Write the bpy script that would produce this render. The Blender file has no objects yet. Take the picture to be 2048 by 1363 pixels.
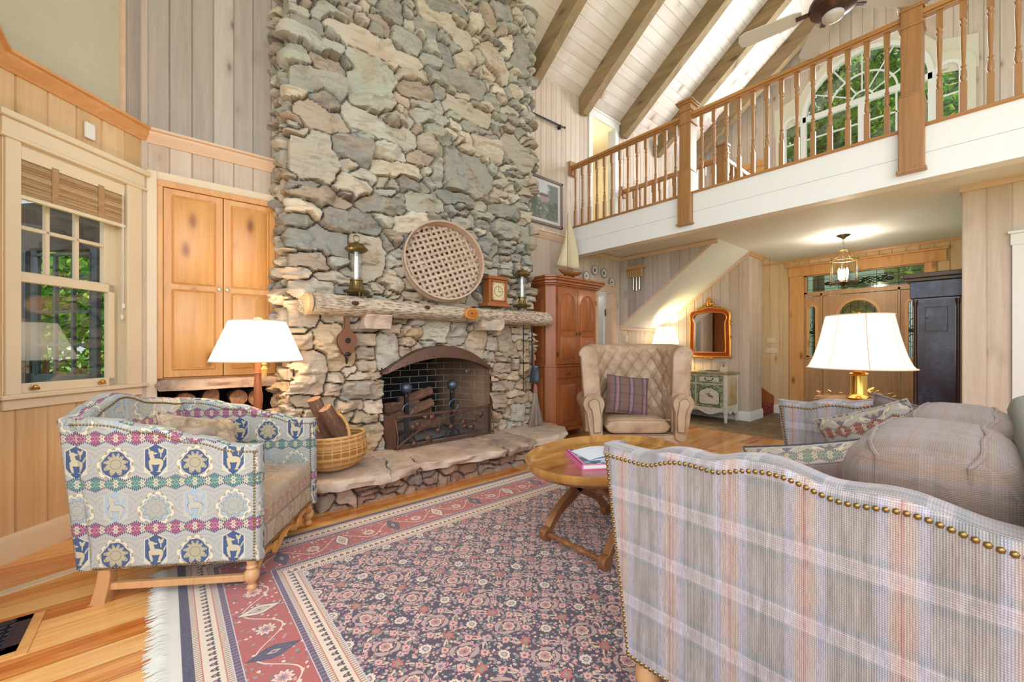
import bpy, bmesh, math, random
import numpy as np
from math import sin, cos, pi, radians, sqrt, atan2, floor
from mathutils import Vector, Matrix, noise as mnoise
C = bpy.context.scene.collection
scene = bpy.context.scene
random.seed(7)
# ---------------------------------------------------------------- camera, world, light, exposure
TH = radians(49.626); CT, ST = cos(TH), sin(TH)
cam = bpy.data.cameras.new('camera'); camo = bpy.data.objects.new('camera', cam); C.objects.link(camo)
cam.sensor_width = 36.0; cam.lens = 813.5/2048*36.0; cam.shift_y = 10.96/2048; cam.clip_start = .05; cam.clip_end = 200
camo.location = (0, 0, 1.2); camo.rotation_euler = (pi/2, 0, TH-pi/2)
scene.camera = camo
W = bpy.data.worlds.new('sky'); scene.world = W; W.use_nodes = True
_n = W.node_tree.nodes; _l = W.node_tree.links; _n.clear()
_bg = _n.new('ShaderNodeBackground'); _out = _n.new('ShaderNodeOutputWorld')
_tc = _n.new('ShaderNodeTexCoord'); _sp = _n.new('ShaderNodeSeparateXYZ'); _rp = _n.new('ShaderNodeValToRGB')
_l.new(_tc.outputs['Generated'], _sp.inputs[0]); _l.new(_sp.outputs['Z'], _rp.inputs[0]); _l.new(_rp.outputs[0], _bg.inputs[0])
_rp.color_ramp.elements[0].position = 0.0; _rp.color_ramp.elements[0].color = (.78, .83, .86, 1)
_rp.color_ramp.elements[1].position = .6; _rp.color_ramp.elements[1].color = (.70, .84, 1.0, 1)
_bg.inputs[1].default_value = .85
_l.new(_bg.outputs[0], _out.inputs[0])
scene.view_settings.view_transform = 'Standard'; scene.view_settings.look = 'None'
scene.view_settings.exposure = 0.16; scene.view_settings.gamma = 1.0; scene.view_settings.use_curve_mapping = False
scene.cycles.max_bounces = 6; scene.cycles.diffuse_bounces = 3; scene.cycles.glossy_bounces = 2; scene.cycles.transmission_bounces = 4; scene.cycles.transparent_max_bounces = 8
scene.cycles.use_adaptive_sampling = True; scene.cycles.adaptive_threshold = .06
scene.cycles.sample_clamp_indirect = 4.0; scene.cycles.caustics_reflective = False; scene.cycles.caustics_refractive = False

def light(name, kind, loc, energy, color=(1, 1, 1), aim=None, size=None, sizey=None, radius=None, spot=None):
    L = bpy.data.lights.new(name, kind); o = bpy.data.objects.new(name, L); C.objects.link(o)
    L.energy = energy; L.color = color; o.location = loc
    if aim is not None: o.rotation_euler = (Vector(aim)-Vector(loc)).to_track_quat('-Z', 'Y').to_euler()
    if size: L.shape = 'RECTANGLE'; L.size = size; L.size_y = sizey or size
    if radius is not None: L.shadow_soft_size = radius
    return o
light('sun', 'SUN', (0, 0, 20), 4.0, (1, .95, .85), aim=(2.5, 1.5, 0)).data.angle = .03
# added area fills behind the camera, in place of unseen, unbuilt glazing
light('fill_camera_side', 'AREA', (.2, -1.9, 2.9), 125, (.93, .97, 1.0), aim=(3.2, 3.0, 1.2), size=5.0, sizey=3.4)
light('fill_bay_side', 'AREA', (-1.6, .4, 2.3), 66, (.93, .97, 1.0), aim=(3.0, 2.6, 1.6), size=3.0, sizey=3.0)
# daylight through the arched gallery window
light('daylight_gallery', 'AREA', (8.0, 1.32, 4.6), 120, (.95, 1.0, 1.0), aim=(3.6, 2.4, 4.9), size=2.0, sizey=2.0)

# ---------------------------------------------------------------- mesh builder
class MB:
    def __init__(s): s.v = []; s.f = []; s.t = []; s.M = None; s.tone = .5; s.sm = []
    def add(s, vs, fs, smooth=False):
        b = len(s.v)
        if s.M is not None: vs = [tuple(s.M @ Vector(p)) for p in vs]
        s.v.extend([tuple(p) for p in vs])
        for f in fs: s.f.append(tuple(i+b for i in f)); s.t.append(s.tone); s.sm.append(smooth)
        return s
    def box(s, a, b):
        x0, y0, z0 = a; x1, y1, z1 = b
        return s.add([(x0,y0,z0),(x1,y0,z0),(x1,y1,z0),(x0,y1,z0),(x0,y0,z1),(x1,y0,z1),(x1,y1,z1),(x0,y1,z1)],
              [(3,2,1,0),(4,5,6,7),(0,1,5,4),(1,2,6,5),(2,3,7,6),(3,0,4,7)])
    def prism(s, poly, axis, a, b, smooth=False):
        """polygon extruded along axis ('x','y','z') from a to b; poly coords are the other two axes in order"""
        n = len(poly)
        def mk(p, k): return (k, p[0], p[1]) if axis == 'x' else ((p[0], k, p[1]) if axis == 'y' else (p[0], p[1], k))
        vs = [mk(p, a) for p in poly]+[mk(p, b) for p in poly]
        return s.add(vs, [tuple(range(n))[::-1], tuple(range(n, 2*n))]+[(i, (i+1) % n, n+(i+1) % n, n+i) for i in range(n)], smooth)
    def tube(s, pts, r, n=8, cap=True, smooth=True, sx=1.0):
        pts = [Vector(p) for p in pts]; m = len(pts)
        rs = list(r) if hasattr(r, '__len__') else [r]*m
        rs = [float(np.interp(i*(len(rs)-1)/max(1, m-1), range(len(rs)), rs)) for i in range(m)] if len(rs) != m else rs
        vs = []; up = None
        for i in range(m):
            t = (pts[min(i+1, m-1)]-pts[max(i-1, 0)]).normalized() if m > 1 else Vector((0, 0, 1))
            if up is None:
                up = Vector((0, 0, 1)) if abs(t.z) < .9 else Vector((1, 0, 0))
            x = up.cross(t); x = x.normalized() if x.length > 1e-6 else Vector((1, 0, 0)); y = t.cross(x).normalized(); up = y
            for k in range(n):
                a = 2*pi*k/n; vs.append(pts[i]+x*cos(a)*rs[i]*sx+y*sin(a)*rs[i])
        fs = [(i*n+k, i*n+(k+1) % n, (i+1)*n+(k+1) % n, (i+1)*n+k) for i in range(m-1) for k in range(n)]
        if cap: fs += [tuple(range(n))[::-1], tuple(range((m-1)*n, m*n))]
        return s.add(vs, fs, smooth)
    def lathe(s, prof, c=(0, 0, 0), n=16, axis='z', cap=True, sy=1.0, smooth=True, a0=0.0):
        """prof: list of (r, h)"""
        vs = []
        for r, h in prof:
            for k in range(n):
                a = 2*pi*k/n+a0; p = (r*cos(a), r*sin(a)*sy, h)
                if axis == 'x': p = (p[2], p[0], p[1])
                elif axis == 'y': p = (p[0], p[2], p[1])
                vs.append((c[0]+p[0], c[1]+p[1], c[2]+p[2]))
        m = len(prof)
        fs = [(i*n+k, i*n+(k+1) % n, (i+1)*n+(k+1) % n, (i+1)*n+k) for i in range(m-1) for k in range(n)]
        if cap: fs += [tuple(range(n))[::-1], tuple(range((m-1)*n, m*n))]
        return s.add(vs, fs, smooth)
    def sph(s, c, r, n=10, sz=(1, 1, 1)):
        if not hasattr(r, '__len__'): r = (r*sz[0], r*sz[1], r*sz[2])
        m = max(4, n//2+1); vs = [(c[0], c[1], c[2]-r[2])]
        for i in range(1, m):
            p = -pi/2+pi*i/m
            for k in range(n):
                a = 2*pi*k/n; vs.append((c[0]+r[0]*cos(p)*cos(a), c[1]+r[1]*cos(p)*sin(a), c[2]+r[2]*sin(p)))
        vs.append((c[0], c[1], c[2]+r[2])); L = len(vs)-1
        fs = [(0, 1+(k+1) % n, 1+k) for k in range(n)]
        fs += [(1+i*n+k, 1+i*n+(k+1) % n, 1+(i+1)*n+(k+1) % n, 1+(i+1)*n+k) for i in range(m-2) for k in range(n)]
        fs += [(1+(m-2)*n+k, 1+(m-2)*n+(k+1) % n, L) for k in range(n)]
        return s.add(vs, fs, True)
    def grid(s, fn, nu, nv, closeu=False, closev=False, smooth=True, flip=False):
        vs = [fn(i/(nu if closeu else nu-1), j/(nv if closev else nv-1)) for i in range(nu) for j in range(nv)]
        fs = []
        for i in range(nu if closeu else nu-1):
            for j in range(nv if closev else nv-1):
                a, b, c, d = i*nv+j, ((i+1) % nu)*nv+j, ((i+1) % nu)*nv+(j+1) % nv, i*nv+(j+1) % nv
                fs.append((a, d, c, b) if flip else (a, b, c, d))
        return s.add(vs, fs, smooth)
    def bead(s, p, r, nrm):
        """domed nail head"""
        nrm = Vector(nrm).normalized(); t = nrm.orthogonal().normalized(); b = nrm.cross(t); p = Vector(p); vs = []; n = 6
        for rr, h in ((1, 0), (.8, .42), (.35, .68)):
            for k in range(n): a = 2*pi*k/n; vs.append(p+(t*cos(a)+b*sin(a))*r*rr+nrm*r*h)
        fs = [(i*n+k, i*n+(k+1) % n, (i+1)*n+(k+1) % n, (i+1)*n+k) for i in range(2) for k in range(n)]+[tuple(range(12, 18))]
        return s.add(vs, fs, True)

def TR(loc=(0, 0, 0), rz=0, rx=0, ry=0):
    return Matrix.Translation(loc) @ Matrix.Rotation(rz, 4, 'Z') @ Matrix.Rotation(ry, 4, 'Y') @ Matrix.Rotation(rx, 4, 'X')

def props(o, label=None, cat=None, group=None, kind=None):
    if label: o['label'] = label
    if cat: o['category'] = cat
    if group: o['group'] = group
    if kind: o['kind'] = kind
    return o

def obj(name, mb, m, parent=None, bevel=0, subd=0, seg=2, sharp=38, smooth=None, **kw):
    me = bpy.data.meshes.new(name); me.from_pydata(mb.v, [], mb.f); me.update()
    if len(mb.f) == len(me.polygons):
        me.polygons.foreach_set('use_smooth', [True]*len(mb.f) if (bevel or subd or smooth) else mb.sm)
        at = me.attributes.new('tone', 'FLOAT', 'FACE'); at.data.foreach_set('value', mb.t)
    if not subd: me.set_sharp_from_angle(angle=radians(sharp))
    o = bpy.data.objects.new(name, me); C.objects.link(o)
    for mm in (m if isinstance(m, (list, tuple)) else [m]): me.materials.append(mm)
    if bevel:
        b = o.modifiers.new('b', 'BEVEL'); b.width = bevel; b.segments = seg; b.limit_method = 'ANGLE'; b.angle_limit = radians(35); b.harden_normals = False
    if subd: sm = o.modifiers.new('s', 'SUBSURF'); sm.levels = subd; sm.render_levels = subd
    if parent is not None: o.parent = parent
    props(o, **kw)
    return o

def thing(name, label, cat, loc=(0, 0, 0), rz=0, group=None):
    o = bpy.data.objects.new(name, None); C.objects.link(o); o.location = loc; o.rotation_euler = (0, 0, rz); o.empty_display_size = .1
    return props(o, label, cat, group)

def struct(name, mb, m, **kw): return obj(name, mb, m, kind='structure', **kw)

def copy_tree(o, parent=None, label=None, **kw):
    c = o.copy(); C.objects.link(c)
    if parent is not None: c.parent = parent
    for ch in list(o.children): copy_tree(ch, c)
    if label: c['label'] = label
    return c

# ---------------------------------------------------------------- node expressions
class NT:
    def __init__(s, name, rough=.5, metal=0.0, spec=.5):
        s.m = bpy.data.materials.new(name); s.m.use_nodes = True; s.t = s.m.node_tree; s.n = s.t.nodes; s.l = s.t.links
        s.n.clear(); s.b = s.n.new('ShaderNodeBsdfPrincipled'); s.o = s.n.new('ShaderNodeOutputMaterial'); s.l.new(s.b.outputs[0], s.o.inputs[0])
        s.b.inputs['Roughness'].default_value = rough; s.b.inputs['Metallic'].default_value = metal; s.b.inputs['Specular IOR Level'].default_value = spec
        s._c = {}
    def N(s, ty, **kw):
        n = s.n.new(ty)
        for k, v in kw.items(): setattr(n, k, v)
        return n
    def set(s, sock, v):
        if isinstance(v, X): v = v.s
        if isinstance(v, bpy.types.NodeSocket): s.l.new(v, sock)
        elif isinstance(v, (tuple, list)): sock.default_value = tuple(v)+((1,) if len(v) == 3 and sock.type == 'RGBA' else ())
        else: sock.default_value = v
    def coord(s, kind='Object'):
        if kind not in s._c: s._c[kind] = s.N('ShaderNodeTexCoord').outputs[kind]
        return s._c[kind]
    def xyz(s, kind='Object'):
        k = kind+'xyz'
        if k not in s._c:
            n = s.N('ShaderNodeSeparateXYZ'); s.l.new(s.coord(kind), n.inputs[0]); s._c[k] = [X(s, o) for o in n.outputs]
        return s._c[k]
    def vec(s, x, y, z=0.0):
        n = s.N('ShaderNodeCombineXYZ')
        for i, v in enumerate((x, y, z)): s.set(n.inputs[i], v)
        return n.outputs[0]
    def noise(s, vec=None, scale=5, detail=3, rough=.55, dist=0, color=False):
        n = s.N('ShaderNodeTexNoise'); s.set(n.inputs['Vector'], vec if vec is not None else s.coord()); s.set(n.inputs['Scale'], scale)
        n.inputs['Detail'].default_value = detail; n.inputs['Roughness'].default_value = rough; n.inputs['Distortion'].default_value = dist
        return n.outputs[1] if color else X(s, n.outputs[0])
    def vor(s, vec=None, scale=5, feature='F1', rnd=1.0, out=0):
        n = s.N('ShaderNodeTexVoronoi', feature=feature); s.set(n.inputs['Vector'], vec if vec is not None else s.coord()); n.inputs['Scale'].default_value = scale
        n.inputs['Randomness'].default_value = rnd
        return X(s, n.outputs[out]) if out != 1 else n.outputs[1]
    def scl(s, v, xyz):
        n = s.N('ShaderNodeVectorMath', operation='MULTIPLY'); s.l.new(v, n.inputs[0]); n.inputs[1].default_value = xyz; return n.outputs[0]
    def addv(s, a, b):
        n = s.N('ShaderNodeVectorMath', operation='ADD'); s.set(n.inputs[0], a); s.set(n.inputs[1], b); return n.outputs[0]
    def attr(s, name, color=False):
        n = s.N('ShaderNodeAttribute'); n.attribute_name = name; return n.outputs['Color'] if color else X(s, n.outputs['Fac'])
    def mix(s, f, a, b, mode='MIX'):
        n = s.N('ShaderNodeMix', data_type='RGBA', blend_type=mode); s.set(n.inputs[0], f); s.set(n.inputs[6], a); s.set(n.inputs[7], b); return n.outputs[2]
    def ramp(s, f, stops):
        n = s.N('ShaderNodeValToRGB'); s.set(n.inputs[0], f); e = n.color_ramp.elements
        while len(e) < len(stops): e.new(.5)
        for i, (p, c) in enumerate(stops): e[i].position = p; e[i].color = tuple(c)+(1,)
        return n.outputs[0]
    def bump(s, h, strength=.3, dist=.01):
        n = s.N('ShaderNodeBump'); n.inputs['Strength'].default_value = strength; n.inputs['Distance'].default_value = dist; s.set(n.inputs['Height'], h); s.l.new(n.outputs[0], s.b.inputs['Normal'])
    def base(s, c): s.set(s.b.inputs['Base Color'], c); return s
    def inp(s, k, v): s.set(s.b.inputs[k], v); return s

class X:
    def __init__(s, nt, sock): s.t = nt; s.s = sock
    def op(s, o, b=None, c=None):
        n = s.t.n.new('ShaderNodeMath'); n.operation = o; s.t.l.new(s.s, n.inputs[0])
        for i, v in ((1, b), (2, c)):
            if v is not None: s.t.set(n.inputs[i], v)
        return X(s.t, n.outputs[0])
    def __add__(s, b): return s.op('ADD', b)
    __radd__ = __add__
    def __mul__(s, b): return s.op('MULTIPLY', b)
    __rmul__ = __mul__
    def __sub__(s, b): return s.op('SUBTRACT', b)
    def __rsub__(s, b): return s.op('MULTIPLY', -1.0).op('ADD', b)
    def __truediv__(s, b): return s.op('DIVIDE', b)
    def fr(s): return s.op('FRACT')
    def fl(s): return s.op('FLOOR')
    def ab(s): return s.op('ABSOLUTE')
    def sin(s): return s.op('SINE')
    def cos(s): return s.op('COSINE')
    def mod(s, b): return s.op('FLOORED_MODULO', b)
    def mx(s, b): return s.op('MAXIMUM', b)
    def mn(s, b): return s.op('MINIMUM', b)
    def gt(s, b): return s.op('GREATER_THAN', b)
    def lt(s, b): return s.op('LESS_THAN', b)
    def pw(s, b): return s.op('POWER', b)
    def atan2(s, b): return s.op('ARCTAN2', b)
    def sq(s): return s*s
    def rt(s): return s.op('SQRT')
    def rng(s, a, b, lo=0.0, hi=1.0):
        n = s.t.n.new('ShaderNodeMapRange'); n.clamp = True; s.t.l.new(s.s, n.inputs[0])
        for i, v in ((1, a), (2, b), (3, lo), (4, hi)): s.t.set(n.inputs[i], v)
        return X(s.t, n.outputs[0])
    def band(s, a, b): return s.gt(a)*s.lt(b)
def L(x, y, cx=0.0, cy=0.0, ax=1.0, ay=1.0): return (((x-cx)*(1/ax)).sq()+((y-cy)*(1/ay)).sq()).rt()
def srgb(r, g, b):
    f = lambda c: c/12.92 if c <= .04045 else ((c+.055)/1.055)**2.4
    return (f(r/255), f(g/255), f(b/255))

def plain(name, rgb, rough=.5, metal=0.0, bump=None, var=.0, spec=.5):
    t = NT(name, rough, metal, spec); c = srgb(*rgb)
    if var:
        v = t.noise(scale=9, detail=4); t.base(t.mix(v, tuple(k*(1-var) for k in c), tuple(min(1, k*(1+var)) for k in c)))
    else: t.base(c)
    if bump: t.bump(t.noise(scale=bump[0], detail=3), bump[1], .004)
    return t.m

def wood(name, lo, hi, knot=None, axis='z', rough=.45, scale=1.0, knots=.0, tone=.5, spec=.5, grain=1.0, coat=0):
    """boards: grain along axis, per-face tone attribute, optional knots"""
    t = NT(name, rough, 0, spec)
    k = {'x': (.7, 14, 14), 'y': (14, .7, 14), 'z': (14, 14, .7)}[axis]
    tone_ = t.attr('tone'); off = t.vec(tone_*17.3, tone_*9.1, tone_*23.7); p = t.addv(t.coord(), off)
    g = t.noise(t.scl(p, tuple(q*scale for q in k)), 1.0, 5, .6, .6)
    f = t.noise(t.scl(p, tuple(q*scale*6 for q in k)), 1.0, 2, .5)
    v = (g*1.15-.07)*.75*grain+f*.3*grain+(tone_-.5)*tone+(.5-.525*grain)
    col = t.mix(v.rng(.15, .85), srgb(*lo), srgb(*hi))
    if knots:
        kk = {'x': (2.4, 5.5, 5.5), 'y': (5.5, 2.4, 5.5), 'z': (5.5, 5.5, 2.4)}[axis]
        px_, py_, pz_ = t.xyz(); s2 = px_+py_
        v2 = {'z': t.vec(s2*kk[0]+tone_*5.0, pz_*kk[2]+tone_*9.0), 'x': t.vec(px_*kk[0]+tone_*9.0, (py_+pz_)*kk[1]+tone_*5.0), 'y': t.vec(py_*kk[1]+tone_*9.0, (px_+pz_)*kk[0]+tone_*5.0)}[axis]
        d = t.vor(v2, 1.0*scale); kn = d.rng(.09+.06*knots, .03)
        col = t.mix(kn*.85, col, srgb(*(knot or tuple(c*.55 for c in lo))))
        col = t.mix(d.rng(.28, .1)*.25, col, srgb(*(knot or tuple(c*.55 for c in lo))))
    t.base(col); t.bump(f, .12, .002)
    if coat: t.inp('Coat Weight', coat); t.inp('Coat Roughness', .12)
    return t.m

M = {}
M['pickled'] = wood('pickled pine boards', (194, 172, 154), (230, 214, 200), (150, 120, 98), 'z', .5, knots=.5, tone=.3)
M['pickled_lamplit'] = wood('lamplit pickled pine boards', (208, 168, 120), (240, 208, 164), (160, 112, 66), 'z', .5, knots=.5, tone=.3)  # warmer copy of the pickled boards, lamplight put into the colour
M['grey_boards'] = wood('shaded pickled pine boards', (172, 160, 150), (214, 202, 192), (128, 110, 98), 'z', .5, knots=.5, tone=.5)  # same boards greyed, painting the walls that lamplight does not warm
M['roof_boards'] = wood('whitewashed ceiling boards', (220, 202, 192), (246, 236, 228), (176, 138, 118), 'x', .5, knots=.7, tone=.3)
M['beam'] = wood('rough olive brown timber', (120, 96, 66), (178, 152, 114), (76, 54, 34), 'y', .75, knots=.9, tone=.3, scale=.7)
M['cream'] = wood('cream painted trim', (232, 212, 180), (242, 226, 198), None, 'z', .4, grain=.35)
M['white_trim'] = plain('white painted trim', (240, 239, 236), .4)
M['fascia'] = plain('white fascia paint', (243, 243, 243), .45)
M['ceiling'] = plain('white ceiling paint', (240, 243, 246), .7)
M['plaster'] = plain('sand plaster', (206, 198, 174), .8, bump=(160, .5), var=.04)
M['pine'] = wood('knotty honey pine', (206, 136, 72), (244, 190, 122), (124, 54, 20), 'z', .32, knots=1.6, tone=.3)
M['pine_x'] = wood('honey pine moulding', (205, 142, 84), (238, 186, 128), (150, 84, 40), 'x', .35, tone=.2)
M['pink_pine'] = wood('pale rose pine trim', (226, 186, 154), (244, 214, 186), None, 'x', .4, tone=.2)
M['oak_rail'] = wood('amber rail timber', (134, 88, 48), (192, 142, 90), (96, 52, 22), 'z', .35, tone=.3)
M['oak_rail_y'] = wood('amber handrail timber', (150, 96, 48), (206, 152, 92), (96, 52, 22), 'y', .35, tone=.3)
M['cherry'] = wood('red brown cherry', (134, 72, 36), (190, 112, 62), (90, 40, 18), 'z', .38, tone=.3, coat=.12)
M['walnut'] = wood('mid brown turned timber', (108, 64, 34), (158, 104, 62), (60, 30, 14), 'z', .3, tone=.3, coat=.3)
M['lightoak'] = wood('light stained beech', (190, 134, 84), (222, 174, 124), (120, 74, 40), 'z', .38, tone=.2)
M['mahog'] = wood('dark mahogany', (44, 18, 14), (78, 34, 26), (20, 8, 6), 'z', .22, coat=.4)
M['darkpanel'] = NT('dark worn lacquer', .25).m
M['brass'] = plain('polished brass', (214, 166, 84), .18, 1.0)
M['oldbrass'] = plain('aged brass', (142, 122, 84), .4, 1.0, var=.2)
M['nail'] = plain('antique brass nail', (150, 122, 74), .32, 1.0)
M['iron'] = plain('black iron', (52, 50, 52), .5, .6, bump=(60, .3))
M['steelgrey'] = plain('blue grey iron', (92, 104, 118), .42, .7)
M['copper'] = plain('oiled copper brown iron', (112, 82, 70), .48, .55, var=.25, bump=(40, .3))
M['pewter'] = plain('pewter', (120, 112, 100), .35, 1.0)
M['gold'] = plain('gilded carving', (214, 156, 70), .33, .85, var=.25, bump=(50, .4))
M['bark'] = NT('bark', .9).m
M['glass'] = NT('clear glass', .0).m
# ---------------------------------------------------------------- special materials
def glass_mat(name, tint=(1, 1, 1), refl=.08, rough=.02):
    m = bpy.data.materials.new(name); m.use_nodes = True; n = m.node_tree.nodes; l = m.node_tree.links; n.clear()
    o = n.new('ShaderNodeOutputMaterial'); mx = n.new('ShaderNodeMixShader'); a = n.new('ShaderNodeBsdfTransparent'); g = n.new('ShaderNodeBsdfGlossy')
    a.inputs[0].default_value = tuple(tint)+(1,); g.inputs['Roughness'].default_value = rough; mx.inputs[0].default_value = refl
    l.new(a.outputs[0], mx.inputs[1]); l.new(g.outputs[0], mx.inputs[2]); l.new(mx.outputs[0], o.inputs[0]); return m
M['glass'] = glass_mat('clear window glass')
M['chimney_glass'] = glass_mat('lantern glass', (.93, .96, .98), .16, .04)
M['leaded'] = glass_mat('tinted leaded glass', (.62, .74, .60), .2, .08)

def mk_bark():
    t = NT('bark', .92); z = t.noise(t.scl(t.coord(), (34, 34, 7)), 1, 5, .7, 1.2); f = t.noise(scale=70, detail=3)
    t.base(t.ramp(z*.7+f*.3, [(.25, srgb(86, 58, 44)), (.5, srgb(136, 98, 76)), (.75, srgb(188, 148, 118))])); t.bump(z, .9, .02); return t.m
M['bark'] = mk_bark()
def mk_darkpanel():
    t = NT('dark worn lacquer', .28); a = t.noise(t.scl(t.coord(), (3, 3, 1.4)), 1.3, 5, .65, .4); b = t.noise(scale=30, detail=4)
    t.base(t.ramp(a*.8+b*.2, [(.3, srgb(52, 12, 26)), (.46, srgb(48, 44, 66)), (.7, srgb(96, 110, 140))])); return t.m
M['darkpanel'] = mk_darkpanel()
def mk_stone(name, dark=1.0):
    t = NT(name, .86, 0, .25); c = t.attr('Col', True)
    a = t.noise(scale=9, detail=6, rough=.65, dist=.5); b = t.noise(t.scl(t.coord(), (7, 7, 46)), 1, 4, .6, .8); f = t.noise(scale=75, detail=3)
    c2 = t.mix(a.rng(.42, .72)*.45, c, srgb(196, 172, 142)); c3 = t.mix(b.rng(.52, .7)*.4, c2, srgb(112, 106, 98)); c4 = t.mix(f.rng(.55, .8)*.3, c3, srgb(222, 212, 198))
    c5 = t.mix(t.noise(scale=3.1, detail=4).rng(.52, .7)*.32, c4, srgb(176, 130, 96))
    t.base(c5); t.bump(a*.6+b*.3+f*.25, .55, .02); return t.m
M['stone'] = mk_stone('split fieldstone')
def mk_slab():
    t = NT('pinkish flagstone', .75, 0, .3); a = t.noise(scale=3.2, detail=6, rough=.62, dist=.6); f = t.noise(scale=60, detail=3); tn = t.attr('tone')
    c = t.ramp(a+(tn-.5)*.25, [(.28, srgb(146, 128, 118)), (.45, srgb(196, 168, 150)), (.6, srgb(214, 192, 172)), (.78, srgb(172, 160, 150))])
    t.base(t.mix(f.rng(.5, .8)*.3, c, srgb(230, 220, 205))); t.bump(a*.6+f*.3, .5, .012); return t.m
M['slab'] = mk_slab()
def mk_floor():
    t = NT('wide plank heart pine floor', .22, 0, .5); x, y, z = t.xyz()
    pw = .128; k = (y*(1/pw)).fl(); h = ((k*12.9898).sin()*43758.5453).fr(); h2 = ((k*78.233).sin()*12543.123).fr()
    L_ = 1.9; xx = x*(1/L_)+h*7.0; j = xx.fl(); hh = (((k*3.17+j*7.31)*12.9898).sin()*43758.5453).fr()
    p = t.addv(t.coord(), t.vec(hh*31.0, h2*17.0, 0)); g = t.noise(t.scl(p, (1.0, 13, 1)), 1, 5, .6, 1.6); g2 = t.noise(t.scl(p, (2.6, 95, 1)), 1, 3, .5)
    v = g*.62+g2*.18+(hh-.5)*.30+.10
    col = t.ramp(v, [(.22, srgb(150, 70, 22)), (.36, srgb(204, 116, 48)), (.5, srgb(232, 158, 84)), (.66, srgb(242, 186, 116)), (.8, srgb(232, 196, 136))])
    st = t.noise(t.scl(p, (.8, 24, 1)), 1, 4, .7, 1.0); col = t.mix(st.rng(.66, .74)*.55, col, srgb(104, 46, 18))
    kn = t.vor(t.scl(p, (2.2, 5, 1)), 1.0); col = t.mix(kn.rng(.09, .04)*.8, col, srgb(84, 34, 14))
    fy = ((y*(1/pw)).fr()-.5).ab(); gap = fy.rng(.482, .496); gx = ((xx.fr()-.5).ab()).rng(.4985, .4995); gap = gap.mx(gx)
    t.base(t.mix(gap*.75, col, srgb(80, 42, 18))); t.inp('Roughness', g2*.12+.16); t.bump(gap*-1.0+g2*.1, .3, .003); t.inp('Coat Weight', .35); t.inp('Coat Roughness', .1); return t.m
M['floor'] = mk_floor()
def mk_slate():
    t = NT('slate floor', .55, 0, .4); x, y, z = t.xyz(); a = t.noise(scale=4, detail=6, rough=.6, dist=.8); w = t.noise(t.scl(t.coord(), (3, 9, 1)), 1.3, 4, .6, .5)
    c = t.ramp(a*.5+w*.5, [(.35, srgb(96, 80, 62)), (.5, srgb(132, 112, 88)), (.64, srgb(160, 140, 112))])
    e = t.N('ShaderNodeTexVoronoi', feature='DISTANCE_TO_EDGE'); t.l.new(t.coord(), e.inputs['Vector']); e.inputs['Scale'].default_value = 1.7
    t.base(t.mix(X(t, e.outputs[0]).rng(.016, .006)*.6, c, srgb(96, 88, 76))); t.bump(a, .25, .01); return t.m
M['slate'] = mk_slate()
M['firebrick'] = NT('sooty firebrick', .9).m
def mk_fb():
    t = NT('sooty firebrick', .92); x, y, z = t.xyz(); u = x+y*1.0
    row = (z*(1/.072)).fl(); fz = ((z*(1/.072)).fr()-.5).ab(); fu = (((u*(1/.22))+row.mod(2.0)*.5).fr()-.5).ab()
    joint = fz.rng(.44, .47).mx(fu.rng(.475, .49)); n = t.noise(scale=4, detail=5)
    soot = (x-2.02).rng(.2, .85)*.9+(n-.5)*.6   # soot on left and rear bricks, spread wider to paint the firebox's dim interior
    c = t.mix(soot.rng(.2, .9), srgb(20, 18, 20), srgb(158, 124, 96)); c = t.mix(joint*(.75-soot.rng(.2, .9)*.6), c, srgb(196, 184, 166)); t.base(c); t.bump(joint*-1.0, .5, .006); return t.m
M['firebrick'] = mk_fb()
def mk_leafmat():
    m = bpy.data.materials.new('tree leaves'); m.use_nodes = True; n = m.node_tree.nodes; l = m.node_tree.links; n.clear()
    o = n.new('ShaderNodeOutputMaterial'); mx = n.new('ShaderNodeMixShader'); a = n.new('ShaderNodeBsdfDiffuse'); b = n.new('ShaderNodeBsdfTranslucent'); at = n.new('ShaderNodeAttribute'); at.attribute_name = 'tone'
    r = n.new('ShaderNodeValToRGB'); l.new(at.outputs['Fac'], r.inputs[0]); e = r.color_ramp.elements; e[0].color = srgb(26, 84, 44)+(1,); e[1].color = srgb(206, 236, 96)+(1,)
    q = e.new(.5); q.color = srgb(92, 168, 66)+(1,)
    l.new(r.outputs[0], a.inputs[0]); l.new(r.outputs[0], b.inputs[0]); mx.inputs[0].default_value = .5; l.new(a.outputs[0], mx.inputs[1]); l.new(b.outputs[0], mx.inputs[2]); l.new(mx.outputs[0], o.inputs[0]); return m
M['leaf'] = mk_leafmat()

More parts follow.
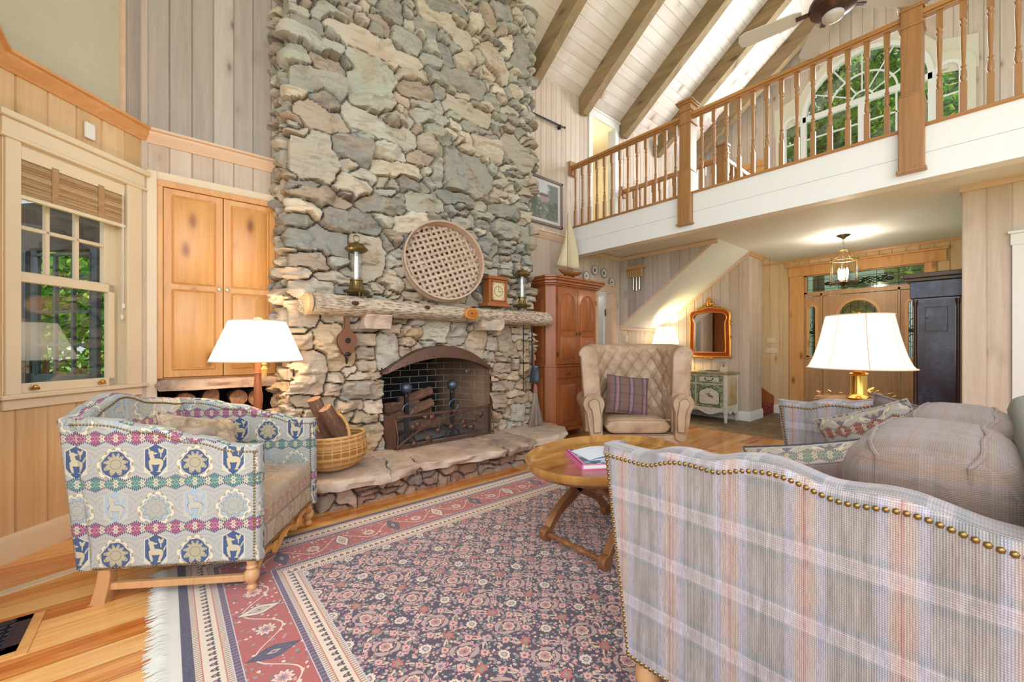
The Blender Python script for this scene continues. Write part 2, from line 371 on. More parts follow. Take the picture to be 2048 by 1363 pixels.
# ---------------------------------------------------------------- the shell
YW = 4.117
WA = radians(45.666); CN = (-.118, 4.117); WD = (-cos(WA), -sin(WA)); WN = (sin(WA), -cos(WA))
def wp(s, o=0.0, z=0.0): return (CN[0]+WD[0]*s+WN[0]*o, CN[1]+WD[1]*s+WN[1]*o, z)
_h = lambda k, s=0: (sin(k*12.9898+s*78.233)*43758.5453) % 1.0
def boards(mb, p0, d, n, s0, s1, z0, z1, pitch=.152, dep=.010, sub=1, seed=0, gw=.006):
    """tongue and groove boards on the line p0 + s*d, room side n"""
    f0 = z0 if callable(z0) else (lambda s: z0); f1 = z1 if callable(z1) else (lambda s: z1)
    P = lambda s, o, z: (p0[0]+d[0]*s+n[0]*o, p0[1]+d[1]*s+n[1]*o, z)
    k = floor(s0/pitch)
    while k*pitch < s1-1e-6:
        a, b = k*pitch, (k+1)*pitch; mb.tone = _h(k, seed)
        segs = [(a, -dep, a+gw, 0)]+[(a+gw+(b-a-2*gw)*i/sub, 0, a+gw+(b-a-2*gw)*(i+1)/sub, 0) for i in range(sub)]+[(b-gw, 0, b, -dep)]
        for (u0, o0, u1, o1) in segs:
            c0, c1 = max(u0, s0), min(u1, s1)
            if c1-c0 < 1e-5: continue
            i0 = o0+(o1-o0)*(c0-u0)/(u1-u0); i1 = o0+(o1-o0)*(c1-u0)/(u1-u0)
            if f1(c0)-f0(c0) < 1e-4 and f1(c1)-f0(c1) < 1e-4: continue
            mb.add([P(c0, i0, f0(c0)), P(c1, i1, f0(c1)), P(c1, i1, f1(c1)), P(c0, i0, f1(c0))], [(0, 1, 2, 3)])
        k += 1
    return mb

# floor
m = MB(); m.box((-3.0, -2.6, -.06), (6.0, 4.6, 0)); struct('floor', m, M['floor'])
m = MB(); m.box((6.0, -2.6, -.06), (9.0, 4.6, 0)); struct('floor_entry', m, M['slate'])
m = MB(); m.prism([(-1.25, 2.87), (-1.25, 2.93), (-.02, 3.34), (.0, 3.28)], 'z', 0, .003); struct('pale_floor_strip', m, M['cream'])  # pale cream strip laid across the floorboards

# window wall and the cabinet wall, lower part
m = MB()
boards(m, CN, WD, WN, 0, .86, 0, .845); boards(m, CN, WD, WN, 0, .86, 2.50, 2.80); boards(m, CN, WD, WN, 0, .048, .845, 2.50); boards(m, CN, WD, WN, .818, .86, .845, 2.50)
struct('wall_left', m, M['pickled_lamplit'])
m = MB(); boards(m, CN, WD, WN, 0, .165, 2.82, 6.2, seed=3); struct('wall_left_upper', m, M['grey_boards'])
m = MB(); m.add([wp(.165, 0, 2.82), wp(.86, 0, 2.82), wp(.86, 0, 6.4), wp(.165, 0, 6.4)], [(0, 1, 2, 3)])
C1 = wp(.86); m.add([(C1[0], C1[1], 2.82), (C1[0], 2.4, 2.82), (C1[0], 2.4, 6.4), (C1[0], C1[1], 6.4)], [(0, 1, 2, 3)]); struct('wall_left_plaster', m, M['plaster'])
m = MB(); m.prism([wp(.165, 0)[:2], wp(.19, 0)[:2], wp(.19, .02)[:2], wp(.165, .02)[:2]], 'z', 2.84, 6.3); struct('trim_2', m, M['pink_pine'])
m = MB(); boards(m, (C1[0], C1[1]), (0, -1), (1, 0), 0, 1.1, 0, 2.8); struct('wall_bay', m, M['pickled_lamplit'])
# cabinet wall
m = MB(); B0 = (-.118, YW); BD = (1, 0); BN = (0, -1)
boards(m, B0, BD, BN, 0, .95, 2.53, 2.80, .138); struct('wall_back_low', m, M['pickled'])
m = MB(); boards(m, B0, BD, BN, 0, .98, 2.82, 6.2, .138, seed=5); struct('wall_back_upper', m, M['grey_boards'])
m = MB(); m.prism([(CN[0]-.02, CN[1]-.03), (CN[0]+.012, CN[1]-.014), (CN[0]+.02, CN[1]+.05), (CN[0]-.08, CN[1]+.05), (CN[0]-.06, CN[1]-.0)], 'z', 0, 6.2); struct('pale_floor_strip8', m, M['pickled'])
m = MB(); m.box((CN[0]-.1, YW+.46, 0), (1.0, YW+.50, 6.2)); struct('wall_back_core', m, M['plaster'])
# niche for firewood below the cabinet
m = MB(); z0, z1 = .2, .87
m.add([(-.06, YW, z0), (.86, YW, z0), (.86, YW+.45, z0), (-.06, YW+.45, z0), (-.06, YW, z1), (.86, YW, z1), (.86, YW+.45, z1), (-.06, YW+.45, z1)], [(0, 1, 2, 3), (3, 2, 6, 7), (0, 3, 7, 4), (1, 5, 6, 2), (4, 7, 6, 5)])
m.box((-.06, YW-.01, 0), (.86, YW+.02, .2)); struct('wall_niche', m, plain('soot grey masonry', (70, 62, 56), .9, var=.3, bump=(20, .6)))
m = MB(); m.prism([(-.113, YW), (-.113, YW-.024), (-.052, YW-.024), (-.052, YW)], 'z', 0, 2.53); m.box((-.052, YW-.024, 2.47), (.86, YW, 2.53)); struct('trim_3', m, M['cream'], bevel=.003)
# right of the chimney, behind the armoire and along the stairs
m = MB(); B1 = (3.30, YW)
boards(m, B1, BD, BN, 0, 2.01, 0, 2.80, .13, seed=7); boards(m, B1, BD, BN, 2.01, 2.49, 2.10, 2.80, .13, seed=7); boards(m, B1, BD, BN, 2.49, 3.85, 0, 2.80, .13, seed=7)
struct('wall_back', m, M['pickled'])
m = MB(); boards(m, B1, BD, BN, 0, 1.87, 2.82, 5.3, .105, seed=9); boards(m, B1, BD, BN, 1.87, 2.47, 4.86, 5.3, .105, seed=9); boards(m, B1, BD, BN, 2.47, 5.15, 2.70, 5.3, .105, seed=9)
struct('wall_gallery', m, M['pickled'])
# crown moulding run
def crown(name, pts, z, mat, prof=((0, 0), (.012, .0), (.02, .02), (.05, .05), (.055, .075), (.075, .08), (.075, .098), (0, .098))):
    m = MB(); n = len(pts); offs = []
    for i in range(n):
        a = Vector(pts[i][:2]); dn = []
        if i > 0: e = (a-Vector(pts[i-1][:2])).normalized(); dn.append(Vector((e.y, -e.x)))
        if i < n-1: e = (Vector(pts[i+1][:2])-a).normalized(); dn.append(Vector((e.y, -e.x)))
        b = sum(dn, Vector((0, 0))); b /= max(.3, b.dot(dn[0])); offs.append(b)
    k = len(prof); vs = [(pts[i][0]+offs[i].x*o, pts[i][1]+offs[i].y*o, z+h) for i in range(n) for (o, h) in prof]
    m.tone = .5; m.add(vs, [(i*k+j, i*k+(j+1) % k, (i+1)*k+(j+1) % k, (i+1)*k+j) for i in range(n-1) for j in range(k)]+[tuple(range(k)), tuple(range((n-1)*k, n*k))[::-1]])
    return struct(name, m, mat)
crown('trim_4', [(C1[0], 2.4), (C1[0], C1[1]), (CN[0], CN[1])], 2.735, M['pine_x'])
crown('trim_5', [(CN[0], CN[1]), (.9, YW)], 2.735, M['pink_pine'])
crown('trim_6', [(3.3, YW), (4.64, YW)], 2.735, M['pink_pine'])
crown('trim_7', [(4.78, YW), (5.94, YW), (5.94, 2.49)], 2.66, M['pink_pine'], ((0, 0), (.012, 0), (.03, .03), (.03, .055), (0, .055)))
base_prof = ((0, 0), (.022, 0), (.022, .12), (.016, .135), (.010, .15), (0, .15))
crown('baseboard_left', [(C1[0], 2.4), (C1[0], C1[1]), (CN[0]-.02, CN[1]-.02)], 0, M['cream'], base_prof)
# left, upper slanted trim where the plaster bay turns
m = MB(); m.prism([(C1[1]-.02, 2.84), (C1[1]-.02, 2.90), (2.4, 2.90), (2.4, 2.84)], 'x', C1[0], C1[0]+.05); struct('trim_8', m, M['pine_x'])

# ---------------- left window
def wbox(m, s0, s1, o0, o1, z0, z1):
    a = [wp(s0, o0)[:2], wp(s1, o0)[:2], wp(s1, o1)[:2], wp(s0, o1)[:2]]; m.prism(a, 'z', z0, z1)
root = thing('window_1', None, None, (0, 0, 0)); root['kind'] = 'structure'
m = MB()
wbox(m, .048, .152, 0, .022, .93, 2.37); wbox(m, .749, .818, 0, .022, .93, 2.37)
wbox(m, .03, .836, 0, .026, 2.375, 2.47); wbox(m, .020, .846, 0, .036, 2.36, 2.378); wbox(m, .010, .856, 0, .05, 2.47, 2.505)
wbox(m, .040, .826, 0, .018, .845, .905)
obj('window_casing', m, M['cream'], root, bevel=.003)
m = MB(); wbox(m, .018, .848, -.1, .045, .905, .93); obj('window_stool', m, M['cream'], root, bevel=.004)
m = MB(); wbox(m, .148, .152, -.16, 0, .93, 2.37); wbox(m, .749, .753, -.16, 0, .93, 2.37); wbox(m, .152, .749, -.16, 0, 2.34, 2.37); wbox(m, .152, .20, -.10, -.07, .93, 2.34); obj('window_jamb', m, M['cream'], root)
m = MB(); s0, s1 = .20, .745
for a in ((s0, s0+.04), (s1-.03, s1)): wbox(m, a[0], a[1], -.06, -.025, .93, 1.63)
wbox(m, s0, s1, -.06, -.025, .93, .985); wbox(m, s0, s1, -.06, -.025, 1.575, 1.63)
lo = obj('lower_sash', m, M['cream'], root, bevel=.003)
m = MB(); wbox(m, s0+.04, s1-.03, -.045, -.041, .985, 1.575); obj('pane', m, M['glass'], lo)
m = MB()
for a in ((s0, s0+.035), (s1-.03, s1)): wbox(m, a[0], a[1], -.10, -.065, 1.58, 2.34)
wbox(m, s0, s1, -.10, -.065, 1.60, 1.64); wbox(m, s0, s1, -.10, -.065, 2.29, 2.34)
for i in (1, 2): q = s0+.035+(s1-s0-.065)*i/3; wbox(m, q-.011, q+.011, -.095, -.07, 1.62, 2.3)
for z in (1.90, 2.13): wbox(m, s0, s1, -.095, -.07, z-.011, z+.011)
up = obj('upper_sash', m, M['cream'], root, bevel=.003)
m = MB(); wbox(m, s0+.03, s1-.03, -.084, -.080, 1.63, 2.3); obj('pane', m, M['glass'], up)
for s in (.29, .66):
    m = MB(); wbox(m, s-.022, s+.022, -.022, -.012, .945, .96); m.M = None
    p = wp(s, -.012, .962); m.sph(p, .014, 8); obj('sash_lift', m, M['brass'], root)
# bamboo blind, a thing of its own
bl = thing('bamboo_blind', 'rolled up bamboo slat blind at the top of the left window', 'blind')
m = MB(); wbox(m, .16, .745, -.02, .008, 2.27, 2.345); obj('headrail', m, M['cream'], bl, bevel=.002)
mb_ = wood('woven bamboo', (176, 138, 96), (220, 188, 146), (110, 76, 46), 'x', .6, tone=.7)
m = MB()
for i in range(26):
    z = 2.265-i*.0078; m.tone = random.random(); wbox(m, .162+random.random()*.003, .743, -.014-.004*(i % 2), .004+.004*((i//3) % 2), z-.0058, z)
obj('slats', m, mb_, bl)
for s in (.30, .56):
    m = MB(); m.tone = .1; wbox(m, s, s+.035, .004, .012, 2.05, 2.285); obj('tape', m, mb_, bl)
m = MB(); m.tone = .9; wbox(m, .16, .745, -.014, .014, 2.045, 2.065); obj('bottom_rail', m, M['cream'], bl)
for s, zb in ((.175, 1.50), (.185, 1.42)):
    m = MB(); m.tube([wp(s, .016, 2.3), wp(s+.004, .018, zb)], .0016, 5); m.lathe([(.004, 0), (.009, .01), (.008, .03), (.003, .035)], wp(s+.004, .018, zb-.03), 8); obj('pull_cord', m, M['white_trim'], bl)
# small wall sensor
m = MB(); wbox(m, .36, .42, 0, .022, 2.56, 2.665); props(obj('wall_sensor', m, M['white_trim'], bevel=.008), 'small white motion sensor above the left window', 'sensor')

# ---------------- fascia, gallery floor, ceiling
m = MB(); m.box((4.64, -2.6, 2.555), (4.80, YW, 2.752)); m.box((4.64, -2.6, 2.757), (4.80, YW, 2.965)); m.box((4.648, -2.6, 2.75), (4.79, YW, 2.76)); m.box((4.632, -2.6, 2.548), (4.66, YW, 2.560))
struct('balcony_fascia', m, M['fascia'])
m = MB(); m.box((4.78, -2.6, 2.72), (8.45, 2.49, 2.955)); m.box((4.78, 2.49, 2.72), (5.94, YW, 2.955)); struct('ceiling_entry', m, M['ceiling'])
m = MB(); m.box((4.615, -2.6, 2.965), (4.80, YW, 2.99)); struct('trim_9', m, M['oak_rail_y'], bevel=.008)
# chime wall (triangle), soffit under the stairs, mirror wall
zl = lambda y: 1.52+(4.117-y)*(2.72-1.52)/(4.117-2.49)
m = MB(); boards(m, (5.94, YW), (0, -1), (-1, 0), 0, YW-2.49, lambda s: zl(YW-s), 2.72, .152, sub=1, seed=11); struct('wall_stair', m, M['grey_boards'])
m = MB(); y0, y1 = YW, 2.49; m.add([(5.95, y0, 1.52), (7.13, y0, 1.52), (7.13, y1, 2.72), (5.95, y1, 2.72), (5.95, y0, 1.66), (7.13, y0, 1.66), (7.13, y1, 2.86), (5.95, y1, 2.86)], [(0, 1, 2, 3), (4, 7, 6, 5), (0, 3, 7, 4), (1, 5, 6, 2), (0, 4, 5, 1), (3, 2, 6, 7)]); struct('ceiling_stair', m, M['ceiling'])
m = MB(); t_ = .035
m.add([(5.925, y0, 1.52), (5.945, y0, 1.52), (5.945, y1, 2.72), (5.925, y1, 2.72), (5.925, y0, 1.52+t_), (5.945, y0, 1.52+t_), (5.945, y1, 2.72+t_), (5.925, y1, 2.72+t_)], [(0, 1, 2, 3), (4, 7, 6, 5), (0, 3, 7, 4), (1, 5, 6, 2), (0, 4, 5, 1), (3, 2, 6, 7)])
struct('pale_floor_strip0', m, M['pink_pine'])
m = MB(); m.add([(7.10, y0, 1.48), (7.13, y0, 1.48), (7.13, y1, 2.68), (7.10, y1, 2.68), (7.10, y0, 1.515), (7.13, y0, 1.515), (7.13, y1, 2.715), (7.10, y1, 2.715)], [(0, 1, 2, 3), (4, 7, 6, 5), (0, 3, 7, 4), (1, 5, 6, 2), (0, 4, 5, 1), (3, 2, 6, 7)])
m.box((5.95, YW-.03, 1.485), (7.13, YW, 1.52)); struct('pale_floor_strip1', m, M['pink_pine'])
m = MB(); boards(m, (7.13, YW), (0, -1), (-1, 0), 0, YW-2.51, 0, lambda s: zl(YW-s)+.02, .145, sub=1, seed=13)
boards(m, (7.13, 2.51), (1, 0), (0, -1), 0, .56, 0, 2.72, .14, seed=15); m.tone = .5; m.box((7.125, 2.512, 0), (7.69, 2.60, 2.72)); struct('wall_mirror', m, M['pickled'])
crown('baseboard_right', [(7.13, YW), (7.13, 2.51), (7.69, 2.51)], 0, M['white_trim'], base_prof)
m = MB(); m.box((7.115, 2.49, 2.66), (7.70, 2.52, 2.72)); struct('pale_floor_strip2', m, M['pine_x'])
# entry wall
XD = 8.42
m = MB(); D0 = (XD, YW); DD = (0, -1); DN = (-1, 0)
boards(m, D0, DD, DN, 0, YW-2.09, 0, 2.97, .15, seed=17); boards(m, D0, DD, DN, YW-2.09, YW-.62, 2.44, 2.72, .15, seed=17); boards(m, D0, DD, DN, YW-.62, YW+2.6, 0, 2.72, .15, seed=17)
struct('wall_entry', m, M['pickled_lamplit'])
crown('pale_floor_strip3', [(XD, YW), (XD, -2.6)], 2.685, M['pine_x'], ((0, 0), (.012, 0), (.02, .02), (.02, .035), (0, .035)))
crown('baseboard_entry', [(XD, 2.57), (XD, 2.30)], 0, M['white_trim'], base_prof)
# right hand partition by the clock
m = MB(); XP = 5.76
boards(m, (XP, .175), (0, -1), (-1, 0), 0, .30, 0, 2.72, .15, seed=19); boards(m, (XP, .175), (0, -1), (-1, 0), .30, 2.7, 2.13, 2.72, .15, seed=19); m.tone = .5
m.box((XP+.005, -2.5, 0), (XP+.12, .175, 2.72)); struct('wall_right', m, M['cream_boards'] if 'cream_boards' in M else M['pickled'])
m = MB(); m.box((XP-.025, -2.5, 2.66), (XP+.13, .19, 2.72)); struct('pale_floor_strip4', m, M['pink_pine'])
m = MB(); m.box((XP-.03, -.23, 0), (XP, -.125, 2.10)); m.box((XP-.035, -1.2, 2.10), (XP, -.115, 2.2)); m.box((XP-.05, -1.2, 2.2), (XP, -.10, 2.225)); struct('pale_floor_strip5', m, M['white_trim'], bevel=.003)
m = MB(); m.box((XP-.01, -1.1, 0), (XP, -.23, 2.10)); struct('door_5', m, M['white_trim'])
# stairs behind the entry
carpet = NT('red floral stair carpet', .95); _a = carpet.vor(scale=34); _b = carpet.noise(scale=60)
carpet.base(carpet.ramp(_a*.7+_b*.3, [(.2, srgb(188, 150, 128)), (.4, srgb(150, 58, 48)), (.6, srgb(120, 34, 32))])); M['carpet'] = carpet.m
st = thing('staircase', None, None); st['kind'] = 'structure'
for i in range(6):
    m = MB(); m.box((7.70, 2.56+.26*i, 0 if i == 0 else .18*i), (XD-.02, YW-.01, .18*(i+1))); obj('step', m, M['carpet'], st, bevel=.012)
m = MB(); m.prism([(2.545, 0), (2.545, .30), (YW-.02, 1.40), (YW-.02, 0)], 'x', XD-.03, XD-.004); obj('stringer', m, M['cherry'], st)

# ---------------- roof, rafters, gable
YR, ZR = 1.32, 5.03+.75*(4.117-1.32)
m = MB(); sl = sqrt(1+.75**2); nb = int((YW-YR)*sl/.135)+1
def roofpt(q, off, side, x):  # q distance up the slope, off towards the room
    y = YW+.1-q/sl; z = 4.955+q*.75/sl
    y += -off*.75/sl*1; z -= off/sl
    return (x, y if side > 0 else 2*YR-y, z)
for side in (1, -1):
    Lq = (YW+.1-YR)*sl; k = 0
    while k*.135 < Lq:
        a, b = k*.135, min((k+1)*.135, Lq)
        for (xa, xb) in ((-2.4, 1.5), (1.5, 4.3), (4.3, 6.4), (6.4, 8.5)):
            m.tone = _h(k, xa*3+side)
            for (u0, o0, u1, o1) in ((a, -.008, a+.006, 0), (a+.006, 0, b-.006, 0), (b-.006, 0, b, -.008)):
                m.add([roofpt(u0, o0, side, xa), roofpt(u1, o1, side, xa), roofpt(u1, o1, side, xb), roofpt(u0, o0, side, xb)], [(0, 1, 2, 3)])
        k += 1
struct('ceiling', m, M['roof_boards'])
m = MB()
for side in (1, -1):
    q = (YW+.1-YR)*sl; a = roofpt(0, -.02, side, -2.4); b = roofpt(q, -.02, side, -2.4); c = roofpt(q, -.02, side, 8.5); d = roofpt(0, -.02, side, 8.5); m.add([a, b, c, d], [(0, 1, 2, 3)])
struct('roof_deck', m, M['beam'])
def rafter(x, side=1, group='timber rafters under the board ceiling', label=None):
    m = MB(); m.tone = random.random(); pts = []
    zr = lambda y: 4.955+(YW+.1-y)*.75
    ym = YW-.03
    poly = [(ym, zr(ym)+.0), (ym, zr(ym)-.28), (ym-.06, zr(ym-.06)-.33)]
    n = 10
    for i in range(n+1):
        y = ym-.06-(ym-.06-YR)*i/n; poly.append((y, zr(y)-.33+random.uniform(-.006, .006)))
    poly += [(YR, zr(YR))]
    if side < 0: poly = [(2*YR-p[0], p[1]) for p in poly]
    m.prism(poly, 'x', x, x+.13)
    return props(obj('rafter', m, M['beam'], bevel=.008), label, 'beam', group)
LBL = {3.86: 'timber rafter nearest the stone chimney', 4.93: 'timber rafter ending left of the upstairs doorway', 6.0: 'timber rafter ending just right of the upstairs doorway', 7.07: 'timber rafter second from the gable wall, left of the fan', 8.14: 'timber rafter lying against the gable window wall', 2.79: 'timber rafter behind the top of the chimney'}
for x in (3.86, 4.93, 6.0, 7.07, 8.14): rafter(x-.09, 1, 'sloping timber rafters', LBL[x])
m = MB(); m.box((-2.4, YR-.06, ZR-.32), (8.5, YR+.06, ZR-.02)); props(obj('ridge_beam', m, M['beam'], bevel=.01), 'long dark ridge beam at the roof peak', 'beam')
# gable wall with arched window
XG = 8.42; DY = 1.32
def archtop(y):
    d = abs(y-DY); z = 0
    if d < .80: z = 5.12+sqrt(.80**2-d*d)
    if d < 1.09: z = max(z, 5.08+sqrt(max(0, .165**2-(d-.925)**2)) if abs(d-.925) < .165 else 0)
    return z if z else 2.96
m = MB(); zt = lambda s: ZR-abs((YW-s)-YR)*.75+.05
boards(m, (XG, YW), (0, -1), (-1, 0), 0, YW-(DY+1.09), 2.96, zt, .14, sub=2, seed=21)
boards(m, (XG, YW), (0, -1), (-1, 0), YW-(DY+1.09), YW-(DY-1.09), lambda s: archtop(YW-s), zt, .14, sub=12, seed=21)
boards(m, (XG, YW), (0, -1), (-1, 0), YW-(DY-1.09), YW+1.4, 2.96, zt, .14, sub=2, seed=21)
struct('wall_gable', m, M['pickled'])
win = thing('window_2', None, None); win['kind'] = 'structure'
def ring(m, yc, zc, r0, r1, x0, x1, zb, n=28, a0=0, a1=pi, legs=True):
    pin = [(yc+r0*cos(a0+(a1-a0)*i/n), zc+r0*sin(a0+(a1-a0)*i/n)) for i in range(n+1)]; pout = [(yc+r1*cos(a0+(a1-a0)*i/n), zc+r1*sin(a0+(a1-a0)*i/n)) for i in range(n+1)]
    if legs: pin = [(yc+r0, zb)]+pin+[(yc-r0, zb)]; pout = [(yc+r1, zb)]+pout+[(yc-r1, zb)]
    k = len(pin); vs = [(x, p[0], p[1]) for x in (x0, x1) for P in (pin, pout) for p in P]
    fs = []
    for i in range(k-1):
        fs += [(i, i+1, k+i+1, k+i), (2*k+i, 3*k+i, 3*k+i+1, 2*k+i+1), (i, 2*k+i, 2*k+i+1, i+1), (k+i, k+i+1, 3*k+i+1, 3*k+i)]
    m.add(vs, fs)
m = MB(); ring(m, DY, 5.12, .80, .93, XG-.03, XG+.01, 5.1, legs=False)
for s in (1, -1): ring(m, DY+s*.925, 5.08, .155, .27, XG-.028, XG+.01, 2.96, a0=0 if s > 0 else pi*.42, a1=pi*.58 if s > 0 else pi, legs=False, n=12); m.box((XG-.028, DY+s*1.08 if s > 0 else DY-1.195, 2.96), (XG+.01, DY+1.195 if s > 0 else DY-1.08, 5.08))
m.add([(XG-.012, DY-1.22, 5.0), (XG-.012, DY-1.22, 5.46), (XG-.012, DY-.7, 5.62), (XG-.012, DY-.8, 5.1)], [(0, 1, 2, 3)]); m.add([(XG-.012, DY+1.22, 5.0), (XG-.012, DY+.8, 5.1), (XG-.012, DY+.7, 5.62), (XG-.012, DY+1.22, 5.46)], [(0, 1, 2, 3)])
for s in (1, -1): a_, b_ = sorted((DY+s*.765, DY+s*.87)); m.box((XG-.034, a_, 5.02), (XG+.012, b_, 5.26))
obj('window_casing', m, plain('warm white casing', (226, 220, 200), .5), win)
m = MB()
ring(m, DY, 5.12, .735, .80, XG-.045, XG+.03, 2.96); ring(m, DY, 5.12, .40, .425, XG-.02, XG+.0, 5.12, legs=False)
for s in (1, -1): ring(m, DY+s*.925, 5.08, .11, .155, XG-.04, XG+.03, 2.96)
m.box((XG-.045, DY-.78, 5.05), (XG+.02, DY+.78, 5.14)); m.box((XG-.04, DY-.045, 2.96), (XG+.02, DY+.045, 5.08))
for a in (30, 60, 90, 120, 150):
    ca, sa = cos(radians(a)), sin(radians(a)); m.tube([(XG-.01, DY+.13*ca, 5.12+.13*sa), (XG-.01, DY+.76*ca, 5.12+.76*sa)], .011, 4)
ring(m, DY, 5.12, .12, .145, XG-.02, XG, 5.12, legs=False, n=12)
for y in (DY-.40, DY+.40): m.box((XG-.02, y-.011, 2.96), (XG, y+.011, 5.06))
for z in (3.4, 3.85, 4.3, 4.75): m.box((XG-.02, DY-.76, z-.011), (XG, DY+.76, z+.011)); [m.box((XG-.02, DY+s*.925-.13, z-.011), (XG, DY+s*.925+.13, z+.011)) for s in (1, -1)]
obj('window_frame', m, M['white_trim'], win)
m = MB(); m.prism([(DY+.77, 2.96)]+[(DY+.77*cos(pi*i/20), 5.12+.77*sin(pi*i/20)) for i in range(21)]+[(DY-.77, 2.96)], 'x', XG+.002, XG+.006)
for s in (1, -1): m.prism([(DY+s*.925+.13, 2.96)]+[(DY+s*.925+.13*cos(pi*i/10), 5.08+.13*sin(pi*i/10)) for i in range(11)]+[(DY+s*.925-.13, 2.96)], 'x', XG+.002, XG+.006)
obj('pane', m, M['glass'], win)

# upstairs doorway, a pale room beyond it
m = MB(); a, b, zt_, = 5.17, 5.77, 4.86
m.box((a-.09, YW-.022, 2.96), (a, YW, zt_)); m.box((b, YW-.022, 2.96), (b+.09, YW, zt_)); m.box((a-.10, YW-.026, zt_), (b+.10, YW, zt_+.11)); m.box((a-.12, YW-.045, zt_+.11), (b+.12, YW, zt_+.14)); m.box((a-.004, YW, 2.96), (a+.012, YW+.12, zt_)); m.box((b-.012, YW, 2.96), (b+.004, YW+.12, zt_)); struct('pale_floor_strip6', m, M['white_trim'])
m = MB(); m.add([(4.6, YW+.12, 2.95), (7.0, YW+.12, 2.95), (7.0, 5.6, 2.95), (4.6, 5.6, 2.95), (4.6, YW+.12, 5.2), (7.0, YW+.12, 5.2), (7.0, 5.6, 5.2), (4.6, 5.6, 5.2)], [(0, 1, 2, 3), (3, 2, 6, 7), (0, 3, 7, 4), (1, 5, 6, 2), (4, 7, 6, 5)]); struct('wall_upstairs_room', m, plain('pale warm paint', (236, 222, 186), .7))
light('upstairs_room_lamp', 'POINT', (5.9, 4.9, 4.6), 22, (1, .95, .85), radius=.15)
# downstairs doorway behind the armoire with its open door
a, b, zt_ = 5.31, 5.79, 2.10
m = MB(); m.box((b-.075, YW-.022, 0), (b+.01, YW, zt_)); m.box((a-.075, YW-.022, 0), (a, YW, zt_)); m.box((a-.08, YW-.026, zt_), (b+.02, YW, zt_+.10)); m.box((a-.09, YW-.04, zt_+.10), (b+.03, YW, zt_+.125)); m.box((b-.09, YW, 0), (b-.072, YW+.12, zt_)); struct('pale_floor_strip7', m, M['pink_pine'])
m = MB(); m.add([(5.0, YW+.12, 0), (6.6, YW+.12, 0), (6.6, 5.6, 0), (5.0, 5.6, 0), (5.0, YW+.12, 2.5), (6.6, YW+.12, 2.5), (6.6, 5.6, 2.5), (5.0, 5.6, 2.5)], [(0, 1, 2, 3), (3, 2, 6, 7), (0, 3, 7, 4), (1, 5, 6, 2), (4, 7, 6, 5)]); struct('wall_side_room', m, plain('pale grey paint', (206, 204, 200), .7))
light('side_room_lamp', 'POINT', (5.7, 5.0, 2.2), 9, (1, .95, .9), radius=.15)
d3 = thing('door_3', None, None); d3['kind'] = 'structure'
m = MB(); m.M = TR((b-.10, YW+.13, 0), radians(72)); m.box((0, 0, .02), (.44, .035, 2.06)); obj('door_leaf', m, M['white_trim'], d3, bevel=.003)
m = MB(); m.box((b-.115, YW+.115, 1.72), (b-.085, YW+.125, 1.83)); obj('hinge', m, M['pewter'], d3)

# ---------------- entry door unit
M['door_wood'] = wood('front door oak', (176, 128, 84), (214, 170, 124), (120, 78, 44), 'z', .4, tone=.3)
ft = thing('door_1', None, None); ft['kind'] = 'structure'
m = MB()
m.box((XD-.03, 2.09, 0), (XD, 2.30, 2.43)); m.box((XD-.03, .50, 0), (XD, .62, 2.43)); m.box((XD-.035, .40, 2.43), (XD, 2.32, 2.58)); m.box((XD-.06, .38, 2.58), (XD, 2.34, 2.61)); m.box((XD-.045, .39, 2.415), (XD, 2.33, 2.435)); obj('door_casing', m, M['pine'], ft, bevel=.003)
m = MB(); m.box((XD+.0, .62, 2.06), (XD+.08, 2.09, 2.13)); m.box((XD, 1.835, 0), (XD+.08, 1.86, 2.1)); m.box((XD, .88, 0), (XD+.08, .905, 2.1)); m.box((XD, .62, 2.40), (XD+.08, 2.09, 2.44)); m.box((XD, 2.05, 2.1), (XD+.08, 2.12, 2.42)); m.box((XD+.0, 2.083, 0), (XD+.08, 2.12, 2.1)); m.box((XD, .60, 0), (XD+.08, .628, 2.42)); obj('door_frame', m, M['door_wood'], ft)
lead = plain('lead came', (58, 56, 50), .4, .7)
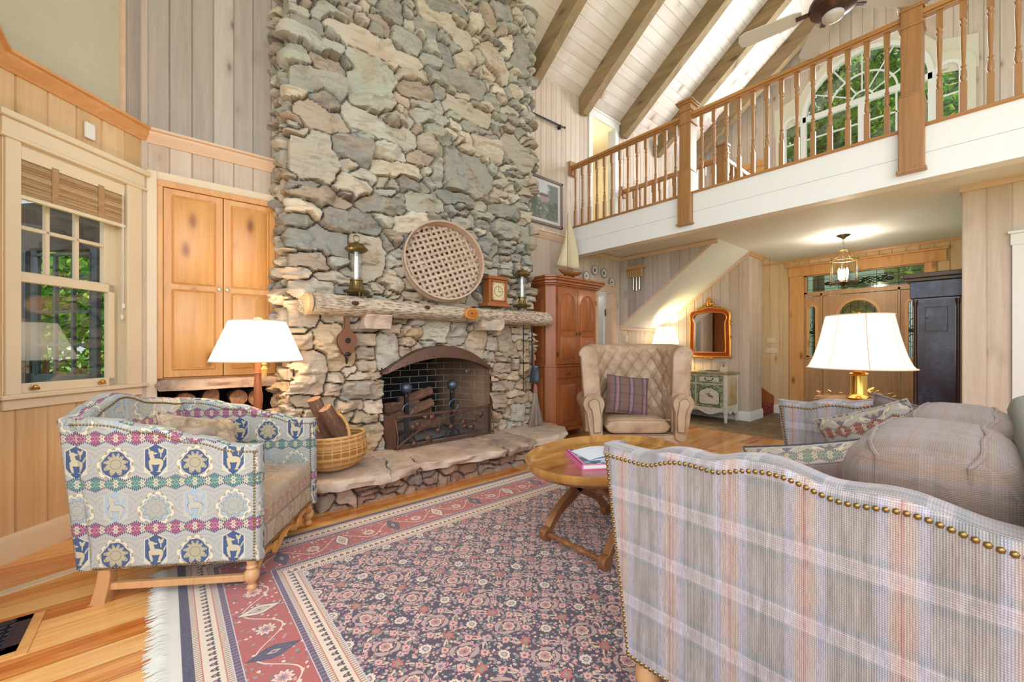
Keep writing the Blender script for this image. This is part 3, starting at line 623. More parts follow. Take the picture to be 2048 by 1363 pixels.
def leaf(root, y0, y1, cols, arch_r, zc, name):
    """door leaf seen from the room; glazed arch above, raised panels below"""
    yc = (y0+y1)/2; m = MB(); zs = zc; zb = 1.02; hw = arch_r; x0, x1 = XD+.02, XD+.06
    n = 14; A = [(yc+hw*cos(pi*i/n), zs+hw*sin(pi*i/n)) for i in range(n+1)]
    m.box((x0, y0, 0), (x1, y1, zb)); m.box((x0, y0, zb), (x1, yc-hw, 2.05)); m.box((x0, yc+hw, zb), (x1, y1, 2.05))
    for i in range(n):
        p, q = A[i], A[i+1]; m.add([(x, *v) for x in (x0, x1) for v in (p, (p[0], 2.05), (q[0], 2.05), q)], [(0, 1, 2, 3), (4, 7, 6, 5), (0, 3, 7, 4), (1, 5, 6, 2)])
    L_ = obj(name, m, M['door_wood'], root)
    m = MB(); ring(m, yc, zs, hw-.02, hw+.02, x0-.018, x0+.01, zb, n=20); m.box((x0-.018, yc-hw-.02, zb-.02), (x0+.01, yc+hw+.02, zb+.02)); obj('glazing_bead', m, M['pine'], L_)
    m = MB(); m.prism([(yc+hw, zb)]+A+[(yc-hw, zb)], 'x', x0+.015, x0+.02); pane = obj('pane', m, M['leaded'], L_)
    m = MB(); ring(m, yc, zs, hw*.74, hw*.78, x0+.006, x0+.014, zb+.1, n=18)
    for k in range(-2, 3): m.tube([(x0+.01, yc+hw*.38*k, zb), (x0+.01, yc+hw*.38*k, zs+sqrt(max(0, hw*hw-(hw*.38*k)**2)))], .003, 4)
    for z in (1.2, 1.45, 1.7): m.tube([(x0+.01, yc-hw, z), (x0+.01, yc+hw, z)], .003, 4)
    for k in range(3):
        c = zb+.3+.12*k; m.tube([(x0+.006, yc+.03*sin(2*pi*i/10)*(1.6-.3*k), c+.06*cos(2*pi*i/10)) for i in range(11)], .004, 5)
    m.sph((x0+.004, yc, zb+.42), (.012, .035, .03), 8); obj('lead_came', m, lead, L_)
    for c in range(cols):
        w = (y1-y0-.10)/cols; a = y0+.05+w*c; m = MB(); m.box((x0-.012, a+.02, .16), (x0, a+w-.02, .92)); m.box((x0-.02, a+.05, .20), (x0-.01, a+w-.05, .88)); obj('raised_panel', m, M['door_wood'], L_, bevel=.006)
    return L_
leaf(ft, 1.865, 2.085, 1, .062, 1.84, 'side_light'); leaf(ft, .625, .875, 1, .062, 1.84, 'side_light')
dl = leaf(ft, .91, 1.83, 2, .26, 1.70, 'door_leaf')
m = MB(); m.lathe([(.03, 0), (.034, .006), (.026, .016), (.01, .03)], (XD+.02, .985, 1.18), 14, 'x'); obj('deadbolt', m, M['brass'], dl)
m = MB(); m.lathe([(.024, 0), (.012, .02), (.028, .05), (.02, .07)], (XD-.05, .985, 1.02), 14, 'x'); obj('door_knob', m, M['brass'], dl)
m = MB(); m.prism([(.62, 2.12), (2.06, 2.12), (2.06, 2.41), (.62, 2.41)], 'x', XD+.03, XD+.035); tp = obj('transom_pane', m, M['leaded'], ft)
m = MB()
for y in (.9, 1.15, 1.9, 1.62): m.tube([(XD+.026, y, 2.13), (XD+.026, y, 2.40)], .003, 4)
for z in (2.17, 2.33): m.tube([(XD+.026, .66, z), (XD+.026, 2.05, z)], .003, 4)
for k in range(6):
    ph = k*1.05; m.tube([(XD+.018, 1.02+.72*i/16, 2.255+(.055-.02*(k % 2))*sin(i*.8+ph)) for i in range(17)], .0055, 5)
for y in (1.0, 1.76): m.sph((XD+.014, y, 2.25), (.01, .05, .03), 8)
obj('lead_came', m, lead, tp)
# gallery rear doorway in orange pine beyond the railing
m = MB(); m.box((XG-.03, 3.28, 2.96), (XG-.002, 3.36, 4.62)); m.box((XG-.03, 2.66, 4.55), (XG-.002, 3.36, 4.65)); m.box((XG-.012, 2.7, 2.96), (XG-.002, 3.28, 4.55)); struct('door_4', m, M['pine'])
# ---------------------------------------------------------------- rubble stonework
rs = np.random.RandomState(11)
def vnoise(U, Z, sc, seed):
    """smooth value noise on a plane"""
    r = np.random.RandomState(seed).rand(256, 256).astype(np.float32); x = U*sc+50; y = Z*sc+50
    xi = np.floor(x).astype(int); yi = np.floor(y).astype(int); fx = (x-xi); fy = (y-yi); fx = fx*fx*(3-2*fx); fy = fy*fy*(3-2*fy)
    g = lambda a, b: r[a % 256, b % 256]
    return (g(xi, yi)*(1-fx)+g(xi+1, yi)*fx)*(1-fy)+(g(xi, yi+1)*(1-fx)+g(xi+1, yi+1)*fx)*fy-.5
def px_y(px, py, Y):
    r = (px-1024)/813.5; a = (CT+r*ST, ST-r*CT, -(py-692.46)/813.5); t = Y/a[1]; return a[0]*t, 1.2+a[2]*t
YF = 3.70
def from_seg(x1, y1, x2, y2, th, off=(540, 0), sc=2.272, Y=YF-.05):
    """stone given by its long axis and thickness as measured on the photograph's crops -> (x, z, a, b, angle)"""
    p = [((x1/sc)+off[0], (y1/sc)+off[1]), ((x2/sc)+off[0], (y2/sc)+off[1])]
    P = [px_y(*q, Y) for q in p]; c = ((P[0][0]+P[1][0])/2, (P[0][1]+P[1][1])/2); mid = ((p[0][0]+p[1][0])/2, (p[0][1]+p[1][1])/2)
    L_ = max(.03, sqrt((P[1][0]-P[0][0])**2+(P[1][1]-P[0][1])**2)/2); an = atan2(P[1][1]-P[0][1], P[1][0]-P[0][0])
    if abs(cos(an)) < .5: b = abs(px_y(mid[0]+th/sc/2, mid[1], Y)[0]-px_y(mid[0]-th/sc/2, mid[1], Y)[0])/2
    else: b = abs(px_y(mid[0], mid[1]-th/sc/2, Y)[1]-px_y(mid[0], mid[1]+th/sc/2, Y)[1])/2
    return (c[0], c[1], L_, b, an)
BIG = [(215,60,720,320,75),(80,130,340,220,85),(70,60,260,140,60),(60,240,180,240,110),(190,270,340,320,100),(70,310,360,420,95),(450,225,480,520,200),(100,460,380,590,90),(310,490,690,670,100),(220,410,300,500,60),
 (75,710,300,715,235),(290,620,470,720,110),(460,690,620,700,55),(450,740,705,800,75),(785,745,1010,830,215),(590,370,745,430,80),(790,440,1020,560,85),(560,320,730,360,45),(560,160,700,200,110),(660,30,950,210,75),(650,80,755,150,60),(960,180,1090,380,110),
 (1150,150,1150,340,80),(780,330,990,420,85),(640,500,810,550,60),(700,570,830,640,50),(640,460,800,510,45),(930,640,1050,700,80),(1050,620,1180,760,110),(90,860,380,930,75),(60,830,225,840,50),(60,930,215,940,60),(60,1000,185,1010,75),(240,970,500,1020,95),(50,1060,370,1120,120),
 (50,1170,265,1180,85),(60,1240,180,1245,45),(60,1300,295,1310,70),(395,920,630,940,80),(620,900,815,930,90),(570,1010,700,1010,75),(370,1170,540,1180,220),(1000,1030,1200,1070,80),(960,1080,1030,1160,80),(280,820,465,860,75),(570,820,745,870,55),(750,880,920,910,50),(830,1000,940,1010,55),(1000,950,1150,980,60),
 (190,20,360,70,45),(500,20,620,70,60),(470,60,540,150,60),(1000,30,1110,60,90),(700,0,910,60,70),(910,110,970,110,70),(1070,200,1120,200,70),(500,1230,600,1330,70),(770,200,840,300,60),(840,250,930,300,60),(630,690,740,750,60),(690,630,790,680,50),(740,740,780,850,45),
 (-40,-60,160,-50,90),(180,-60,420,-20,70),(430,-50,650,-30,60),(880,-50,1100,-30,70),(60,-160,500,-130,80),(560,-150,1000,-100,80)]
LOW = [(55,185,300,190,250),(90,400,240,410,110),(105,660,370,665,385),(100,905,470,900,85),(370,250,510,650,235),(590,390,775,390,108),(640,505,780,505,98),(500,295,780,300,66),(640,605,795,605,88),(540,690,815,685,62),(350,705,525,705,52),(480,812,825,800,160),(330,790,490,790,88),
 (860,350,890,620,185),(440,925,670,910,42),(700,940,825,940,108),(570,1040,800,1040,58),(600,1180,810,1170,200),(385,220,610,220,78),(780,225,900,195,110),(60,980,180,985,60),(200,990,400,1010,60)]
RGT = [(650,420,620,700,320),(940,420,860,740,205),(1180,480,1080,890,215),(1310,640,1305,800,125),(1290,840,1280,940,125),(1410,480,1500,930,160),(1480,500,1740,500,58),(1510,580,1740,580,56),(1520,650,1720,640,50),(1600,740,1725,730,110),(1610,850,1720,850,90),(1340,570,1340,620,60)]
RLO = [(1120,720,1440,720,200),(1140,590,1560,590,88),(1300,410,1500,410,88),(1100,425,1280,420,86),(1110,510,1330,510,44),(1350,490,1560,480,40),(1255,900,1380,900,110),(1490,860,1660,880,170),(1420,880,1480,880,90),(1310,840,1420,840,40)]
seeds = [from_seg(*s) for s in BIG]+[from_seg(*s, off=(560, 580), sc=4.01) for s in LOW]+[from_seg(*s, off=(760, 560), sc=5.69) for s in RGT]+[from_seg(*s, off=(740, 660), sc=5.244) for s in RLO]

def stone_sheet(path, seeds, z0, z1, res, hollow=None, pal=None, hmin=.028, hmax=.105, seed=1, fill=(.10, .035), nfill=900, usewarp=.014, flat=1.0, low=None):
    """rubble relief on a vertical surface following path [(x,y)...]; seeds (u,z,a,b,angle)"""
    r = np.random.RandomState(seed); P = np.array(path, float); seg = np.sqrt((np.diff(P, axis=0)**2).sum(1)); cu = np.concatenate([[0], np.cumsum(seg)]); Lt = cu[-1]
    sd = list(seeds)
    if nfill:
        cand = np.stack([r.rand(nfill)*Lt, z0+r.rand(nfill)*(z1-z0)], 1)
        for i, (u, z) in enumerate(cand):
            big = r.rand(); a = fill[0]*(.45+1.3*big*big); b = fill[1]*(.55+.9*r.rand())
            ok = True
            for (su, sz, sa, sb, an) in sd:
                du, dz = u-su, z-sz; ca, sa_ = cos(an), sin(an); x = du*ca+dz*sa_; y = -du*sa_+dz*ca
                if (abs(x)/(sa+a*.72))**2+(abs(y)/(sb+b*.72))**2 < 1.0: ok = False; break
            if ok: sd.append((u, z, a, b, (r.rand()-.5)*.25))
    n = len(sd); S = np.array(sd, np.float32)
    nu = int(Lt/res)+1; nz = int((z1-z0)/res)+1; u = np.linspace(0, Lt, nu); z = np.linspace(z0, z1, nz); U, Z = np.meshgrid(u, z, indexing='ij'); U = U.astype(np.float32); Z = Z.astype(np.float32)
    Uw = U+usewarp*2*vnoise(U, Z, 7, seed)+usewarp*vnoise(U, Z, 21, seed+1)*.9; Zw = Z+usewarp*1.6*vnoise(U, Z, 6, seed+2)+usewarp*.7*vnoise(U, Z, 23, seed+3)
    F1 = np.full(U.shape, 9e9, np.float32); F2 = F1.copy(); I = np.zeros(U.shape, np.int32)
    for i in range(n):
        su, sz, sa, sb, an = S[i]; R = 3.2*max(sa, sb)+.25
        i0, i1 = max(0, int((su-R)/res)), min(nu, int((su+R)/res)+1); j0, j1 = max(0, int((sz-R-z0)/res)), min(nz, int((sz+R-z0)/res)+1)
        if i1 <= i0 or j1 <= j0: continue
        du = Uw[i0:i1, j0:j1]-su; dz = Zw[i0:i1, j0:j1]-sz; ca, s_ = cos(an), sin(an); x = np.abs(du*ca+dz*s_); y = np.abs(-du*s_+dz*ca)
        # rounded-box distance in metres, so neighbours share a clean joint
        qx = x-sa*.8; qy = y-sb*.8; d = np.sqrt(np.maximum(qx, 0)**2+np.maximum(qy, 0)**2)+np.minimum(np.maximum(qx, qy), 0)
        f1 = F1[i0:i1, j0:j1]; f2 = F2[i0:i1, j0:j1]; ii = I[i0:i1, j0:j1]; m = d < f1
        f2[...] = np.where(m, f1, np.minimum(f2, d)); ii[...] = np.where(m, i, ii); f1[...] = np.where(m, d, f1)
    e = np.clip(F2-F1, 0, .2)
    base = (hmin+(hmax-hmin)*r.rand(n)**1.1); tx = (r.rand(n)-.5)*.5; tz = (r.rand(n)-.55)*.75
    gx, gz, gk = r.randn(n), r.randn(n), r.rand(n)
    du = U-S[I, 0]; dz = Z-S[I, 1]
    sc_ = np.minimum(1, .12/np.maximum(S[:, 3], .03))
    h = base[I]+(tx[I]*du+tz[I]*dz)*sc_[I]
    ln = np.sqrt(gx**2+gz**2)+1e-6; cut = ((gx/ln)[I]*du+(gz/ln)[I]*dz)-(gk*.5*np.minimum(S[:, 2], S[:, 3]*1.4))[I]
    h -= np.maximum(cut, 0)*.8
    g2 = r.randn(n, 2); l2 = np.sqrt((g2**2).sum(1))+1e-6; cut2 = ((g2[:, 0]/l2)[I]*du+(g2[:, 1]/l2)[I]*dz)-(r.rand(n)*.6*np.minimum(S[:, 2], S[:, 3]*1.2))[I]; h -= np.maximum(cut2, 0)*.5
    h += .020*vnoise(U, Z*2.6, 12, seed+5)*flat-.022*np.abs(vnoise(U+Z*.3, Z*2.2, 19, seed+9))*flat-.014*np.abs(vnoise(U, Z*1.6, 42, seed+6))+.007*vnoise(U, Z, 90, seed+7)+.007
    # chipped steps
    st = vnoise(U+I*.37, Z*2.5+I*.11, 9, seed+8); h += .013*np.sign(st)*np.clip(np.abs(st)*9, 0, 1)*flat
    k = np.clip(e/.012, 0, 1); jd = np.clip(e/.03, 0, 1); h = np.maximum(h, .016)*k*(.86+.14*jd)-.045*(1-k)
    pal = pal or [(188, 180, 166), (200, 190, 174), (166, 164, 156), (204, 192, 174), (180, 178, 170), (214, 200, 182), (154, 152, 146), (192, 188, 176), (172, 174, 162), (192, 180, 166), (150, 150, 146), (178, 162, 146)]
    pc = np.array([srgb(*c) for c in pal]); ci = r.randint(0, len(pal), n); cc_ = pc[ci]
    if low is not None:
        lc = np.array([srgb(*c) for c in low]); w_ = np.clip((1.75-S[:, 1]+(r.rand(n)-.5)*.7)*3, 0, 1)[:, None]; cc_ = cc_*(1-w_)+lc[r.randint(0, len(low), n)]*w_  # lower stones shift to tan, lamp warmth painted into their colours
    col = cc_[I]*(.84+.32*r.rand(n))[I][..., None]
    mort = np.array(srgb(84, 76, 70)); kk = np.clip(e/.010, 0, 1)[..., None]; col = col*kk+mort*(1-kk)
    # positions
    def at(q):
        q = np.clip(q, 0, Lt); return np.stack([np.interp(q, cu, P[:, 0]), np.interp(q, cu, P[:, 1])], -1)
    A = at(u-.035); B = at(u+.035); T = B-A; T /= np.sqrt((T**2).sum(1))[:, None]+1e-9; N = np.stack([T[:, 1], -T[:, 0]], -1)
    p = at(u); pos = p[:, None, :]+N[:, None, :]*h[..., None]
    V = np.concatenate([pos, Z[..., None]], -1).reshape(-1, 3)
    idx = np.arange(nu*nz).reshape(nu, nz); q = np.stack([idx[:-1, :-1], idx[1:, :-1], idx[1:, 1:], idx[:-1, 1:]], -1).reshape(-1, 4)
    if hollow is not None:
        c = V[q].mean(1); q = q[~hollow(c)]
    me = bpy.data.meshes.new('stone'); me.vertices.add(len(V)); me.vertices.foreach_set('co', V.astype(np.float32).ravel())
    me.loops.add(len(q)*4); me.loops.foreach_set('vertex_index', q.astype(np.int32).ravel()); me.polygons.add(len(q)); me.polygons.foreach_set('loop_start', np.arange(0, len(q)*4, 4, dtype=np.int32)); me.polygons.foreach_set('loop_total', np.full(len(q), 4, np.int32))
    me.update(calc_edges=True); at_ = me.attributes.new('Col', 'FLOAT_COLOR', 'POINT'); cc = np.concatenate([col.reshape(-1, 3), np.ones((len(V), 1))], 1); at_.data.foreach_set('color', cc.astype(np.float32).ravel())
    me.polygons.foreach_set('use_smooth', [True]*len(me.polygons)); me.set_sharp_from_angle(angle=radians(42)); return me

XL, XR = .775, 3.44
OX0, OX1 = 1.53, 2.775; OXC = (OX0+OX1)/2; OHW = (OX1-OX0)/2
def arch_z(x, zs=.965, rise=.225): return zs+rise*(1-np.clip(np.abs(x-OXC)/OHW, 0, 1)**2.1)
path = [(XL, YW+.02), (XL, YF), (XR, YF), (XR, YW+.02)]; u0 = YW+.02-YF
sd = [(s[0]-XL+u0, s[1], s[2], s[3], s[4]) for s in seeds]
hol = lambda c: (c[:, 1] < YF+.02) & (c[:, 0] > OX0) & (c[:, 0] < OX1) & (c[:, 2] < arch_z(c[:, 0])-.005)
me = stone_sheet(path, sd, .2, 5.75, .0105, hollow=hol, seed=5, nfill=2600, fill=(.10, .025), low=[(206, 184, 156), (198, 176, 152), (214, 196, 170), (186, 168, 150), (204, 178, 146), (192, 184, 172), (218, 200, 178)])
fire = thing('stone_chimney', 'tall fieldstone chimney and firebox rising to the roof', 'chimney')
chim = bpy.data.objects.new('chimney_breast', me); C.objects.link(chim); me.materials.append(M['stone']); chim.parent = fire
# firebox
m = MB(); a, b = OX0-.02, OX1+.02; ya, yb = YF+.0, YF+.50
fx0, fx1 = a+.20, b-.20
vs = [(a, ya), (fx0, yb), (fx1, yb), (b, ya)]; n = 16
for i in range(3):
    p, q = vs[i], vs[i+1]; m.add([(p[0], p[1], .22), (q[0], q[1], .22), (q[0], q[1], 1.35), (p[0], p[1], 1.35)], [(0, 1, 2, 3)])
m.add([(a, ya, .245), (b, ya, .245), (fx1, yb, .245), (fx0, yb, .245)], [(0, 1, 2, 3)]); m.add([(a, ya, 1.3), (b, ya, 1.3), (fx1, yb, 1.3), (fx0, yb, 1.3)], [(3, 2, 1, 0)])
# reveal around the opening
xs = [OX0+(OX1-OX0)*i/24 for i in range(25)]
for i in range(24):
    x, x2 = xs[i], xs[i+1]; m.add([(x, YF-.06, float(arch_z(x))), (x2, YF-.06, float(arch_z(x2))), (x2, YF+.16, float(arch_z(x2))+.04), (x, YF+.16, float(arch_z(x))+.04)], [(0, 1, 2, 3)])
    m.add([(x, YF+.02, float(arch_z(x))), (x2, YF+.02, float(arch_z(x2))), (x2, YF+.02, 1.34), (x, YF+.02, 1.34)], [(0, 1, 2, 3)])
for (x, x2) in ((OX0-.12, OX0), (OX1, OX1+.12)): m.add([(x, YF+.014, .2), (x2, YF+.014, .2), (x2, YF+.014, 1.34), (x, YF+.014, 1.34)], [(0, 1, 2, 3)])
for x in (OX0, OX1): m.add([(x, YF-.05, .24), (x, YF+.1, .24), (x, YF+.1, 1.0), (x, YF-.05, 1.0)], [(0, 1, 2, 3)])
obj('firebox', m, M['firebrick'], fire)
# curved metal hood over the opening
m = MB(); n = 28; V = []
for i in range(n+1):
    t = -1+2*i/n; x = OXC+(OHW+.02)*t; zo = float(arch_z(x, .955, .25)); zi = zo-.105*(1-abs(t)**2.2)-.012; y = YF-.085-.035*(1-t*t)
    V += [(x, YF-.04, zo+.012), (x, y, zo), (x, y-.012, zi), (x, YF-.03, zi-.003)]
m.add(V, [(i*4+j, i*4+(j+1) % 4, (i+1)*4+(j+1) % 4, (i+1)*4+j) for i in range(n) for j in range(4)], True)
for i in range(1, n, 2):
    t = -1+2*i/n; x = OXC+(OHW+.02)*t; zo = float(arch_z(x, .955, .25)); zi = zo-.105*(1-abs(t)**2.2); m.bead((x, YF-.10-.035*(1-t*t), zi+.012), .006, (0, -1, .2))
hood = obj('hood', m, M['copper'], fire, sharp=30, label='brown riveted metal hood arched over the firebox')

# hearth: rubble riser and flagstone slabs
warm = [(150, 116, 102), (168, 132, 112), (140, 108, 94), (176, 146, 126), (152, 130, 118), (162, 120, 100), (140, 124, 114)]
hp = [(.70, 3.70), (.70, 3.32), (.86, 3.13), (1.2, 3.10), (2.9, 3.10), (3.40, 3.18), (3.58, 3.36), (3.62, 3.70)]
me = stone_sheet(hp, [], 0, .2, .009, seed=31, nfill=900, fill=(.13, .032), pal=warm, hmin=.012, hmax=.045, flat=.5)
hearth = bpy.data.objects.new('hearth', me); C.objects.link(hearth); me.materials.append(M['stone']); props(hearth, 'raised stone hearth of flagstones along the fireplace foot', 'hearth')
def rocky(name, poly, z0, z1, mat, parent=None, amp=.018, seed=0, tone=.5, res=.035, **kw):
    """rough slab from an outline"""
    r = random.Random(seed); pts = []
    for i in range(len(poly)):
        p, q = Vector(poly[i]), Vector(poly[(i+1) % len(poly)]); k = max(1, int((q-p).length/res))
        for j in range(k): pts.append(p+(q-p)*j/k)
    cx = sum((p.x for p in pts))/len(pts); cy = sum((p.y for p in pts))/len(pts); n = len(pts); m = MB(); m.tone = tone
    rings = []
    def ringv(f, z, az): return [((cx+(p.x-cx)*f)+mnoise.noise((p.x*9, p.y*9, z*20+seed))*amp*2.2*(1 if f > .8 else .3), (cy+(p.y-cy)*f)+mnoise.noise((p.x*9+30, p.y*9, z*20+seed))*amp*2.2*(1 if f > .8 else .3), z+mnoise.noise((p.x*5*f, p.y*5*f, seed))*az) for p in pts]
    D = z1-z0
    for f, z, az in ((.96, z0, 0), (.985, z0+D*.3, .004), (1.0, z0+D*.62, .006), (.994, z1-D*.12, .005), (.975, z1, .006), (.8, z1+.002, .008), (.5, z1+.002, .008), (.2, z1+.002, .006)): rings.append(ringv(f, z, az))
    vs = [v for R in rings for v in R]; k = len(rings)
    fs = [(i*n+j, i*n+(j+1) % n, (i+1)*n+(j+1) % n, (i+1)*n+j) for i in range(k-1) for j in range(n)]+[tuple(range((k-1)*n, k*n)), tuple(range(n))[::-1]]
    m.add(vs, fs, True); return obj(name, m, mat, parent, sharp=36, **kw)
SL = [([(.815, 2.99), (1.02, 2.97), (1.30, 2.92), (1.40, 3.3), (1.36, 3.72), (.665, 3.72), (.665, 3.28), (.72, 3.12)], .5), ([(1.31, 2.925), (1.575, 3.02), (1.62, 3.35), (1.60, 3.72), (1.37, 3.72), (1.41, 3.3)], .75),
      ([(1.585, 3.02), (2.0, 2.965), (2.42, 2.905), (2.50, 3.3), (2.46, 3.72), (1.61, 3.72), (1.63, 3.35)], .35), ([(2.43, 2.905), (2.86, 2.98), (2.92, 3.30), (2.90, 3.72), (2.47, 3.72), (2.51, 3.3)], .1),
      ([(2.875, 3.02), (3.10, 3.00), (3.42, 3.08), (3.62, 3.28), (3.68, 3.50), (3.66, 3.72), (2.91, 3.72), (2.93, 3.30)], .9)]
for i, (pl, tn) in enumerate(SL): rocky('flagstone', pl, .175, .243, M['slab'], hearth, seed=i*7, tone=tn)
m = MB(); m.box((OX0-.02, 3.66, .1), (OX1+.02, 3.8, .238)); obj('hearth_core', m, M['slab'], hearth)
# ledge under the pine cabinet
lg = rocky('stone_ledge', [(-.055, 4.02), (.30, 4.00), (.76, 4.01), (.76, 4.26), (-.055, 4.26)], .862, .945, M['slab'], seed=77, tone=.1, label='rough grey stone shelf under the pine cabinet', cat='shelf')
# little corbels that carry the mantel
for i, (x, z, w) in enumerate(((1.43, 1.425, .13), (2.70, 1.445, .16))):
    rocky('corbel', [(x-w, 3.47), (x+w*.7, 3.45), (x+w, 3.74), (x-w, 3.74)], z-.07, z+.055, M['slab'], fire, seed=50+i, tone=.7, amp=.02)

# ---------------------------------------------------------------- mantel log
def mk_mantel():
    m = MB(); n = 22; NX = 90; xs0, xs1 = .86, 3.56
    def f(u, v):
        x = xs0+(xs1-xs0)*u; a = 2*pi*v; ry, rz = .135, .088+.008*sin(x*2.2)
        sk = .10 if u > .97 else 0
        yy = cos(a); zz = sin(a); zz = min(zz, .80)  # flattened top
        d = 1+.10*mnoise.noise((x*3, yy*1.6, zz*1.6))+.09*mnoise.noise((x*9, yy*5, zz*5))+.05*mnoise.noise((x*30, yy*13, zz*13))
        ex = (u > .985)*(-.06*(zz+.3))
        return (x+ex-(.05*(yy) if u < .02 else 0), 3.555+ry*yy*d, 1.548+rz*zz*d-.012*sin((x-1.5)*1.2))
    m.grid(f, NX, n, closev=True); k = n
    m.add([f(0, j/n) for j in range(n)], [tuple(range(n))]); m.add([f(1, j/n) for j in range(n)], [tuple(range(n))[::-1]]); return m
t = NT('pale ridged mantel bark', .9, 0, .2); v = t.noise(t.scl(t.coord(), (9, 40, 46)), 1, 6, .7, 1.3); vv = t.vor(t.scl(t.coord(), (16, 50, 70)), 1.0)
t.base(t.ramp(v*.7+vv*.35, [(.3, srgb(110, 84, 68)), (.42, srgb(176, 150, 128)), (.56, srgb(222, 204, 182)), (.8, srgb(236, 224, 206))])); t.bump(v*.7+vv*.5, 1.0, .02)
mant = obj('mantel_log', mk_mantel(), t.m, sharp=60, label='rough barked log mantel shelf across the stone chimney', cat='mantel')
m = MB(); m.lathe([(.0, -.004), (.078, -.004), (.084, .0), (.084, .03)], (.852, 3.553, 1.545), 22, 'x'); m.v = [(p[0], 3.553+(p[1]-3.553)*1.42, p[2]) for p in m.v]; obj('sawn_end', m, plain('pale sawn end', (224, 184, 140), .7, var=.15), mant)
rg = NT('sawn knot face', .5); x, y, z = rg.xyz(); d = L(x, z, 2.365, 1.535, 1.6, 1.0); d2 = (d+rg.noise(scale=9)*.02); rg.base(rg.ramp((d2*260.0).sin()*.2+d2*8.0, [(.1, srgb(140, 74, 26)), (.5, srgb(216, 144, 62)), (.85, srgb(190, 112, 44))]))
m = MB(); m.lathe([(.058, 0), (.060, .03), (.052, .036), (.0, .037)], (2.365, 3.445, 1.535), 24, 'y', sy=1); m.v = [(2.365+(p[0]-2.365)*1.55, 3.445-(p[1]-3.445), p[2]) for p in m.v]; obj('knot_stub', m, rg.m, mant, label='round sawn amber knot')
for x, z in ((1.20, 1.56), (1.87, 1.565)): m = MB(); m.sph((x, 3.425, z), (.032, .014, .02), 10); obj('knot', m, plain('dark knot', (74, 50, 38), .8), mant)
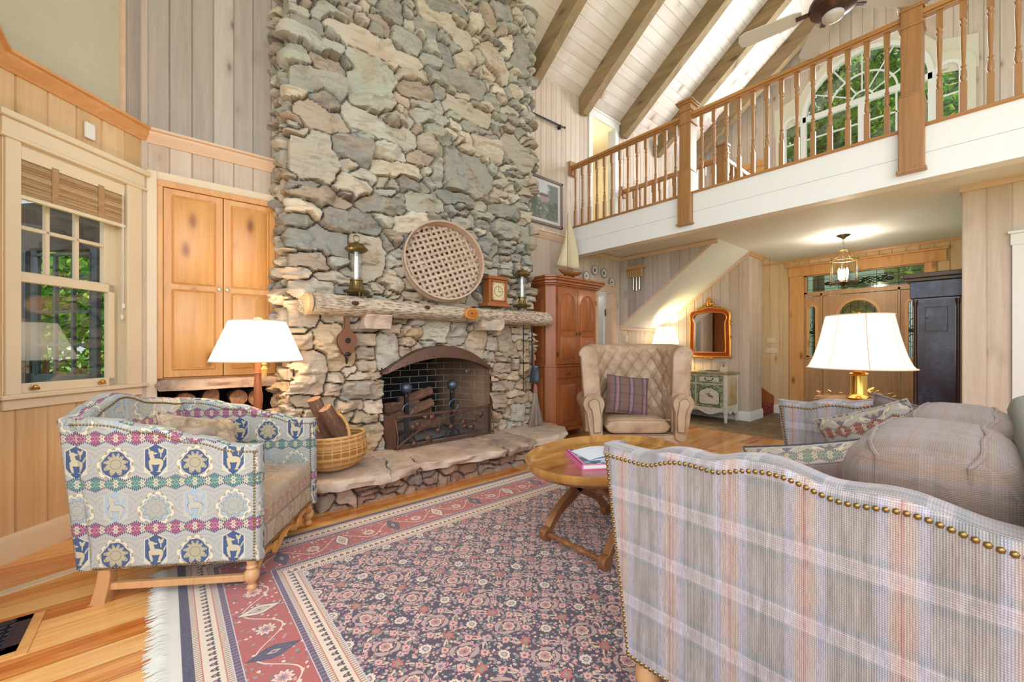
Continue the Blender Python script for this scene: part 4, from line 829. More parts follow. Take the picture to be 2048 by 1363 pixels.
# ---------------------------------------------------------------- fabrics
def uvproj(t):
    """box projection in the part's own space"""
    x, y, z = t.xyz(); n = t.xyz('Normal'); ax, ay, az = n[0].ab(), n[1].ab(), n[2].ab()
    top = az.gt(.72); side = ax.gt(ay)
    u = x*(1-top*1.0)*(1-side*1.0)+y*side*(1-top*1.0)+x*top; v = z*(1-top*1.0)+y*top
    return u, v
def ell(x, y, cx, cy, a, b): return L(x, y, cx, cy, a, b)
def tapestry(name, warm=0.0, scale=1.0, crimson=False):
    t = NT(name, .92, 0, .15); u, v = uvproj(t); P, H_ = .34*scale, .212*scale
    row = ((v+.075*scale)*(1/H_)).fl(); lv = (((v+.075*scale)*(1/H_)).fr()-.5)*(H_/scale); odd = (row+1.0).mod(2.0)
    s = ((u*(1/P)+odd*.5).fr())*.34
    beige, navy, white, sky = srgb(184, 174, 146), srgb(70, 92, 136), srgb(222, 218, 202), srgb(170, 186, 200)
    ground = t.mix(t.noise(scale=220, detail=2), srgb(164, 168, 172), srgb(200, 198, 190))
    col = ground
    dark = t.mix(odd, navy, sky)
    # scroll tracery on the ground
    sc = ((L((s*(1/.085)).fr(), lv*12.0, .5, 0.0)*26.0).sin()).gt(.80); col = t.mix(sc*.5, col, srgb(158, 152, 130))
    # medallion: pointed drop with scalloped white ring
    x = s-.255; y = lv+.004; ax_ = x.ab(); r = L(x, y, 0, -.012, .067, .064); pt = (ax_*1.15+y.mx(0.0)*.95)*(1/.068); r = r.mx(pt*.93); th = y.atan2(x)
    rs = r+(th*10.0).sin()*.06
    col = t.mix(rs.lt(1.28), col, beige); col = t.mix(rs.band(1.0, 1.20), col, white); eye = ((th*10.0).sin().gt(.35))*r.band(1.04, 1.16); col = t.mix(eye*.8, col, srgb(140, 136, 120))
    col = t.mix(r.lt(.94), col, dark)
    pet = (r-.52-(th*5.0).cos().ab()*.34); col = t.mix(pet.lt(0.0)*r.lt(.9), col, t.mix(odd*.4, beige, sky)); col = t.mix((pet.ab().lt(.035)).mx(((r*9.0).sin().ab().lt(.14))*r.lt(.8))*r.lt(.9)*.8, col, t.mix(odd, srgb(70, 84, 120), srgb(128, 132, 122)))
    # shield with creature
    x = s-.085; y = lv; ax_ = x.ab(); sh = ax_.lt(.046-(y+.03).mn(0.0).ab()*.75)*y.lt(.074-ax_*.55)*y.gt(-.078+ax_*.6)
    out = (ax_.lt(.051))*(y.lt(.080-ax_*.55))*(y.gt(-.086+ax_*.6)); col = t.mix(out, col, t.mix(odd, srgb(214, 208, 186), srgb(196, 196, 182))); col = t.mix(sh, col, dark)
    body = ell(x, y, .0, -.008, .031, .0150).mn(ell(x-y*.25, y, .013, .012, .0105, .024)).mn(ell(x, y, .020, .034, .0125, .0095)).mn(ell(x+y*.2, y, .014, .031, .015, .0048)).mn(ell(x-y*.3, y, .014, .046, .0035, .010)).mn(ell(x+y*.35, y, -.032, -.030, .0075, .023)).mn(ell(x-y*.25, y, .029, -.032, .0065, .022)).mn(ell(x, y, .030, -.054, .009, .0035)).mn(ell(x, y, -.014, -.054, .010, .0035))
    plant = ell(x, y, -.022, .040, .0095, .0085).mn(ell(x, y, -.014, .049, .005, .005)).mn(ell(x, y, -.030, .049, .005, .005)).mn(ell(x, y, -.022, .026, .0028, .016)); tail = ell(x+y*.5, y, -.034, .004, .0035, .019)
    col = t.mix(body.mn(plant).mn(tail).lt(1.0)*sh, col, t.mix(odd*.35, srgb(206, 194, 162), sky)); col = t.mix(body.band(1.0, 1.13)*sh*.7, col, srgb(70, 78, 104))
    # wavy floral bands between the rows
    w = (((s*(1/.085)).fr()-.5).ab()*2.0-.5)*.022; bt = (lv.ab()-.106+w*1.0).ab(); hi = (row+lv.gt(0.0)).mod(2.0)
    bc = t.mix(hi, srgb(160, 88, 124), srgb(92, 138, 132))
    if crimson: bc = srgb(138, 34, 60)
    band = (lv.ab()).gt(.086-w); col = t.mix(band, col, bc)
    edge = (lv.ab()-(.083-w)).ab().lt(.0045)*((u*(1/.0085)).fr().gt(.45)); col = t.mix(edge, col, srgb(60, 68, 110))
    fx = ((s*(1/.0567)).fr()-.5)*.0567; fy = lv.ab()-.098; fth = fy.atan2(fx); fr_ = L(fx, fy)-(fth*6.0).cos()*.0025; col = t.mix(fr_.lt(.0105)*band, col, srgb(214, 206, 182)); col = t.mix(fr_.lt(.0035)*band, col, srgb(90, 90, 80))
    cur = ((fx*300.0).sin()*.004+fy).ab().lt(.0011)*band; col = t.mix(cur*.8, col, srgb(216, 206, 186))
    if warm: col = t.mix(warm, col, t.mix(t.noise(scale=14, detail=4), srgb(206, 176, 128), srgb(190, 140, 108)))
    wv = ((u*(2*pi/.0028)).sin()*(v*(2*pi/.0028)).sin()); col = t.mix((wv*.5+.5)*.12, col, srgb(120, 116, 106))
    t.base(col); t.bump(wv, .25, .0015); t.inp('Sheen Weight', .2); return t.m
M['tapestry'] = tapestry('heraldic tapestry'); M['tapestry_warm'] = tapestry('gold lamplit tapestry', .62); M['tapestry_pillow'] = tapestry('green gold tapestry', .28, .9); M['tapestry_crimson'] = tapestry('crimson banded tapestry', .28, .95, True)  # warm copy paints lamp glow onto the loveseat seat; the gold cushion shares it

def plaid(name, P=.168, Q=.170, tint=None, k=1.0, yarn=.0042, weave=.42, rot=False):
    t = NT(name, .93, 0, .12); u, v = uvproj(t)
    if rot: u, v = v, u
    nz = t.noise(t.vec(u*60.0, v*6.0), 1.0, 3)
    taupe, lil, org, teal, white, red = [srgb(*c) for c in ((140, 128, 118), (178, 174, 198), (204, 160, 134), (100, 114, 118), (214, 210, 216), (190, 80, 84))]
    def st(f, stops):
        n = t.N('ShaderNodeValToRGB'); n.color_ramp.interpolation = 'LINEAR'; t.set(n.inputs[0], f); e = n.color_ramp.elements
        while len(e) < len(stops): e.new(.5)
        for i, (p, c) in enumerate(stops): e[i].position = p; e[i].color = c+(1,)
        return n.outputs[0]
    fu = (u*(1/P)+.13).fr(); fv = (v*(1/Q)+.40).fr()
    warp = st(fu, [(0, taupe), (.30, taupe), (.33, srgb(150, 146, 146)), (.37, lil), (.43, lil), (.47, srgb(198, 170, 156)), (.52, org), (.66, org), (.70, srgb(198, 170, 156)), (.74, lil), (.80, lil), (.85, taupe), (1, taupe)])
    redl = (fu-.59).ab().lt(.013); warp = t.mix(redl, warp, red)
    weft = st(fv, [(0, taupe), (.34, taupe), (.40, teal), (.47, teal), (.50, srgb(178, 162, 162)), (.70, srgb(180, 166, 172)), (.73, teal), (.80, teal), (.86, taupe), (1, taupe)])
    wl = ((fv-.52).ab().lt(.010)).mx((fv-.56).ab().lt(.008)).mx((fv-.69).ab().lt(.010)); weft = t.mix(wl*.5, weft, white); warp = t.mix(((fu-.08).ab().lt(.010)).mx((fu-.22).ab().lt(.010))*.5, warp, teal)
    yv = (u*(2*pi/yarn)).sin(); yh = (v*(2*pi/(yarn*1.15))).sin(); chk = yv*yh
    col = t.mix((chk*weave*1.3+.5+(nz-.5)*.5).rng(0, 1), warp, weft)
    n9 = t.noise(t.vec(u*420.0, v*40.0), 1.0, 2); hue = t.mix(((yh*.5+.5)*.40+(n9-.42)*1.1).rng(0, 1), col, srgb(86, 80, 86)); col = t.mix(((yv*.5+.5)*.24+(nz-.45)*.5).rng(0, 1), hue, srgb(238, 230, 232))
    if tint: col = t.mix(tint[1], col, srgb(*tint[0]))
    t.base(col); t.bump(yv*.5+yh*.5, .3, .002); t.inp('Sheen Weight', .25); return t.m
M['plaid'] = plaid('pastel tweed plaid')
M['plaid_brown'] = plaid('faded brown plaid', .13, .11, ((128, 102, 82), .70), rot=True)
M['plaid_dark'] = plaid('dark russet plaid', .09, .08, ((104, 72, 74), .62))
M['plaid_green'] = plaid('sage striped cushion', .11, .4, ((132, 138, 112), .62))
def stripe_pillow():
    t = NT('slate plaid pillow', .9, 0, .15); x, y, z = t.xyz(); f = (x*(1/.16)+.28).fr(); g = (z*(1/.10)).fr()
    c = t.ramp(f, [(0, srgb(136, 108, 100)), (.26, srgb(138, 110, 102)), (.30, srgb(84, 84, 98)), (.36, srgb(88, 88, 104)), (.40, srgb(162, 120, 120)), (.52, srgb(176, 132, 134)), (.60, srgb(128, 114, 128)), (.66, srgb(80, 80, 96)), (.72, srgb(136, 108, 100)), (1, srgb(136, 108, 100))])
    w = (x*2000.0).sin()*(z*1900.0).sin(); c = t.mix((g.lt(.16))*.25, c, srgb(70, 70, 90)); t.base(t.mix((w*.5+.5)*.30, c, srgb(96, 76, 70))); t.bump(w, .2, .001); return t.m
M['pillow_slate'] = stripe_pillow()
def leather(name, a, b, rough=.42):
    t = NT(name, rough, 0, .5); n = t.noise(scale=5, detail=6, rough=.6, dist=.4); f = t.vor(scale=190)
    t.base(t.ramp(n, [(.3, srgb(*a)), (.7, srgb(*b))])); t.bump(f*.3+t.noise(scale=22, detail=5)*.7, .25, .006); return t.m
M['leather'] = leather('tan club leather', (166, 134, 106), (214, 186, 158), .34); M['leather_pale'] = leather('pale leather facing', (188, 162, 132), (212, 190, 162), .5)

# ---------------------------------------------------------------- rug
def rugmat():
    t = NT('navy and rose persian wool', .97, 0, .1); x, y, z = t.xyz()
    x0, x1, y0, y1 = .045, 3.35, -.55, 2.86
    dx = (x-x0).mn(x1-x); dy = (y-y0).mn(y1-y); e = dx.mn(dy); along = x*(dx.gt(dy))+y*(1-dx.gt(dy)*1.0)
    wob = t.noise(scale=11, detail=3); wx = x+(wob-.5)*.030; wy = y+(t.noise(t.scl(t.coord(), (9, 12, 3)), 1.3, 3)-.5)*.030
    navy, rose, cream, brick, sage, sand, mauve = [srgb(*c) for c in ((34, 36, 68), (222, 156, 156), (240, 218, 196), (184, 84, 72), (132, 152, 138), (232, 200, 170), (176, 148, 172))]
    def ros(px, py, n, k, ph=0.0):
        th = py.atan2(px); return (px.sq()+py.sq()).rt()-(th*n+ph).cos()*k
    # field: herati lattice
    P = .222; gx = wx*(1/P); gy = wy*(1/P)
    def loc(ox, oy): return ((gx+ox).fr()-.5)*P, ((gy+oy).fr()-.5)*P
    bx, by = loc(.5, .5); cx, cy = loc(0, 0); ex, ey = loc(.5, 0); fx, fy = loc(0, .5)
    v2 = t.vor(t.scl(t.vec(wx, wy), (70, 70, 1)), 1.0); v2c = t.N('ShaderNodeTexVoronoi'); t.l.new(t.scl(t.vec(wx, wy), (70, 70, 1)), v2c.inputs['Vector']); v2c.inputs['Scale'].default_value = 1.0; sp_ = t.N('ShaderNodeSeparateColor'); t.l.new(v2c.outputs['Color'], sp_.inputs[0]); rc = X(t, sp_.outputs[0])
    leafc = t.ramp(rc, [(0, rose), (.25, rose), (.3, sage), (.45, sage), (.5, sand), (.7, sand), (.75, mauve), (1, srgb(196, 112, 104))])
    col = t.mix(v2.lt(.47), navy, leafc); col = t.mix(v2.lt(.13), col, srgb(70, 34, 52))
    vine = ((gx+gy).fr()-.5).ab().mn(((gx-gy).fr()-.5).ab()); vine = (vine-.06*(gx*12.0).sin()).ab(); col = t.mix(vine.lt(.020), col, sand)
    vn2 = L(bx, by)
    qx, qy = ((gx*2.0).fr()-.5)*(P/2), ((gy*2.0).fr()-.5)*(P/2); r6 = ros(qx, qy, 7.0, .0022); col = t.mix(r6.lt(.021), col, navy); col = t.mix(r6.lt(.018), col, rose); col = t.mix(r6.band(.0075, .0105), col, cream); col = t.mix(r6.lt(.006), col, srgb(170, 74, 72))
    for sx_ in (-1.0, 1.0): lf2 = ell(qx+qy*.6*sx_, qy-qx*.6*sx_, .030*sx_, 0, .011, .0055); col = t.mix(lf2.lt(1.35), col, navy); col = t.mix(lf2.lt(1.0), col, sage)
    # curved leaves round the rosette
    th = by.atan2(bx); lf = ((vn2-.044-(th*2.0+.7).cos()*.005).ab()-.0095*((th*2.0).sin().ab()).pw(.6)); col = t.mix(lf.lt(.0015), col, navy); col = t.mix(lf.lt(-.0005), col, rose); col = t.mix(lf.lt(-.0045), col, srgb(178, 170, 158))
    r1 = ros(bx, by, 8.0, .0022); col = t.mix(r1.lt(.030), col, navy); col = t.mix(r1.lt(.0265), col, sand); col = t.mix(r1.lt(.0185), col, rose); col = t.mix((r1.band(.006, .0085)).mx(r1.band(.014, .016)), col, srgb(96, 50, 60)); col = t.mix(r1.lt(.004), col, navy)
    r2 = ros(cx, cy, 10.0, .0020); col = t.mix(r2.lt(.0275), col, navy); col = t.mix(r2.lt(.0245), col, cream); col = t.mix(r2.band(.009, .0125), col, navy); col = t.mix(r2.lt(.009), col, srgb(200, 190, 190))
    r3 = ros(ex, ey, 6.0, .004); col = t.mix(r3.lt(.024), col, navy); col = t.mix(r3.lt(.021), col, srgb(204, 98, 84)); col = t.mix(r3.lt(.009), col, sage)
    r4 = ros(fx, fy, 7.0, .003); col = t.mix(r4.lt(.022), col, srgb(84, 36, 52)); col = t.mix(r4.lt(.019), col, srgb(214, 170, 168)); col = t.mix(r4.lt(.008), col, srgb(110, 120, 130))
    # borders
    def guard(c0, e0, wd):
        a = ((along*(1/.034)).fr()-.5)*.034; b = e-(e0+wd/2); c = t.mix(((along*(1/.012)).fr().gt(.55))*(b.ab().gt(wd*.30)), cream, srgb(150, 128, 112)); m1 = ell(a, b, 0, 0, .008, .012).mn(ell(a, b, .008, .010, .005, .005)).mn(ell(a, b, -.008, .010, .005, .005)); c = t.mix(m1.lt(1.25), c, cream); c = t.mix(m1.lt(1.0), c, srgb(44, 54, 64)); c = t.mix(ell(a, b, 0, 0, .003, .004).lt(1.0), c, rose)
        return t.mix((b.ab()-wd*.30).ab().lt(.0022), c, srgb(212, 120, 96))
    v3 = t.vor(t.scl(t.vec(wx, wy), (48, 48, 1)), 1.0); v3c = t.N('ShaderNodeTexVoronoi'); t.l.new(t.scl(t.vec(wx, wy), (48, 48, 1)), v3c.inputs['Vector']); v3c.inputs['Scale'].default_value = 1.0; sp2 = t.N('ShaderNodeSeparateColor'); t.l.new(v3c.outputs['Color'], sp2.inputs[0]); rc2 = X(t, sp2.outputs[0])
    red = t.mix((rc2.gt(.38))*(v3.lt(.34)), srgb(186, 82, 74), t.ramp(rc2, [(.38, cream), (.55, cream), (.6, mauve), (.75, sage), (.8, srgb(54, 60, 92)), (1, srgb(220, 170, 160))]))
    Lm = .33; a = ((along*(1/Lm)).fr()-.5)*Lm; b = e-.276; am = (((along*(1/Lm))+.5).fr()-.5)*Lm; alt = ((along*(1/Lm)).fl()).mod(2.0)
    vw = (b-(along*(2*pi/Lm)).cos()*.062).ab().lt(.0035); red = t.mix(vw, red, cream)
    md = (a.ab()*(1/.040)+b.ab()*(1/.088)); md = md.mx(L(a, b, 0, 0, .034, .085)); red = t.mix(md.lt(1.12), red, srgb(40, 42, 76)); red = t.mix(md.lt(.98), red, t.mix(alt, cream, srgb(60, 66, 100))); red = t.mix(md.band(.42, .52), red, srgb(50, 60, 70)); red = t.mix(md.lt(.30), red, srgb(208, 176, 160)); red = t.mix(md.lt(.12), red, navy)
    r5 = ros(am, b, 10.0, .006); red = t.mix(r5.lt(.036), red, srgb(96, 56, 66)); red = t.mix(r5.lt(.033), red, cream); red = t.mix(r5.lt(.022), red, rose); red = t.mix(r5.lt(.010), red, srgb(120, 110, 130))
    blue = t.mix(((along*(1/.020)).fr()-.5).ab().lt(.12), srgb(58, 76, 112), srgb(190, 110, 110))
    outer = dx.lt(dy)  # the plain navy strip only runs along the fringed ends
    def blend(col, a_, b_, c): return t.mix(e.band(a_, b_), col, c)
    col = blend(col, -1, .504, guard(0, .403, .10)); col = blend(col, -1, .403, blue); col = blend(col, -1, .378, red); col = blend(col, -1, .172, blue); col = blend(col, -1, .146, guard(1, .035, .11)); col = blend(col, -1, .035, srgb(36, 44, 82))
    for q in (.504, .403, .378, .172, .146): col = t.mix((e-q).ab().lt(.0018), col, srgb(214, 206, 210))
    f = t.noise(scale=420, detail=2); col = t.mix(f.rng(.35, .75)*.34, col, srgb(214, 190, 190)); t.base(col); t.bump(f, .5, .004); t.inp('Sheen Weight', .3); return t.m
rug = thing('persian_rug', 'large navy and rose persian rug with cream guard borders', 'rug', (0, 0, 0))
m = MB(); m.box((.045, -.55, .0), (3.35, 2.86, .009)); obj('pile', m, rugmat(), rug)
m = MB(); r = random.Random(3)
m.box((.012, -.55, 0), (.046, 2.855, .007))
for i in range(760):
    y = -.55+3.405*i/760; a = r.uniform(-.012, .012); l = r.uniform(.055, .088); m.tone = r.random()
    m.add([(.014, y-.0021, .006), (.014, y+.0021, .006), (.014-l, y+a+.003, .003), (.014-l, y+a-.002, .003), (.014-l*.5, y+a*.2, .011)], [(0, 1, 4), (4, 1, 2), (2, 3, 4), (3, 0, 4)])
obj('fringe', m, plain('cream cotton fringe', (226, 220, 208), .9, var=.08), rug)

# ---------------------------------------------------------------- soft shapes
def pillow_mb(w, h, t, n=22, pinch=.12, seed=0, wr=.012, power=2.2):
    m = MB()
    def f(side):
        def g(u, v):
            x, y = u*2-1, v*2-1; ex = 1-pinch*(1-y*y)*0-pinch*.55*(abs(y)**2)*0
            px = x*w/2*(1-pinch*.5*(1-abs(y)**2)*(abs(x)**6)); py = y*h/2*(1-pinch*.5*(1-abs(x)**2)*(abs(y)**6))
            d = max(0, (1-abs(x)**power))**.55*max(0, (1-abs(y)**power))**.55; wv = wr*mnoise.noise((x*2.2+seed, y*2.2, side*3))+wr*.5*mnoise.noise((x*6+seed, y*5, side))
            return (px, side*(t/2*d+wv*d*1.6), py)
        return g
    m.grid(f(1), n, n, flip=False); m.grid(f(-1), n, n, flip=True); return m
def piping(w, h, pinch=.12, r=.006):
    pts = []
    for (a, b) in (((-1, -1), (1, -1)), ((1, -1), (1, 1)), ((1, 1), (-1, 1)), ((-1, 1), (-1, -1))):
        for i in range(12):
            x = a[0]+(b[0]-a[0])*i/12; y = a[1]+(b[1]-a[1])*i/12
            pts.append((x*w/2*(1-pinch*.5*(1-abs(y)**2)*(abs(x)**6)), 0, y*h/2*(1-pinch*.5*(1-abs(x)**2)*(abs(y)**6))))
    m = MB(); m.tube(pts+[pts[0]], r, 6, cap=False); return m
def pillow(label, mat, loc, w, h, t, rot, group=None, pipe=None, seed=0, pinch=.12, wr=.012):
    o = thing('throw_pillow', label, 'pillow', loc, 0, group); o.rotation_euler = rot
    obj('cover', pillow_mb(w, h, t, seed=seed, pinch=pinch, wr=wr), mat, o, sharp=80, smooth=True); obj('piping', piping(w, h, pinch), pipe or mat, o); return o
def curve_at(tab, y):
    tab = sorted(tab); xs = [p[0] for p in tab]; return float(np.interp(y, xs, [p[1] for p in tab]))
def smooth_tab(tab, n=60):
    tab = sorted(tab); xs = np.linspace(tab[0][0], tab[-1][0], n); ys = np.interp(xs, [p[0] for p in tab], [p[1] for p in tab])
    for _ in range(3): ys[1:-1] = (ys[:-2]+2*ys[1:-1]+ys[2:])/4
    return list(zip(xs, ys))
def panel(m, prof, x0, x1, r=.03, nseg=5):
    """padded upholstered slab: outline prof [(y,z)...] closed, thickness x0..x1, edges rolled by r"""
    n = len(prof); c = (sum(p[0] for p in prof)/n, sum(p[1] for p in prof)/n)
    P = [Vector(p) for p in prof]; nr = []
    for i in range(n):
        a, b = P[i-1], P[(i+1) % n]; t_ = (b-a).normalized(); q = Vector((t_.y, -t_.x)); 
        nr.append(q)
    area = sum(P[i].x*P[(i+1) % n].y-P[(i+1) % n].x*P[i].y for i in range(n)); sg = 1 if area > 0 else -1
    rings = [(x0+r*(1-sin(pi/2*k/nseg)), r*(1-cos(pi/2*k/nseg))) for k in range(nseg, -1, -1)]+[(x1-r*(1-sin(pi/2*k/nseg)), r*(1-cos(pi/2*k/nseg))) for k in range(0, nseg+1)]
    vs = []
    for (x, ins) in rings:
        for i in range(n): q = P[i]-nr[i]*ins*sg; vs.append((x, q.x, q.y))
    k = len(rings)
    fs = [(i*n+j, i*n+(j+1) % n, (i+1)*n+(j+1) % n, (i+1)*n+j) for i in range(k-1) for j in range(n)]
    m.add(vs, fs, True)
    from mathutils.geometry import tessellate_polygon
    for ring, rev in ((0, True), (k-1, False)):
        cv = vs[ring*n:(ring+1)*n]; tri = tessellate_polygon([[Vector((p[1], p[2], 0)) for p in cv]]); fs2 = []
        for a, b, c in tri:
            ar = (cv[b][1]-cv[a][1])*(cv[c][2]-cv[a][2])-(cv[c][1]-cv[a][1])*(cv[b][2]-cv[a][2])
            if (ar > 0) == rev: b, c = c, b
            fs2.append((a, b, c))
        m.add(cv, fs2, False)
    return m
def along(pts, step):
    """evenly spaced points along a 3D polyline"""
    P = np.array(pts, float); s = np.concatenate([[0], np.cumsum(np.sqrt((np.diff(P, axis=0)**2).sum(1)))]); n = int(s[-1]/step)
    return [tuple(np.interp(i*step, s, P[:, k]) for k in range(3)) for i in range(n+1)]
def nails(name, parent, runs, nrm, r=.0075, step=.0175, mat=None):
    m = MB()
    for run in runs:
        for p in along(run, step): m.bead(p, r, nrm)
    return obj(name, m, mat or M['nail'], parent, kind='stuff')
TURN = [(.018, 0), (.024, .012), (.024, .02), (.016, .03), (.020, .04), (.032, .055), (.036, .075), (.030, .095), (.020, .105), (.026, .115), (.020, .125), (.024, .15)]

# ---------------------------------------------------------------- tapestry loveseat
LSW = .80
ls = thing('loveseat', 'heraldic tapestry loveseat with nailhead trim and turned legs', 'loveseat', (.317, 2.306, 0), atan2(.833, .553))
ztab = [(-.03, .722), (.06, .722), (.118, .730), (.18, .757), (.235, .772), (.296, .771), (.357, .797), (.41, .818), (.456, .824), (.516, .826), (.56, .843), (.612, .858), (.685, .866), (.79, .868)]
zt_ls = smooth_tab(ztab)
def arm_prof(ytop, y0=-.03, zb=.155, top=zt_ls, yb=.70):
    return [(y0, zb)]+[(y0, zb+(top[0][1]-zb)*k/6) for k in range(1, 6)]+[(p[0], p[1]) for p in top]+[(yb+.09*k/6, zb+(top[-1][1]-zb)*k/6) for k in range(5, 0, -1)]+[(yb, zb)]
na = M['tapestry']
def ls_nails(x, nx):
    top = [(x, p[0]*.985+.012, p[1]-.028) for p in zt_ls]; fr = [(x, -.008, .175+.01*i) for i in range(53)]; bt = [(x, -.01+.70*i/20, .172) for i in range(21)]
    return [top, fr, bt]
for i, (xa, xb) in enumerate(((-.0, .075), (LSW-.075, LSW))):
    m = MB(); panel(m, arm_prof(0), xa, xb, .026); a = obj('arm', m, na, ls, sharp=70)
    nails('nailhead_trim', a, ls_nails(xa+.001 if i == 0 else xa+.001, -1), (-1, 0, 0), .0062, .0142)
# back with camel crest
ctab = [(0, .868), (.05, .876), (.10, .912), (.165, .930), (.22, .957), (.28, .962), (.35, .945), (.427, .916), (.50, .905), (.57, .898), (.64, .888), (.72, .872), (.80, .868)]
ct = smooth_tab(ctab); m = MB()
prof = [(0.01, .16)]+[(min(max(p[0], .01), LSW-.01), p[1]) for p in ct]+[(LSW-.01, .16)]; prof = prof[::-1]
m2 = MB(); panel(m2, prof, 0, .09, .03); m.add([(p[1], .69+(p[2]-.16)*.115+(p[0]), p[2]) for p in m2.v], m2.f, True); bk = obj('back', m, na, ls, sharp=70)
nails('nailhead_trim', bk, [[(.07+p[0]*.83, .695+(p[1]-.19)*.115-.006, p[1]-.030) for p in ct]], (0, -1, 0), .0062, .0142)
m = MB(); m.box((.07, -.012, .175), (LSW-.07, .72, .285)); obj('seat_rail', m, M['tapestry_warm'], ls, bevel=.02, seg=3)
m = MB(); m.box((.078, -.02, .285), (LSW-.078, .70, .445)); o = obj('seat_cushion', m, M['tapestry_warm'], ls, bevel=.035, seg=4)
nails('nailhead_trim', o, [[(.07, -.024, .190), (LSW-.07, -.024, .190)]], (0, -1, 0), .0055, .0135)
for i, x in enumerate((.035, LSW-.035)):
    m = MB(); m.lathe([(a, b) for a, b in TURN], (x, .02, .009), 14); obj('leg', m, M['lightoak'], ls)
    m = MB(); n = 8; V = []
    for k in range(n+1): z = .16*(1-k/n); y = .655+.022*(k/n)**2; w = .024+.006*(k/n); V += [(x-w, y-.026, z), (x+w, y-.026, z), (x+w, y+.026+.010*(k/n), z), (x-w, y+.026+.010*(k/n), z)]
    m.add(V, [(i_*4+j, i_*4+(j+1) % 4, (i_+1)*4+(j+1) % 4, (i_+1)*4+j) for i_ in range(n) for j in range(4)]+[(0, 1, 2, 3), tuple(range(n*4, n*4+4))[::-1]]); obj('leg', m, M['lightoak'], ls, bevel=.004)
    m = MB(); m.box((x-.012, .03, .056), (x+.012, .66, .088)); obj('side_stretcher', m, M['lightoak'], ls, bevel=.003)
m = MB()
def scroll(x): return .095+.05*abs(sin((x-.04)/(LSW-.08)*pi*3.0))
pts = [(.05+(LSW-.1)*i/48, .01, scroll(.05+(LSW-.1)*i/48)) for i in range(49)]; m.tube(pts, .017, 8)
for c in (.24, .56): m.tube([(c+.030*cos(a*.5)*(1-a*.035), .0, .115+.030*sin(a*.5)*(1-a*.035)) for a in range(0, 20)], .010, 7)
m.tube([(.40+.045*cos(a*pi/10), -.0, .12+.028*sin(a*pi/10)) for a in range(11)], .013, 7); obj('carved_front_stretcher', m, plain('honey carved beech', (206, 144, 78), .35, var=.12), ls)
ls_m = Matrix.Translation((.317, 2.306, 0)) @ Matrix.Rotation(atan2(.833, .553), 4, 'Z')
p = ls_m @ Vector((.33, .42, .62)); pillow('crumpled gold tapestry cushion resting on the loveseat seat', M['tapestry_warm'], p, .46, .42, .17, (radians(-22), radians(14), radians(38)), seed=4, wr=.05, pinch=.2)

# ---------------------------------------------------------------- plaid sofa
sf = thing('sofa', 'pastel plaid camelback sofa with brass nailhead trim', 'sofa', (1.15, .88, 0))
stab = [(.0, .862), (-.085, .860), (-.16, .858), (-.235, .888), (-.30, .893), (-.37, .885), (-.435, .908), (-.495, .917), (-.545, .912), (-.59, .898), (-.64, .883), (-.69, .887), (-.74, .894), (-.78, .892), (-.83, .878), (-.88, .864), (-.95, .860), (-1.12, .862)]
st_ = smooth_tab(stab, 90)
prof = [(-1.12, .17)]+[(p[0], p[1]) for p in st_][0:]+[(.0-.092*(k/7), .862-(.69)*(k/7)) for k in range(1, 8)]
prof = [(-1.12, .17)]+[(p[0], p[1]) for p in st_]+[(.0-.088*(k/7), .862-.692*(k/7)) for k in range(1, 8)]
prof = prof[::-1]
SW = 1.90
for i, (xa, xb) in enumerate(((0, .105), (SW-.105, SW))):
    m = MB(); panel(m, prof, xa, xb, .034, 6); a = obj('arm', m, M['plaid'], sf, sharp=70)
    top = [(xa+.001, p[0]*.985-.026, p[1]-.034) for p in st_]; fr = [(xa+.001, -.026-.086*(k/20), .828-.632*(k/20)) for k in range(21)]; bt = [(xa+.001, -.112-.04*k, .192) for k in range(24)]
    nails('nailhead_trim', a, [top, fr, bt], (-1, 0, 0), .0072, .0158)
m = MB(); m.box((.09, -.98, .18), (SW-.09, -.10, .33)); obj('seat_deck', m, M['plaid'], sf, bevel=.02)
m = MB()
for i in range(2): m.box((.107+i*.845, -.90, .33), (.107+i*.845+.84, -.075, .47))
obj('seat_cushions', m, M['plaid_brown'], sf, bevel=.04, seg=4)
m = MB(); bprof = [(-1.12, .18), (-.98, .18), (-.965, .80), (-.93, .90), (-.945, .955), (-1.0, .985), (-1.07, .975), (-1.12, .93), (-1.14, .80)]
bprof = bprof[::-1]; m.prism(bprof, 'x', .0, SW); obj('back', m, M['plaid_green'], sf, bevel=.02, seg=3)
for x in (.075, SW-.075):
    for y in (-.14, -1.05): m = MB(); m.lathe([(.020, 0), (.028, .02), (.03, .03), (.02, .04), (.034, .06), (.042, .09), (.038, .125), (.025, .14), (.034, .155), (.034, .175)], (x, y, .009), 16); obj('leg', m, M['lightoak'], sf)
